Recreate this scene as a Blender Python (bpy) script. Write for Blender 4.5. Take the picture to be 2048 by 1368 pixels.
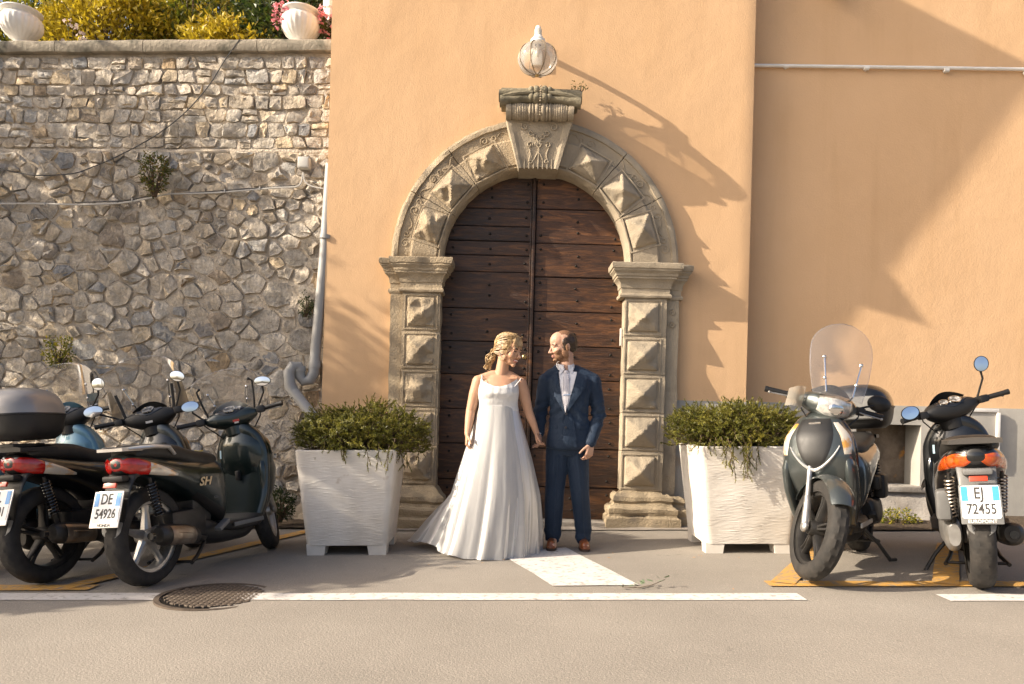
import bpy, bmesh, math, random
import numpy as np
from mathutils import Vector, Matrix, noise as mnoise
from mathutils.bvhtree import BVHTree
R = math.radians
PI = math.pi
scene = bpy.context.scene
COL = scene.collection
for o in list(bpy.data.objects):
    bpy.data.objects.remove(o)

# ------------------------------------------------------------------ camera, sky, sun, exposure
CAM_H, FPX, CX, CY, ROLL = 1.05, 1500.0, 1024.0, 835.0, R(1.5)
cam_d = bpy.data.cameras.new('camera'); cam = bpy.data.objects.new('camera', cam_d); COL.objects.link(cam)
cam_d.sensor_width = 36.0
cam_d.lens = FPX / 2048 * 36.0
cam_d.shift_y = (CY - 684) / 2048
cam_d.clip_end = 400
cam_d.clip_start = 0.05
cr, sr = math.cos(ROLL), math.sin(ROLL)
cam.matrix_world = Matrix(((cr, -sr, 0, 0), (0, 0, -1, 0), (sr, cr, 0, CAM_H), (0, 0, 0, 1)))
scene.camera = cam
LIGHT = Vector((1.0, 0.27, -0.55)).normalized()          # the way sunlight travels
SUN_EL = math.asin(-LIGHT.z)
world = bpy.data.worlds.new('World'); scene.world = world
world.use_nodes = True
wn = world.node_tree.nodes; wl = world.node_tree.links
bg = wn['Background']
sky = wn.new('ShaderNodeTexSky'); sky.sky_type = 'NISHITA'; sky.sun_disc = False
sky.sun_elevation = SUN_EL
sky.sun_rotation = math.atan2(-LIGHT.x, -LIGHT.y)
sky.dust_density = 4.5; sky.air_density = 0.7; sky.ozone_density = 0.2
wl.new(sky.outputs[0], bg.inputs[0])
bg.inputs[1].default_value = 0.135
sun_d = bpy.data.lights.new('sun', 'SUN'); sun = bpy.data.objects.new('sun', sun_d); COL.objects.link(sun)
sun_d.energy = 5.0; sun_d.angle = R(0.40); sun_d.color = (1.0, 0.87, 0.70)
sun.rotation_euler = LIGHT.to_track_quat('-Z', 'Y').to_euler()
sun.location = (-20, -6, 14)
vs = scene.view_settings
vs.view_transform = 'Standard'; vs.look = 'None'; vs.gamma = 1.0; vs.use_curve_mapping = False
vs.exposure = 0.84

def gz(x):
    """height of the gently sloping street at x"""
    return 0.028 * x
def at(px, py, Y):
    """a photograph pixel at depth Y -> (X, Z)"""
    u, v = px - CX, py - CY
    return ((u * cr + v * sr) * Y / FPX, CAM_H - (-u * sr + v * cr) * Y / FPX)
def atg(px, py):
    """a photograph pixel on the street -> (X, Y)"""
    u, v = px - CX, py - CY
    u0, v0 = (u * cr + v * sr) / FPX, (-u * sr + v * cr) / FPX
    Y = CAM_H / (v0 + 0.028 * u0)
    return (u0 * Y, Y)

# ------------------------------------------------------------------ object helpers
def tag(o, label=None, cat=None, group=None, kind=None):
    if label: o['label'] = label
    if cat: o['category'] = cat
    if group: o['group'] = group
    if kind: o['kind'] = kind
    return o
def empty(name, loc=(0, 0, 0), rot=(0, 0, 0), label=None, cat=None, group=None):
    o = bpy.data.objects.new(name, None); COL.objects.link(o)
    o.empty_display_size = 0.1
    o.location = loc; o.rotation_euler = rot
    return tag(o, label, cat, group)
def link(name, me, mat=None, parent=None):
    o = bpy.data.objects.new(name, me); COL.objects.link(o)
    if mat is not None and len(me.materials) == 0: me.materials.append(mat)
    if parent is not None: o.parent = parent
    return o

class MB:
    """collects shapes for ONE mesh"""
    def __init__(s): s.v = []; s.f = []
    def add(s, vs_, fs, M=None):
        b = len(s.v)
        if M is None: s.v.extend(tuple(v) for v in vs_)
        else: s.v.extend(tuple(M @ Vector(v)) for v in vs_)
        s.f.extend(tuple(i + b for i in f) for f in fs)
        return s
    def box(s, c, sz, rot=None, bev=0.0, seg=2):
        bm = bmesh.new(); bmesh.ops.create_cube(bm, size=1.0)
        for v in bm.verts: v.co = Vector((v.co.x * sz[0], v.co.y * sz[1], v.co.z * sz[2]))
        if bev > 0:
            bmesh.ops.bevel(bm, geom=list(bm.edges), offset=min(bev, min(sz) * 0.45), segments=seg, profile=0.6, affect='EDGES')
        M = Matrix.Translation(c)
        if rot is not None: M = M @ rot.to_4x4()
        bm.verts.index_update()
        s.add([v.co for v in bm.verts], [[v.index for v in f.verts] for f in bm.faces], M)
        bm.free(); return s
    def loft(s, rings, cap=True, closed=True):
        n = len(rings[0]); vs_ = [p for r in rings for p in r]; fs = []
        for i in range(len(rings) - 1):
            for j in range(n if closed else n - 1):
                k = (j + 1) % n
                fs.append((i * n + j, i * n + k, (i + 1) * n + k, (i + 1) * n + j))
        if cap and closed:
            fs.append(tuple(range(n - 1, -1, -1)))
            fs.append(tuple((len(rings) - 1) * n + j for j in range(n)))
        return s.add(vs_, fs)
    def tube(s, pts, r, n=10, cap=True, flat=1.0):
        pts = [Vector(p) for p in pts]; m = len(pts)
        rs = r if isinstance(r, (list, tuple)) else [r] * m
        rings = []; up = None
        for i, p in enumerate(pts):
            t = (pts[min(i + 1, m - 1)] - pts[max(i - 1, 0)])
            t = t.normalized() if t.length > 1e-9 else Vector((0, 0, 1))
            if up is None:
                a = Vector((0, 0, 1)) if abs(t.z) < 0.9 else Vector((1, 0, 0))
                up = (a - t * a.dot(t)).normalized()
            else:
                up = up - t * up.dot(t)
                up = up.normalized() if up.length > 1e-6 else t.orthogonal().normalized()
            sd = t.cross(up)
            rings.append([p + (up * math.cos(2 * PI * k / n) * flat + sd * math.sin(2 * PI * k / n)) * rs[i] for k in range(n)])
        return s.loft(rings, cap)
    def lathe(s, prof, n=32, M=None, cap=True, mod=None):
        """prof: (radius, height) from one end to the other, spun round z"""
        rings = []
        for i, (r, z) in enumerate(prof):
            ring = []
            for k in range(n):
                a = 2 * PI * k / n
                rr = r if mod is None else mod(r, z, a, i)
                ring.append(Vector((rr * math.cos(a), rr * math.sin(a), z)))
            if M is not None: ring = [M @ p for p in ring]
            rings.append(ring)
        return s.loft(rings, cap)
    def ell(s, c, r, rot=None, nu=16, nv=12):
        vs_ = []; fs = []
        M = Matrix.Translation(c)
        if rot is not None: M = M @ rot.to_4x4()
        rr = r if isinstance(r, (list, tuple)) else (r, r, r)
        vs_.append((0, 0, -rr[2]))
        for i in range(1, nv):
            th = -PI / 2 + PI * i / nv
            for j in range(nu):
                a = 2 * PI * j / nu
                vs_.append((rr[0] * math.cos(th) * math.cos(a), rr[1] * math.cos(th) * math.sin(a), rr[2] * math.sin(th)))
        vs_.append((0, 0, rr[2])); top = len(vs_) - 1
        for j in range(nu):
            k = (j + 1) % nu
            fs.append((0, 1 + k, 1 + j))
            for i in range(nv - 2):
                a = 1 + i * nu
                fs.append((a + j, a + k, a + nu + k, a + nu + j))
            a = 1 + (nv - 2) * nu
            fs.append((a + j, a + k, top))
        return s.add(vs_, fs, M)
    def prism(s, poly, a0, a1, axis='y'):
        """outline in the two other axes, pushed from a0 to a1 along axis"""
        n = len(poly)
        def p3(p, a):
            return (p[0], a, p[1]) if axis == 'y' else ((a, p[0], p[1]) if axis == 'x' else (p[0], p[1], a))
        vs_ = [p3(p, a0) for p in poly] + [p3(p, a1) for p in poly]
        fs = [tuple(range(n)), tuple(range(2 * n - 1, n - 1, -1))]
        fs += [(i, i + n, (i + 1) % n + n, (i + 1) % n) for i in range(n)]
        return s.add(vs_, fs)
    def sheet(s, fn, nu, nv, closed_u=False):
        """fn(u, v) with u, v in 0..1 -> point"""
        vs_ = [fn(i / nu, j / nv) for j in range(nv + 1) for i in range(nu + 1)]
        fs = [(j * (nu + 1) + i, j * (nu + 1) + i + 1, (j + 1) * (nu + 1) + i + 1, (j + 1) * (nu + 1) + i) for j in range(nv) for i in range(nu)]
        return s.add(vs_, fs)
    def mesh(s, name, smooth=True, ang=35, M=None, fixn=True):
        me = bpy.data.meshes.new(name)
        vs_ = s.v if M is None else [tuple(M @ Vector(v)) for v in s.v]
        me.from_pydata(vs_, [], s.f)
        if fixn:
            bm = bmesh.new(); bm.from_mesh(me); bmesh.ops.recalc_face_normals(bm, faces=list(bm.faces)); bm.to_mesh(me); bm.free()
        if smooth:
            me.polygons.foreach_set('use_smooth', [True] * len(me.polygons))
            me.set_sharp_from_angle(angle=R(ang))
        me.update()
        return me
    def build(s, name, mat, parent=None, smooth=True, ang=35, M=None, fixn=True):
        return link(name, s.mesh(name, smooth, ang, M, fixn), mat, parent)

def bake_mods(o):
    """replace an object's mesh with the evaluated one"""
    dg = bpy.context.evaluated_depsgraph_get(); dg.update()
    me = bpy.data.meshes.new_from_object(o.evaluated_get(dg))
    o.modifiers.clear(); old = o.data; o.data = me
    bpy.data.meshes.remove(old)
    return o
def remesh(o, voxel, smooth_it=4, fac=0.5):
    m = o.modifiers.new('r', 'REMESH'); m.mode = 'VOXEL'; m.voxel_size = voxel; m.use_smooth_shade = True
    if smooth_it:
        k = o.modifiers.new('s', 'SMOOTH'); k.factor = fac; k.iterations = smooth_it
    return bake_mods(o)

def push(me, fn):
    """move every vertex along its normal by fn(co)"""
    n = len(me.vertices); co = np.empty(n * 3, 'f'); no = np.empty(n * 3, 'f')
    me.vertices.foreach_get('co', co); me.vertices.foreach_get('normal', no)
    co = co.reshape(-1, 3); no = no.reshape(-1, 3)
    d = np.array([fn(Vector(c)) for c in co], 'f')
    me.vertices.foreach_set('co', (co + no * d[:, None]).ravel()); me.update()

def cr_interp(ts, vals, t):
    """Catmull-Rom through (ts, vals)"""
    n = len(ts)
    if t <= ts[0]: return vals[0]
    if t >= ts[-1]: return vals[-1]
    for i in range(n - 1):
        if ts[i] <= t <= ts[i + 1]: break
    h = ts[i + 1] - ts[i]; x = (t - ts[i]) / h
    def sl(k):
        if k == 0: return (vals[1] - vals[0]) / (ts[1] - ts[0])
        if k == n - 1: return (vals[-1] - vals[-2]) / (ts[-1] - ts[-2])
        a = (vals[k] - vals[k - 1]) / (ts[k] - ts[k - 1]); b = (vals[k + 1] - vals[k]) / (ts[k + 1] - ts[k])
        return 0.0 if a * b <= 0 else 2 * a * b / (a + b)
    m0, m1 = sl(i) * h, sl(i + 1) * h
    return (2*x**3-3*x**2+1)*vals[i] + (x**3-2*x**2+x)*m0 + (-2*x**3+3*x**2)*vals[i+1] + (x**3-x**2)*m1

# ------------------------------------------------------------------ materials
def mat(name, col, rough=0.6, metal=0.0, col2=None, scale=8.0, mixlo=0.35, mixhi=0.65, bump=0.0, bscale=60.0, bdist=0.01,
        spec=0.5, coat=0.0, coat_r=0.05, rvar=0.0, trans=0.0, stretch=(1, 1, 1), coords='Object', detail=6.0, sub=0.0, fleck=None, aniso=None):
    m = bpy.data.materials.new(name); m.use_nodes = True
    nt = m.node_tree; b = nt.nodes['Principled BSDF']; L = nt.links
    b.inputs['Base Color'].default_value = (*col, 1); b.inputs['Roughness'].default_value = rough
    b.inputs['Metallic'].default_value = metal
    b.inputs['Specular IOR Level'].default_value = spec
    if coat: b.inputs['Coat Weight'].default_value = coat; b.inputs['Coat Roughness'].default_value = coat_r
    if trans: b.inputs['Transmission Weight'].default_value = trans
    if sub:
        b.inputs['Subsurface Weight'].default_value = sub
        b.inputs['Subsurface Radius'].default_value = (0.012, 0.005, 0.003)
        b.inputs['Subsurface Scale'].default_value = 1.0
    tc = nt.nodes.new('ShaderNodeTexCoord'); mp = nt.nodes.new('ShaderNodeMapping')
    L.new(tc.outputs[coords], mp.inputs[0]); mp.inputs['Scale'].default_value = stretch
    def nz(sc, det=detail, rg=0.6):
        n = nt.nodes.new('ShaderNodeTexNoise'); n.inputs['Scale'].default_value = sc
        n.inputs['Detail'].default_value = det; n.inputs['Roughness'].default_value = rg
        L.new(mp.outputs[0], n.inputs['Vector']); return n
    last = None
    if col2 is not None:
        n = nz(scale); rp = nt.nodes.new('ShaderNodeValToRGB')
        rp.color_ramp.elements[0].position = mixlo; rp.color_ramp.elements[1].position = mixhi
        rp.color_ramp.elements[0].color = (*col, 1); rp.color_ramp.elements[1].color = (*col2, 1)
        L.new(n.outputs['Fac'], rp.inputs[0]); last = rp.outputs[0]
    if fleck is not None:
        fc, fs, flo, fhi = fleck
        n = nz(fs, 3.0); rp = nt.nodes.new('ShaderNodeValToRGB')
        rp.color_ramp.elements[0].position = flo; rp.color_ramp.elements[1].position = fhi
        rp.color_ramp.elements[0].color = (0, 0, 0, 1); rp.color_ramp.elements[1].color = (1, 1, 1, 1)
        L.new(n.outputs['Fac'], rp.inputs[0])
        mx = nt.nodes.new('ShaderNodeMix'); mx.data_type = 'RGBA'
        L.new(rp.outputs[0], mx.inputs[0])
        if last is None: mx.inputs[6].default_value = (*col, 1)
        else: L.new(last, mx.inputs[6])
        mx.inputs[7].default_value = (*fc, 1); last = mx.outputs[2]
    if last is not None: L.new(last, b.inputs['Base Color'])
    if rvar:
        n = nz(scale * 2.3); mr = nt.nodes.new('ShaderNodeMapRange')
        mr.inputs[3].default_value = max(0.02, rough - rvar); mr.inputs[4].default_value = min(1, rough + rvar)
        L.new(n.outputs['Fac'], mr.inputs[0]); L.new(mr.outputs[0], b.inputs['Roughness'])
    if bump:
        n = nz(bscale, 5.0); bp = nt.nodes.new('ShaderNodeBump')
        bp.inputs['Strength'].default_value = bump; bp.inputs['Distance'].default_value = bdist
        L.new(n.outputs['Fac'], bp.inputs['Height']); L.new(bp.outputs[0], b.inputs['Normal'])
    return m
def node_bits(m):
    return m.node_tree, m.node_tree.nodes, m.node_tree.links, m.node_tree.nodes['Principled BSDF']
# ------------------------------------------------------------------ materials of the place
rng = random.Random(7)
def n3(p, s=1.0): return mnoise.noise(Vector(p) * s)

M_ASPH = mat('asphalt', (0.205, 0.184, 0.156), 0.9, col2=(0.275, 0.247, 0.210), scale=0.75, mixlo=0.3, mixhi=0.7, bump=0.7, bscale=95, bdist=0.006,
             fleck=((0.44, 0.39, 0.33), 170, 0.57, 0.70))
def asphalt_more(m):
    nt, N, L, b = node_bits(m)
    src = b.inputs['Base Color'].links[0].from_socket
    tc = N.new('ShaderNodeTexCoord')
    # cracks: thin voronoi edges, kept to a few places by a mask; dark drops and stains
    v = N.new('ShaderNodeTexVoronoi'); v.feature = 'DISTANCE_TO_EDGE'; v.inputs['Scale'].default_value = 0.55
    nz = N.new('ShaderNodeTexNoise'); nz.inputs['Scale'].default_value = 3.0; nz.inputs['Detail'].default_value = 6
    mx = N.new('ShaderNodeMix'); mx.data_type = 'VECTOR'; mx.inputs[0].default_value = 0.28
    L.new(tc.outputs['Object'], nz.inputs['Vector']); L.new(tc.outputs['Object'], mx.inputs[4]); L.new(nz.outputs['Color'], mx.inputs[5])
    L.new(mx.outputs[1], v.inputs['Vector'])
    r1 = N.new('ShaderNodeMapRange'); r1.inputs[1].default_value = 0.0; r1.inputs[2].default_value = 0.0035; r1.inputs[3].default_value = 1; r1.inputs[4].default_value = 0
    L.new(v.outputs['Distance'], r1.inputs[0])
    n2 = N.new('ShaderNodeTexNoise'); n2.inputs['Scale'].default_value = 0.7; L.new(tc.outputs['Object'], n2.inputs['Vector'])
    r2 = N.new('ShaderNodeMapRange'); r2.inputs[1].default_value = 0.56; r2.inputs[2].default_value = 0.66
    L.new(n2.outputs['Fac'], r2.inputs[0])
    mu = N.new('ShaderNodeMath'); mu.operation = 'MULTIPLY'; L.new(r1.outputs[0], mu.inputs[0]); L.new(r2.outputs[0], mu.inputs[1])
    n4 = N.new('ShaderNodeTexNoise'); n4.inputs['Scale'].default_value = 5.5; n4.inputs['Detail'].default_value = 3; L.new(tc.outputs['Object'], n4.inputs['Vector'])
    r4 = N.new('ShaderNodeMapRange'); r4.inputs[1].default_value = 0.70; r4.inputs[2].default_value = 0.76; r4.inputs[4].default_value = 0.45
    L.new(n4.outputs['Fac'], r4.inputs[0])
    mm = N.new('ShaderNodeMath'); mm.operation = 'MAXIMUM'; mm.inputs[0].default_value = 0.0; L.new(r4.outputs[0], mm.inputs[1])
    mc = N.new('ShaderNodeMix'); mc.data_type = 'RGBA'; L.new(mm.outputs[0], mc.inputs[0]); L.new(src, mc.inputs[6]); mc.inputs[7].default_value = (0.06, 0.05, 0.045, 1)
    L.new(mc.outputs[2], b.inputs['Base Color'])
asphalt_more(M_ASPH)
def worn_paint(name, col, under, lo, hi, sc=22):
    m = mat(name, col, 0.75, col2=tuple(c * 0.86 for c in col), scale=3.5, bump=0.4, bscale=95, bdist=0.004, fleck=(under, sc, lo, hi))
    return m
M_WHITE_PAINT = worn_paint('road paint white', (0.64, 0.61, 0.575), (0.30, 0.27, 0.235), 0.53, 0.70, 26)
M_YELLOW_PAINT = worn_paint('road paint yellow', (0.54, 0.30, 0.07), (0.24, 0.21, 0.17), 0.50, 0.68)
M_PLASTER = mat('orange plaster', (0.64, 0.425, 0.248), 0.92, col2=(0.595, 0.385, 0.215), scale=0.9, mixlo=0.3, mixhi=0.75, bump=0.5, bscale=70, bdist=0.006, spec=0.15)
def plaster_more(m):
    nt, N, L, b = node_bits(m)
    src = b.inputs['Base Color'].links[0].from_socket
    tc = N.new('ShaderNodeTexCoord'); mp = N.new('ShaderNodeMapping'); mp.inputs['Scale'].default_value = (2.2, 2.2, 0.22)
    L.new(tc.outputs['Object'], mp.inputs[0])
    n = N.new('ShaderNodeTexNoise'); n.inputs['Scale'].default_value = 2.0; n.inputs['Detail'].default_value = 6; n.inputs['Roughness'].default_value = 0.65
    L.new(mp.outputs[0], n.inputs['Vector'])
    r = N.new('ShaderNodeMapRange'); r.inputs[1].default_value = 0.52; r.inputs[2].default_value = 0.75; r.inputs[4].default_value = 0.35
    L.new(n.outputs['Fac'], r.inputs[0])
    mc = N.new('ShaderNodeMix'); mc.data_type = 'RGBA'; L.new(r.outputs[0], mc.inputs[0]); L.new(src, mc.inputs[6]); mc.inputs[7].default_value = (0.49, 0.305, 0.16, 1)
    L.new(mc.outputs[2], b.inputs['Base Color'])
    # a slow unevenness of the trowelled coat under the fine grain
    bp = [x for x in N if x.bl_idname == 'ShaderNodeBump'][0]
    n2 = N.new('ShaderNodeTexNoise'); n2.inputs['Scale'].default_value = 2.6; n2.inputs['Detail'].default_value = 3
    L.new(tc.outputs['Object'], n2.inputs['Vector'])
    b2 = N.new('ShaderNodeBump'); b2.inputs['Strength'].default_value = 0.35; b2.inputs['Distance'].default_value = 0.03
    L.new(n2.outputs['Fac'], b2.inputs['Height']); L.new(b2.outputs[0], bp.inputs['Normal'])
plaster_more(M_PLASTER)
M_GREYBASE = mat('grey painted base', (0.43, 0.41, 0.37), 0.85, col2=(0.34, 0.325, 0.29), scale=2.0, bump=0.5, bscale=70, bdist=0.005, spec=0.2,
                 fleck=((0.42, 0.30, 0.18), 2.4, 0.66, 0.82))
M_CONCRETE = mat('rough concrete', (0.36, 0.33, 0.29), 0.95, col2=(0.25, 0.22, 0.185), scale=5, bump=0.8, bscale=60, bdist=0.012)
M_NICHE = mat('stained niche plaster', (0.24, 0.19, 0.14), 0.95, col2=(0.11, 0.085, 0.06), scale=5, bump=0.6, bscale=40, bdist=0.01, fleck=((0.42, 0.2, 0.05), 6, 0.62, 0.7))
def sandstone(name, c1, c2, dirt, dlo, dhi, bump):
    return mat(name, c1, 0.95, col2=c2, scale=5.0, mixlo=0.35, mixhi=0.68, bump=bump, bscale=55, bdist=0.012, spec=0.15, fleck=(dirt, 3.2, dlo, dhi))
M_STONE_R = sandstone('grey sandstone', (0.40, 0.335, 0.245), (0.31, 0.262, 0.195), (0.20, 0.175, 0.135), 0.56, 0.75, 0.55)
M_STONE_L = sandstone('worn sandstone', (0.40, 0.325, 0.225), (0.30, 0.24, 0.165), (0.22, 0.19, 0.15), 0.55, 0.72, 1.0)
M_STONE_DK = sandstone('lichened sandstone', (0.27, 0.235, 0.165), (0.185, 0.165, 0.115), (0.11, 0.10, 0.07), 0.50, 0.68, 0.8)
M_STONE_BASE = sandstone('base sandstone', (0.39, 0.315, 0.215), (0.29, 0.235, 0.16), (0.18, 0.15, 0.115), 0.55, 0.72, 1.0)
def wood(name):
    m = bpy.data.materials.new(name); m.use_nodes = True
    nt, N, L, b = node_bits(m)
    oi = N.new('ShaderNodeObjectInfo'); tc = N.new('ShaderNodeTexCoord'); mp = N.new('ShaderNodeMapping')
    mp.inputs['Scale'].default_value = (1.3, 3, 9.0)
    L.new(tc.outputs['Object'], mp.inputs[0])
    cb = N.new('ShaderNodeCombineXYZ'); ml = N.new('ShaderNodeMath'); ml.operation = 'MULTIPLY'; ml.inputs[1].default_value = 37
    L.new(oi.outputs['Random'], ml.inputs[0]); L.new(ml.outputs[0], cb.inputs[0]); L.new(ml.outputs[0], cb.inputs[2]); L.new(cb.outputs[0], mp.inputs['Location'])
    n = N.new('ShaderNodeTexNoise'); n.inputs['Scale'].default_value = 2.2; n.inputs['Detail'].default_value = 8; n.inputs['Roughness'].default_value = 0.7; n.inputs['Distortion'].default_value = 1.2
    L.new(mp.outputs[0], n.inputs['Vector'])
    rp = N.new('ShaderNodeValToRGB'); e = rp.color_ramp.elements
    e[0].position = 0.25; e[0].color = (0.012, 0.0058, 0.0028, 1); e[1].position = 0.78; e[1].color = (0.20, 0.082, 0.023, 1)
    k = e.new(0.5); k.color = (0.056, 0.0235, 0.0095, 1)
    L.new(n.outputs['Fac'], rp.inputs[0])
    n2 = N.new('ShaderNodeTexNoise'); n2.inputs['Scale'].default_value = 1.1; n2.inputs['Detail'].default_value = 4
    mp2 = N.new('ShaderNodeMapping'); L.new(tc.outputs['Object'], mp2.inputs[0]); L.new(cb.outputs[0], mp2.inputs['Location']); mp2.inputs['Scale'].default_value = (1, 1, 2.5)
    L.new(mp2.outputs[0], n2.inputs['Vector'])
    hv = N.new('ShaderNodeHueSaturation'); vr = N.new('ShaderNodeMapRange'); vr.inputs[3].default_value = 0.18; vr.inputs[4].default_value = 1.65
    ad = N.new('ShaderNodeMath'); ad.operation = 'ADD'; hf = N.new('ShaderNodeMath'); hf.operation = 'MULTIPLY_ADD'; hf.inputs[1].default_value = 0.5; hf.inputs[2].default_value = -0.25
    L.new(oi.outputs['Random'], hf.inputs[0]); L.new(hf.outputs[0], ad.inputs[0]); L.new(n2.outputs['Fac'], ad.inputs[1])
    L.new(ad.outputs[0], vr.inputs[0]); L.new(vr.outputs[0], hv.inputs['Value']); L.new(rp.outputs[0], hv.inputs['Color'])
    L.new(hv.outputs[0], b.inputs['Base Color'])
    b.inputs['Roughness'].default_value = 0.42
    mp3 = N.new('ShaderNodeMapping'); mp3.inputs['Scale'].default_value = (4, 10, 60); L.new(tc.outputs['Object'], mp3.inputs[0]); L.new(cb.outputs[0], mp3.inputs['Location'])
    n3_ = N.new('ShaderNodeTexNoise'); n3_.inputs['Scale'].default_value = 2.5; n3_.inputs['Detail'].default_value = 6; n3_.inputs['Distortion'].default_value = 0.6
    L.new(mp3.outputs[0], n3_.inputs['Vector'])
    bp = N.new('ShaderNodeBump'); bp.inputs['Strength'].default_value = 0.9; bp.inputs['Distance'].default_value = 0.006
    L.new(n3_.outputs['Fac'], bp.inputs['Height']); L.new(bp.outputs[0], b.inputs['Normal'])
    return m
M_WOOD = wood('dark door wood')
M_IRON = mat('dark iron', (0.018, 0.016, 0.014), 0.55, 0.6, bump=0.3, bscale=80)
M_BRASS = mat('old brass', (0.42, 0.30, 0.14), 0.4, 0.9)
M_GAP_SHADE = mat('gap shade', (0.012, 0.009, 0.007), 0.9)
M_WHITE = mat('white stone paint', (0.78, 0.76, 0.72), 0.6, col2=(0.68, 0.66, 0.61), scale=6, bump=0.15, bscale=40)
M_PIPE = mat('grey plastic pipe', (0.34, 0.335, 0.32), 0.5, col2=(0.29, 0.285, 0.27), scale=4, rvar=0.1)
M_CABLE = mat('grey cable', (0.48, 0.46, 0.42), 0.6)
M_CABLE_DK = mat('black cable', (0.03, 0.03, 0.03), 0.6)
M_BOXPL = mat('junction box plastic', (0.56, 0.54, 0.49), 0.5)
M_SOIL = mat('soil', (0.06, 0.04, 0.025), 1.0, col2=(0.1, 0.07, 0.04), scale=20, bump=1.0, bscale=40, bdist=0.03)

# ------------------------------------------------------------------ street
mb = MB(); NX, NY = 60, 40
def gpt(u, v):
    x = -90 + 180 * u; y = -70 + 150 * v
    return (x, y, gz(x))
mb.sheet(gpt, 30, 24)
road = mb.build('road', M_ASPH, smooth=False, fixn=False); tag(road, kind='structure')
def ground_patch(name, quad, material, h=0.004, nseg=12):
    """a painted sheet on the road; corners a b c d in metres"""
    a, b, c, d = [Vector((p[0], p[1], 0)) for p in quad]
    m = MB()
    def fn(u, v):
        p = (a * (1 - u) + b * u) * (1 - v) + (d * (1 - u) + c * u) * v
        w = 0.012
        j = Vector((n3((p.x * 2.1, p.y * 2.1, 3)), n3((p.x * 2.3, p.y * 2.3, 9)), 0)) * w
        p = p + j
        return (p.x, p.y, gz(p.x) + h)
    m.sheet(fn, nseg, 3)
    return tag(m.build(name, material, smooth=False, fixn=False), kind='structure')
def line(name, p0, p1, w, material, h=0.004, n=20):
    p0, p1 = Vector((*p0, 0)), Vector((*p1, 0)); t = (p1 - p0).normalized(); s = Vector((-t.y, t.x, 0)) * w / 2
    return ground_patch(name, [(p0 - s)[:2], (p1 - s)[:2], (p1 + s)[:2], (p0 + s)[:2]], material, h, n)
YL = 4.41
line('road_edge_line', (-7.0, YL + .03), (1.72, YL - .04), 0.165, M_WHITE_PAINT, 0.004, 60)
line('road_edge_line', (2.52, YL - .07), (9.0, YL - .1), 0.165, M_WHITE_PAINT, 0.004, 40)
line('bay_line_yellow', (1.62, 4.70), (8.0, 4.60), 0.15, M_YELLOW_PAINT, 0.008, 40)
line('bay_line_yellow', (1.72, 4.70), (2.55, 6.1), 0.15, M_YELLOW_PAINT, 0.012)
line('bay_line_yellow', (2.72, 4.66), (3.6, 6.15), 0.15, M_YELLOW_PAINT, 0.012)
line('bay_line_yellow', (-7.0, 4.62), (-2.55, 4.62), 0.15, M_YELLOW_PAINT, 0.008, 40)
line('bay_line_yellow', (-2.74, 4.56), (-1.83, 6.95), 0.13, M_YELLOW_PAINT, 0.012)
q = [atg(1000, 1108), atg(1132, 1096), atg(1280, 1172), atg(1104, 1173)]
ground_patch('painted_stripe', q, M_WHITE_PAINT, 0.006, 14)
# strip of bare ground along the foot of the walls
def foot(name, x0, x1, y0, y1, m_, h):
    m = MB()
    def fn(u, v):
        x = x0 + (x1 - x0) * u; y = y0 + (y1 - y0) * v
        if v < 0.5: y += 0.05 * n3((x * 2.2, 0, 1)) + 0.03 * n3((x * 7, 0, 4))
        return (x, y, gz(x) + h * (0.3 + 0.7 * v) + 0.012 * n3((x * 6, y * 6, 2)) * v)
    m.sheet(fn, 60, 4)
    return tag(m.build(name, m_, smooth=True, fixn=False), kind='structure')
M_KERB = mat('worn concrete apron', (0.31, 0.275, 0.235), 0.95, col2=(0.22, 0.19, 0.16), scale=4, bump=0.8, bscale=80, bdist=0.008)
foot('apron', -1.9, 2.4, 6.93, 7.7, M_KERB, 0.035)
foot('verge', 2.3, 7.0, 6.85, 7.6, M_SOIL, 0.06)
foot('verge', -7.0, -1.7, 7.05, 8.0, M_SOIL, 0.07)

# manhole cover: frame ring, disc and studs
mx, my = atg(432, 1193)
mh = empty('manhole_cover', (mx, my, gz(mx)), label='round cast iron manhole cover crossed by the white edge line', cat='manhole cover')
M_CAST = mat('cast iron', (0.13, 0.10, 0.075), 0.7, 0.3, col2=(0.075, 0.058, 0.045), scale=9, bump=0.6, bscale=60, bdist=0.005)
m = MB(); m.lathe([(0.335, -0.03), (0.335, 0.006), (0.305, 0.006), (0.305, -0.03)], 64, cap=False); m.build('frame_ring', M_CAST, mh)
m = MB(); m.lathe([(0.298, -0.02), (0.298, 0.002), (0.0005, 0.002)], 64, cap=False); m.build('disc', M_IRON, mh)
sm = MB(); sm.box((0, 0, 0.006), (0.034, 0.020, 0.010), bev=0.003); sme = sm.mesh('stud')
k = 0
for i in range(-9, 10):
    for j in range(-12, 13):
        x = i * 0.032; y = j * 0.0245 + (0.012 if i % 2 else 0)
        if x * x + y * y < 0.272 ** 2:
            k += 1
            if k % 1 == 0:
                s_ = link('stud', sme, M_CAST, mh); s_.location = (x, y, 0); s_.rotation_euler = (0, 0, R(35 if (i + j) % 2 else -35))
print('manhole studs', k)

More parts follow.
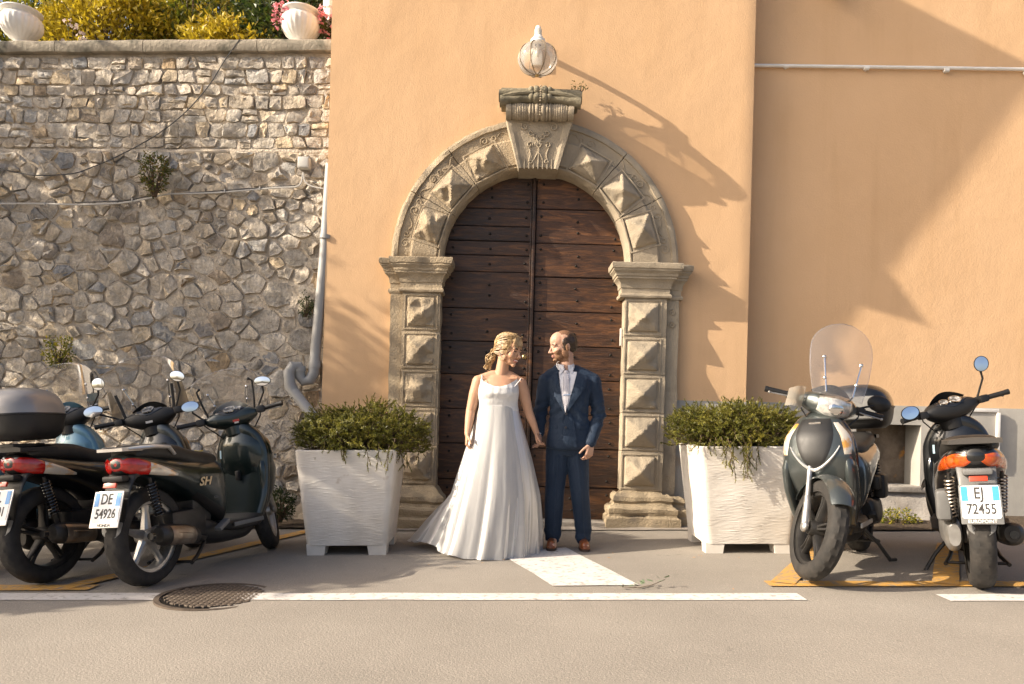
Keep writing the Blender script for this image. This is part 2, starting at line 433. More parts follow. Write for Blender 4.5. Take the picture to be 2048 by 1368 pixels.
# ------------------------------------------------------------------ house
YF, XL, XR, YR = 7.30, -1.855, 2.27, 7.52
DCX, SPR, RI, RO = 0.178, 2.55, 0.885, 1.385          # door centre, springing height, arch radii
house = empty('house', (0.2, 8.0, 0), label='orange plastered house front with the arched stone doorway', cat='house')
def hb(m, name, mt, **kw):
    o = m.build(name, mt, None, **kw); o.parent = house; o.matrix_parent_inverse = Matrix.Translation((-0.2, -8.0, 0)); return o
TOP = 10.4
ro = 1.15
arc = [(DCX + ro * math.cos(R(a)), SPR + ro * math.sin(R(a))) for a in range(0, 181, 6)]
poly = [(XR, -0.3), (XR, TOP), (XL, TOP), (XL, -0.3), (DCX - ro, -0.3)] + arc[::-1] + [(DCX + ro, -0.3)]
m = MB(); m.prism(poly, YF, YF + 0.5)
m.box((0.2, 8.9, 4.15), (4.1, 2.2, 10.6))
hb(m, 'front_wall', M_PLASTER, smooth=False)
# set-back wall on the right with a niche cut through its lower part
nx0, nx1, nz0, nz1 = 3.45, 4.10, 0.47, 1.08
XE = 11.0
m = MB()
def wall_rect(x0, x1, z0, z1, y=YR, t=0.3): m.box(((x0 + x1) / 2, y + t / 2, (z0 + z1) / 2), (x1 - x0, t, z1 - z0))
wall_rect(XR - 0.02, XE, 1.27, TOP)
hb(m, 'side_wall', M_PLASTER, smooth=False)
m = MB()
wall_rect(XR - 0.02, nx0, -0.2, 1.27, YR - 0.008); wall_rect(nx1, XE, -0.2, 1.27, YR - 0.008); wall_rect(nx0, nx1, nz1, 1.27, YR - 0.008); wall_rect(nx0, nx1, -0.2, nz0, YR - 0.008)
hb(m, 'painted_base', M_GREYBASE, smooth=False)
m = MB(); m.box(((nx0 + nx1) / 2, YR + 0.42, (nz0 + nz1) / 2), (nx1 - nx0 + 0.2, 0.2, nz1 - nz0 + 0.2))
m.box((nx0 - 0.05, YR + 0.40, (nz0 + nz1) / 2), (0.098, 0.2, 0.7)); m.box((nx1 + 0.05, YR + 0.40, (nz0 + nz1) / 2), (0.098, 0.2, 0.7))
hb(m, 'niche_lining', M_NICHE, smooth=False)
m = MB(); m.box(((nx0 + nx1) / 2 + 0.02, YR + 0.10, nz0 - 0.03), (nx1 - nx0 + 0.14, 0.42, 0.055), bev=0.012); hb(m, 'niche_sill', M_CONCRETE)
m = MB(); m.sheet(lambda u, v: (nx0 - 0.2 + 1.0 * u, YR - 0.012 - 0.22 * (1 - v) - 0.03 * n3((u * 5, v * 5, 2)), gz(3.7) + 0.02 + (nz0 - 0.12) * v + 0.02 * n3((u * 6, v * 4, 7))), 16, 8)
hb(m, 'rendered_skirt', M_CONCRETE)
for x0, x1 in ((DCX + ro + 0.02, XR + 0.002), (XL - 0.002, DCX - ro - 0.02)):
    hz_ = 1.46 if x0 > 0 else 1.16; m = MB(); m.box(((x0 + x1) / 2, YF - 0.003 + 0.1, -0.2 + hz_ / 2), (x1 - x0, 0.2, hz_)); hb(m, 'painted_base', M_GREYBASE, smooth=False)
m = MB(); m.box((4.54, YR - 0.03, 0.98), (0.56, 0.03, 0.50), bev=0.006); pnl = hb(m, 'meter_hatch', M_GREYBASE)
m = MB()
for (c, s_) in (((4.54, YR - 0.05, 1.245), (0.60, 0.03, 0.035)), ((4.54, YR - 0.05, 0.72), (0.60, 0.03, 0.035)), ((4.24, YR - 0.05, 0.98), (0.035, 0.03, 0.49)), ((4.84, YR - 0.05, 0.98), (0.035, 0.03, 0.49))): m.box(c, s_, bev=0.004)
hb(m, 'hatch_frame', M_WHITE)
m = MB(); m.box((5.42, YR - 0.05, 1.14), (0.11, 0.09, 0.17), bev=0.03, seg=3); hb(m, 'socket_cover', M_BOXPL)
# conduit across the set-back wall
cx0, cz0 = at(1512, 131, YR - 0.03); cx1, cz1 = at(2048, 138, YR - 0.03)
cd = empty('conduit_pipe', (XR, YR - 0.03, cz0), label='thin white conduit running level across the set back wall', cat='pipe')
m = MB(); m.tube([(0, 0, 0), (2.0, 0, (cz1 - cz0) * 0.7), (6.0, 0, (cz1 - cz0) * 2)], 0.0165, 12); m.build('tube', M_WHITE, cd)
for xx in (0.35, 1.15, 1.95, 2.75, 3.55):
    m = MB(); m.tube([(xx, 0, 0.0), (xx + 0.05, 0, 0.001)], 0.0195, 12); m.box((xx + 0.025, 0.015, 0.0), (0.016, 0.02, 0.04)); m.build('pipe_clip', M_WHITE, cd)
# small dark floodlight whose foot shows at the top of the frame
fx, fz = at(1668, -22, YR - 0.12)
fl = empty('floodlight', (fx, YR, fz), label='small black spotlight fixed high on the set back wall', cat='spotlight')
m = MB(); m.tube([(0, 0, 0.12), (0, -0.06, 0.12), (0, -0.11, 0.10)], 0.012, 8); m.build('bracket', M_IRON, fl)
m = MB(); m.lathe([(0.0, 0.13), (0.045, 0.12), (0.06, 0.06), (0.065, -0.02), (0.055, -0.022), (0.05, 0.0), (0.001, 0.005)], 20, Matrix.Translation((0, -0.12, 0.0)) @ Matrix.Rotation(R(18), 4, 'X'), cap=False); m.build('lamp_head', M_IRON, fl)
m = MB(); m.ell((0, -0.115, -0.002), (0.045, 0.045, 0.02)); m.build('lens', mat('spot lens', (0.5, 0.6, 0.55), 0.1, spec=0.8), fl)

# ------------------------------------------------------------------ stone doorway
portal = empty('stone_doorway', (DCX, 7.2, gz(0.2)), label='carved grey stone surround of the arched doorway with diamond bosses', cat='doorway')
def pb(m, name, mt, parent=None, **kw):
    o = m.build(name, mt, None, **kw); o.parent = parent or portal
    if parent is None: o.matrix_parent_inverse = Matrix.Translation(-portal.location)
    return o
def rough(m, amp, sc, chip=0.0):
    for i, p in enumerate(m.v):
        d = Vector((n3((p[0] * sc, p[1] * sc, p[2] * sc)), n3((p[0] * sc + 9, p[1] * sc, p[2] * sc + 3)), n3((p[0] * sc, p[1] * sc + 5, p[2] * sc + 7)))) * amp
        if chip:
            c = n3((p[0] * 5 + 3, p[1] * 5, p[2] * 5))
            if c > 0.18: d += Vector((0, min((c - 0.18) * chip, 0.03), 0))
        m.v[i] = (p[0] + d.x, p[1] + d.y, p[2] + d.z)
    return m
YA = 7.185
prof = [(RI, 7.60), (RI, 7.40), (RI, 7.235), (RI + 0.022, YA + 0.012), (RI + 0.03, YA), (0.925, YA), (0.928, YA + 0.018), (0.945, YA + 0.018), (0.948, YA),
        (1.0, YA), (1.07, YA), (1.13, YA), (1.178, YA), (1.182, YA + 0.022), (1.20, YA + 0.03), (1.205, YA + 0.045), (1.26, YA + 0.045), (1.32, YA + 0.045),
        (1.325, YA + 0.028), (1.362, YA + 0.03), (RO, YA + 0.045), (RO, 7.31)]
bounds_r = [0, 28.6, 51, 81]
def voussoir(a0, a1, mt, amp, chip):
    m = MB(); rings = []; N_ = 14
    for i in range(N_ + 1):
        a = R(a0 + 0.18 + (a1 - a0 - 0.36) * i / N_)
        rings.append([Vector((DCX + r * math.cos(a), y, SPR + r * math.sin(a))) for r, y in prof])
    m.loft(rings, cap=True, closed=True)
    rough(m, amp, 14, chip)
    return pb(m, 'voussoir', mt, ang=30)
def pyramid(w, h, d, n, amp, worn):
    """square boss seen from the front: base in x-z, apex towards -y"""
    m = MB()
    def hgt(u, v):
        k = 1 - max(abs(u), abs(v))
        k = min(1, k * 1.0)
        if worn: k = k ** 1.15 if k < 0.86 else 0.86 ** 1.15
        return k
    def fn(a, b):
        u, v = a * 2 - 1, b * 2 - 1
        y = -d * hgt(u, v) - 0.012
        if max(abs(u), abs(v)) > 0.999: y = 0.006
        return (u * w / 2, y, v * h / 2)
    m.sheet(fn, n, n)
    return m
def place_boss(x, z, w, h, d, rot, left, seed):
    m = pyramid(w, h, d, 18, 0, left)
    amp = 0.008 if left else 0.0035
    for i, p in enumerate(m.v):
        q_ = (p[0] * 22 + seed * 3.1, p[1] * 22, p[2] * 22 + seed)
        k = amp * n3(q_)
        c = n3((p[0] * 9 + seed * 1.7, seed, p[2] * 9))
        cut = max(0, c - (0.10 if left else 0.22)) * (0.10 if left else 0.05)
        yy = p[1] + k + min(cut, max(0, -p[1] - 0.004))
        m.v[i] = (p[0] + k, yy if p[1] < 0 else p[1], p[2] - k)
    M_ = Matrix.Translation((x, YA, z)) @ Matrix.Rotation(rot, 4, 'Y')
    o = pb(m, 'diamond_boss', M_STONE_L if left else M_STONE_R, ang=24, M=M_)
    f = MB(); t_ = 0.014
    for (c, s_) in (((0, 0, h / 2 + 0.02), (w + 0.055, 0.012, t_)), ((0, 0, -h / 2 - 0.02), (w + 0.055, 0.012, t_)), ((w / 2 + 0.02, 0, 0), (t_, 0.012, h + 0.03)), ((-w / 2 - 0.02, 0, 0), (t_, 0.012, h + 0.03))):
        f.box(c, s_, bev=0.003)
    pb(f, 'boss_frame', M_STONE_L if left else M_STONE_R, M=M_)
    return o
for side in (0, 1):
    for i in range(3):
        a0, a1 = bounds_r[i], bounds_r[i + 1]
        if side: a0, a1 = 180 - a1, 180 - a0
        voussoir(a0, a1, M_STONE_L if side else M_STONE_R, 0.006 if side else 0.003, 0.10 if side else 0.02)
for i, a in enumerate((17.2, 39.7, 62.0)):
    for side in (0, 1):
        aa = R(180 - a if side else a)
        place_boss(DCX + 1.06 * math.cos(aa), SPR + 1.06 * math.sin(aa), 0.245, 0.30, 0.115, -aa, side == 1, i * 2 + side + 1)
# pilasters: five blocks a side, an outer strip, base and impost
def rect_loft(m, x0, x1, y0, yb, prof_, nx=10):
    rings = []
    for o, z in prof_:
        a, b, c = x0 - o, x1 + o, y0 - o
        ring = [Vector((a, yb, z))] + [Vector((a, c + (yb - c) * (1 - t), z)) for t in (0.5, 1.0)] + [Vector((a + (b - a) * t / nx, c, z)) for t in range(1, nx)] + [Vector((b, c, z)), Vector((b, c + (yb - c) * 0.5, z)), Vector((b, yb, z))]
        rings.append(ring)
    m.loft(rings, cap=True, closed=True); return m
ZB = [2.225, 1.853, 1.487, 1.12, 0.755, 0.375]
for side, (x0, x1, xo, mt) in enumerate(((1.055, 1.455, 1.585, M_STONE_R), (-1.08, -0.715, -1.20, M_STONE_L))):
    xc = (x0 + x1) / 2
    for i in range(5):
        zt, zb_ = ZB[i], ZB[i + 1]
        m = MB(); rect_loft(m, x0, x1, YA, 7.6, [(-0.004, zb_ + 0.002), (0, zb_ + 0.008)] + [(0, zb_ + (zt - zb_) * k / 6) for k in range(1, 6)] + [(0, zt - 0.006), (-0.004, zt)], 12)
        rough(m, 0.009 if side else 0.005, 13, 0.05 if side else 0.0); pb(m, 'pilaster_block', mt, ang=30)
        place_boss(xc + (0.0 if side else -0.02), (zt + zb_) / 2, 0.30 if not side else 0.27, 0.285, 0.095 if not side else 0.085, 0, side == 1, 20 + i * 2 + side)
    a, b = sorted((x1 if not side else x0, xo))
    m = MB(); rect_loft(m, a + (0.002 if not side else 0), b - (0.002 if side else 0), 7.232, 7.42, [(0, 0.33 + 1.9 * k / 14) for k in range(15)], 6); rough(m, 0.010, 7); pb(m, 'outer_strip', mt, ang=30)
    # impost
    bx0, bx1 = (0.985, 1.50) if not side else (-1.13, -0.685)
    zt = 2.548
    P = [(0.0, 2.225), (0.012, 2.228), (0.018, 2.245), (0.012, 2.262), (0.0, 2.268), (0.0, 2.315), (0.008, 2.32), (0.012, 2.36), (0.03, 2.39), (0.05, 2.405), (0.05, 2.425), (0.06, 2.428), (0.065, 2.45), (0.09, 2.475), (0.09, 2.49), (0.10, 2.494), (0.105, 2.52), (0.105, zt - 0.006), (0.098, zt)]
    m = MB(); rect_loft(m, bx0 + 0.03, bx1 - 0.02, YA - 0.01, 7.6, P, 14); rough(m, 0.007 if side else 0.0045, 15, 0.04 if side else 0.01); pb(m, 'impost', mt, ang=28)
    ox0, ox1 = ((1.40, 1.60) if not side else (-1.21, -1.03))
    m = MB(); rect_loft(m, ox0, ox1, YA + 0.05, 7.45, [(o * 0.93, z - 0.004) for o, z in P], 6); rough(m, 0.006, 15, 0.03); pb(m, 'impost', mt, ang=28)
    # base
    Pb = [(0.16, -0.05), (0.165, 0.05), (0.16, 0.095), (0.135, 0.115), (0.135, 0.13), (0.145, 0.15), (0.145, 0.185), (0.125, 0.205), (0.10, 0.21), (0.085, 0.235), (0.10, 0.26), (0.095, 0.295), (0.06, 0.325), (0.02, 0.35), (0.0, 0.374)]
    m = MB(); rect_loft(m, x0 + 0.02, x1 - 0.01, YA, 7.6, [(o, z + gz(xc)) for o, z in Pb[:-2]] + Pb[-2:], 14); rough(m, 0.014, 9, 0.06); pb(m, 'pilaster_base', M_STONE_BASE, ang=28)
    m = MB(); rect_loft(m, min(x1, xo) if not side else xo, max(x1, xo) if not side else x0, YA + 0.06, 7.45, [(o * 0.85, z * 0.93 + gz(xc)) for o, z in Pb[:-2]] + [(0.01, 0.32), (0, 0.33)], 6); rough(m, 0.012, 9, 0.04); pb(m, 'pilaster_base', M_STONE_BASE, ang=28)
# keystone wedge
KX = 0.185
m = MB(); rings = []
for i in range(15):
    t = i / 14; z = 3.40 + (3.88 - 3.40) * t; hw = 0.185 + 0.135 * t; y0 = 7.10 - 0.05 * t
    ring = []
    for k in range(17):
        u = -1 + 2 * k / 16
        rim = 0.018 if abs(u) > 0.80 else 0.0
        ring.append(Vector((KX + u * hw, y0 - rim, z - 0.028 * (1 - u * u) * (1 - t) * -1 - (0.015 if t == 0 else 0) * 0)))
    ring += [Vector((KX + hw, 7.3, z)), Vector((KX + hw, 7.6, z)), Vector((KX - hw, 7.6, z)), Vector((KX - hw, 7.3, z))]
    rings.append(ring)
m.loft(rings); rough(m, 0.004, 14); pb(m, 'keystone', M_STONE_R, ang=28)
# its crown: a lower banded roll and a wider upper scroll
def roll(name, zc, yc, r, hw, fn, mt, nseg=64, sx=1.0, bow=0.0):
    m = MB(); rings = []
    for i in range(nseg + 1):
        u = -1 + 2 * i / nseg; rr = r * fn(u)
        rings.append([Vector((KX + u * hw, yc - rr * math.cos(2 * PI * k / 20) * sx, zc - bow * u * u + rr * math.sin(2 * PI * k / 20))) for k in range(20)])
    m.loft(rings); rough(m, 0.004, 20); return pb(m, name, mt, ang=40)
def bands(u):
    a = abs(u)
    if a < 0.03: return 0.88
    if a < 0.155: return 1.05 - 0.10 * (abs(a - 0.09) / 0.065) ** 2
    if a < 0.17: return 0.86
    if a < 0.25: return 1.04 - 0.10 * (abs(a - 0.21) / 0.04) ** 2
    if a < 0.265: return 0.86
    if a < 0.34: return 1.02 - 0.10 * (abs(a - 0.30) / 0.035) ** 2
    if a < 0.36: return 0.84
    if a < 0.82: return 0.88 + 0.12 * math.sin((a - 0.36) / 0.46 * PI) + 0.03 * math.sin(a * 90)
    if a < 0.84: return 0.82
    return 0.98
roll('crown_roll', 3.915, 7.02, 0.082, 0.315, bands, M_STONE_R, 96, 1.05)
m = MB(); m.box((KX, 7.14, 3.93), (0.60, 0.26, 0.17), bev=0.02); m.box((KX, 7.12, 4.06), (0.74, 0.34, 0.10), bev=0.02); pb(m, 'crown_block', M_STONE_DK)
def bone(u):
    a = abs(u)
    if a < 0.03: return 0.82
    if a < 0.17: return 1.02 - 0.12 * (abs(a - 0.10) / 0.07) ** 2
    if a < 0.19: return 0.7
    return 0.62 + 0.36 * ((a - 0.19) / 0.81) ** 1.4 + 0.10 * math.exp(-((a - 0.24) / 0.05) ** 2)
roll('crown_scroll', 4.085, 6.985, 0.055, 0.385, bone, M_STONE_DK, 80, 1.3, 0.045)
roll('crown_scroll', 4.015, 6.965, 0.052, 0.375, bone, M_STONE_DK, 80, 1.3, 0.035)
for sgn in (-1, 1):
    m = MB(); m.tube([(KX + sgn * (0.07 + 0.30 * t), 6.925 + 0.006 * t, 4.055 - 0.045 * t * t) for t in [k / 12 for k in range(13)]], [0.016 + 0.008 * math.sin(k / 12 * PI) for k in range(13)], 8); rough(m, 0.003, 30); pb(m, 'crown_fillet', M_STONE_DK)
    m = MB(); m.ell((KX + sgn * 0.085, 6.95, 4.09), (0.03, 0.03, 0.033)); m.ell((KX + sgn * 0.083, 6.935, 4.02), (0.03, 0.03, 0.035)); pb(m, 'scroll_eye', M_STONE_DK)
m = MB()
for k in range(12): m.ell((KX, 6.905 + 0.010 * abs(k - 6) / 6 + (0.03 if k < 5 else 0), 3.86 + 0.023 * k), 0.0085, nu=8, nv=6)
pb(m, 'bead_row', M_STONE_R)
for x_, t in ((0, 0),):
    m = MB()
    for k in range(7): m.box((KX + (-0.13 + 0.043 * k), 7.092, 3.455), (0.012, 0.012, 0.10), bev=0.004)
    pb(m, 'keystone_flutes', M_STONE_R)
# carved scrolls: curled ribs, on the keystone face and along the outer frieze
def spiral(c, r0, r1, turns, a0, n=26):
    return [(c[0] + (r0 + (r1 - r0) * k / n) * math.cos(a0 + turns * 2 * PI * k / n), c[1] + (r0 + (r1 - r0) * k / n) * math.sin(a0 + turns * 2 * PI * k / n)) for k in range(n + 1)]
def rib(pts2, f3, r=0.007):
    m = MB(); n = len(pts2)
    m.tube([f3(*p) for p in pts2], [r * (0.55 + 0.45 * math.sin(PI * min(1, (k + 2) / (n + 2)))) for k in range(n)], 6); return m
def key3(x, z): return (KX + x, 7.094 - 0.05 * (z - 3.40) / 0.48, z)
key_ribs = []
for s_ in (-1, 1):
    key_ribs += [spiral((s_ * 0.135, 3.79), 0.012, 0.045, 1.2 * s_, R(90)), spiral((s_ * 0.075, 3.735), 0.008, 0.032, -1.1 * s_, R(200 if s_ > 0 else -20)),
                 spiral((s_ * 0.03, 3.70), 0.006, 0.026, 1.0 * s_, R(90)), spiral((s_ * 0.085, 3.625), 0.006, 0.03, 1.2 * s_, R(60)),
                 [(s_ * (0.095 - 0.02 * math.sin(t * PI)), 3.60 - 0.13 * t) for t in [k / 10 for k in range(11)]], spiral((s_ * 0.075, 3.475), 0.006, 0.022, -1.1 * s_, R(0)),
                 spiral((s_ * 0.022, 3.64), 0.004, 0.022, -1.0 * s_, R(30)), [(s_ * 0.012 + s_ * 0.03 * t, 3.55 - 0.06 * t) for t in (0, .3, .6, 1)]]
key_ribs += [[(0, 3.44 + 0.16 * t) for t in [k / 8 for k in range(9)]], [(0.02 * math.sin(t * 2 * PI), 3.60 + 0.10 * t) for t in [k / 12 for k in range(13)]], [(-0.02 * math.sin(t * 2 * PI), 3.60 + 0.10 * t) for t in [k / 12 for k in range(13)]]]
for pts in key_ribs: pb(rib(pts, key3, 0.0075), 'carved_scroll', M_STONE_R)
def arc3(a, r): return (DCX + r * math.cos(R(a)), YA + 0.043, SPR + r * math.sin(R(a)))
for side in (0, 1):
    for a, sg in ((66, 1), (38, -1), (22, 1), (7, -1)):
        for dr, tt, ph in ((0.0, 1.3, 90), (0.0, -1.1, 250)):
            da = 0 if tt > 0 else 4.2
            sp = spiral((0, 0), 0.008, 0.042 if tt > 0 else 0.03, tt * sg, R(ph))
            pts = [((180 - (a + da)) if side else (a + da), 1.262)]
            ctr = pts[0]
            p2 = [(ctr[0] + math.degrees(x / 1.26) * (-1 if side else 1), ctr[1] + z) for x, z in sp]
            pb(rib(p2, arc3, 0.007), 'carved_scroll', M_STONE_L if side else M_STONE_R)
        tail = [((a + 6 + 7 * t), 1.262 + 0.03 * math.sin(t * 5 * sg)) for t in [k / 10 for k in range(11)]]
        if side: tail = [(180 - x, r_) for x, r_ in tail]
        pb(rib(tail, arc3, 0.006), 'carved_scroll', M_STONE_L if side else M_STONE_R)
for z in (2.10, 1.98, 0.50):
    pb(rib(spiral((1.515, z), 0.006, 0.035, 1.4, R(40)), lambda x, z_: (x, 7.228, z_), 0.0065), 'carved_scroll', M_STONE_R)
# threshold
thr = MB(); thr.box((DCX, 7.24, gz(DCX) + 0.02), (1.66, 0.26, 0.09), bev=0.012); rough(thr, 0.004, 9); pb(thr, 'threshold', M_CONCRETE)

# ------------------------------------------------------------------ wooden door
YD = 7.375
door = empty('wooden_door', (DCX, YD, 0.06), label='dark brown arched double door of wide horizontal planks with iron studs', cat='door')
def db(m, name, mt, **kw):
    o = m.build(name, mt, None, **kw); o.parent = door; o.matrix_parent_inverse = Matrix.Translation(-door.location); return o
RD = 0.90
stud_me = None
sb = MB(); sb.lathe([(0.013, 0.0), (0.012, 0.006), (0.007, 0.011), (0.0005, 0.0125)], 10, Matrix.Rotation(R(90), 4, 'X'), cap=False); stud_me = sb.mesh('stud'); stud_me.materials.append(M_IRON)
def plank(x_in, x_out, z0, z1, left):
    """one board, its outer end following the arch"""
    def xo(z):
        if z <= SPR: return RD
        k = RD * RD - (z - SPR) ** 2
        return math.sqrt(k) if k > 0 else 0.0
    zs = [z0 + 0.004 + (z1 - z0 - 0.008) * k / 10 for k in range(11)]
    outer = [(max(xo(z), 0.02), z) for z in zs]
    pts = [(x_in, zs[0])] + outer + [(x_in, zs[-1])]
    pts = [p for i, p in enumerate(pts) if i == 0 or (abs(p[0] - pts[i - 1][0]) + abs(p[1] - pts[i - 1][1])) > 1e-5]
    sg = -1 if left else 1
    pts = [(DCX - 0.01 + sg * p[0], p[1]) for p in pts]
    if left: pts = pts[::-1]
    y0 = YD + rng.uniform(-0.006, 0.004)
    bm = bmesh.new()
    vsb = [bm.verts.new((p[0], y0, p[1])) for p in pts]
    f = bm.faces.new(vsb)
    r_ = bmesh.ops.extrude_face_region(bm, geom=[f])
    for v in r_['geom']:
        if isinstance(v, bmesh.types.BMVert): v.co.y += 0.045
    bmesh.ops.recalc_face_normals(bm, faces=list(bm.faces))
    fe = [e for e in bm.edges if all(abs(v.co.y - y0) < 1e-6 for v in e.verts)]
    bmesh.ops.bevel(bm, geom=fe, offset=0.005, segments=2, affect='EDGES', clamp_overlap=True)
    me = bpy.data.meshes.new('plank'); bm.to_mesh(me); bm.free()
    o = link('plank', me, M_WOOD); o.parent = door; o.matrix_parent_inverse = Matrix.Translation(-door.location)
    # iron studs at both ends and the middle
    zc = (z0 + z1) / 2; big = (z1 - z0) > 0.25
    for xx, off in ((0.075, 0.30), (0.43, 0.16), (0.79, 0.30)):
        for s2 in ((-1, 1) if big else (0,)):
            z = zc + s2 * off * (z1 - z0) + rng.uniform(-.012, .012)
            if z > SPR and xx > xo(z) - 0.04: continue
            st = link('stud', stud_me); st.parent = o
            st.location = (DCX - 0.01 + sg * (xx + rng.uniform(-.012, .012)), y0, z)
            st.parent = o
    return o
ZLs = [0.06, 0.43, 0.785, 1.125, 1.465, 1.79, 2.115, 2.475, 2.64, 2.78, 2.925, 3.10, 3.41]
ZRs = [0.06, 0.377, 0.757, 1.09, 1.43, 1.76, 2.10, 2.44, 2.77, 3.107, 3.41]
for i in range(len(ZLs) - 1): plank(0.028, 0, ZLs[i], ZLs[i + 1], True)
for i in range(len(ZRs) - 1): plank(0.022, 0, ZRs[i], ZRs[i + 1], False)
m = MB(); m.box((DCX - 0.013, YD - 0.012, 1.73), (0.034, 0.05, 3.34), bev=0.012); m.box((DCX - 0.040, YD + 0.004, 1.73), (0.018, 0.03, 3.34), bev=0.006); db(m, 'centre_strip', M_WOOD)
m = MB(); m.box((DCX, YD + 0.07, 1.7), (1.9, 0.02, 3.5)); db(m, 'backing', M_GAP_SHADE)  # near-black backing: shade of the gap beside the door put into its colour
lx, lz = at(1049, 714, YD)
m = MB(); m.lathe([(0.024, 0), (0.024, 0.006), (0.016, 0.012), (0.015, 0.004), (0.0006, 0.006)], 20, Matrix.Translation((lx, YD - 0.002, lz)) @ Matrix.Rotation(R(90), 4, 'X'), cap=False); db(m, 'lock', M_BRASS)
m = MB(); m.box((DCX + 0.862, YD - 0.07, 1.86), (0.02, 0.05, 0.17), bev=0.004); db(m, 'bell_plate', M_BOXPL)
# ------------------------------------------------------------------ wall lamp over the door
lx, lz = at(1075, 118, 6.93)
lamp = empty('wall_lamp', (lx, YF, lz), label='white wall lamp with a ribbed clear glass globe above the keystone', cat='lamp')
M_LAMPW = mat('white enamel', (0.80, 0.78, 0.72), 0.35)
def clear(name, alpha, tint=(1, 1, 1), rough_=0.05, body=None, bodyf=0.0):
    """thin clear sheet: mostly straight-through with a surface reflection"""
    m = bpy.data.materials.new(name); m.use_nodes = True
    nt = m.node_tree; N, L = nt.nodes, nt.links
    out = N['Material Output']; N.remove(N['Principled BSDF'])
    tr = N.new('ShaderNodeBsdfTransparent'); tr.inputs[0].default_value = (*tint, 1)
    gl = N.new('ShaderNodeBsdfGlossy'); gl.inputs['Roughness'].default_value = rough_
    fr = N.new('ShaderNodeFresnel'); fr.inputs[0].default_value = 1.45
    mx = N.new('ShaderNodeMixShader'); L.new(fr.outputs[0], mx.inputs[0]); L.new(tr.outputs[0], mx.inputs[1]); L.new(gl.outputs[0], mx.inputs[2])
    last = mx
    if bodyf:
        df = N.new('ShaderNodeBsdfDiffuse'); df.inputs[0].default_value = (*body, 1)
        tl = N.new('ShaderNodeBsdfTranslucent'); tl.inputs[0].default_value = (*body, 1)
        m0 = N.new('ShaderNodeMixShader'); m0.inputs[0].default_value = 0.5; L.new(df.outputs[0], m0.inputs[1]); L.new(tl.outputs[0], m0.inputs[2])
        m2 = N.new('ShaderNodeMixShader'); m2.inputs[0].default_value = bodyf
        L.new(mx.outputs[0], m2.inputs[1]); L.new(m0.outputs[0], m2.inputs[2]); last = m2
    L.new(last.outputs[0], out.inputs[0])
    return m
M_GLOBE = clear('lamp glass', 0.5, (0.95, 0.93, 0.9), 0.12, (0.85, 0.82, 0.78), 0.27)
YG = -0.37
M_RIB = mat('tarnished rib', (0.20, 0.155, 0.10), 0.5, 0.5)
m = MB(); m.lathe([(0.02, 0.145)] + [(0.172 * math.sin(t) ** 0.9 + 0.006, 0.155 * -math.cos(t) if False else 0.145 * math.cos(t)) for t in [0.25 + 2.75 * k / 20 for k in range(21)]], 48, Matrix.Translation((0, YG, 0)), cap=False, mod=lambda r, z, a, i: r * (1 + 0.03 * math.cos(8 * a))); m.build('globe', M_GLOBE, lamp)
for k in range(8):
    a = 2 * PI * (k + 0.5) / 8
    m = MB(); m.tube([(0.181 * math.sin(t) ** 0.9 * math.cos(a), YG + 0.181 * math.sin(t) ** 0.9 * math.sin(a), 0.15 * math.cos(t)) for t in [0.28 + 2.8 * j / 16 for j in range(17)]], 0.0042, 6); m.build('cage_rib', M_RIB, lamp)
m = MB(); m.lathe([(0.001, -0.165), (0.016, -0.162), (0.02, -0.15), (0.012, -0.142)], 16, Matrix.Translation((0, YG, 0)), cap=False); m.build('finial', M_BRASS, lamp)
m = MB(); m.lathe([(0.001, 0.215), (0.04, 0.21), (0.052, 0.185), (0.068, 0.175), (0.066, 0.16), (0.078, 0.148), (0.074, 0.132), (0.03, 0.128)], 28, Matrix.Translation((0, YG, 0)), cap=False); m.build('cap', M_LAMPW, lamp)
m = MB()
for k in range(5): m.lathe([(0.03, 0.0), (0.036, 0.006), (0.03, 0.012)], 18, Matrix.Translation((0, YG + 0.0, 0.208 + 0.013 * k)), cap=False)
m.build('collar', M_LAMPW, lamp)
m = MB(); m.tube([(0, YG, 0.20), (0, YG, 0.265), (0, YG + 0.02, 0.295), (0, YG + 0.10, 0.31), (0, YG + 0.2, 0.30), (0, -0.03, 0.25)], [0.028, 0.028, 0.026, 0.024, 0.024, 0.03], 12); m.build('arm', M_LAMPW, lamp)
m = MB(); m.box((0, -0.02, 0.22), (0.11, 0.04, 0.24), bev=0.012); m.build('wall_plate', M_LAMPW, lamp)
m = MB(); m.tube([(0, YG, 0.13), (0, YG, 0.09)], 0.014, 12); m.ell((0, YG, 0.055), (0.02, 0.02, 0.035)); m.build('bulb', M_LAMPW, lamp)
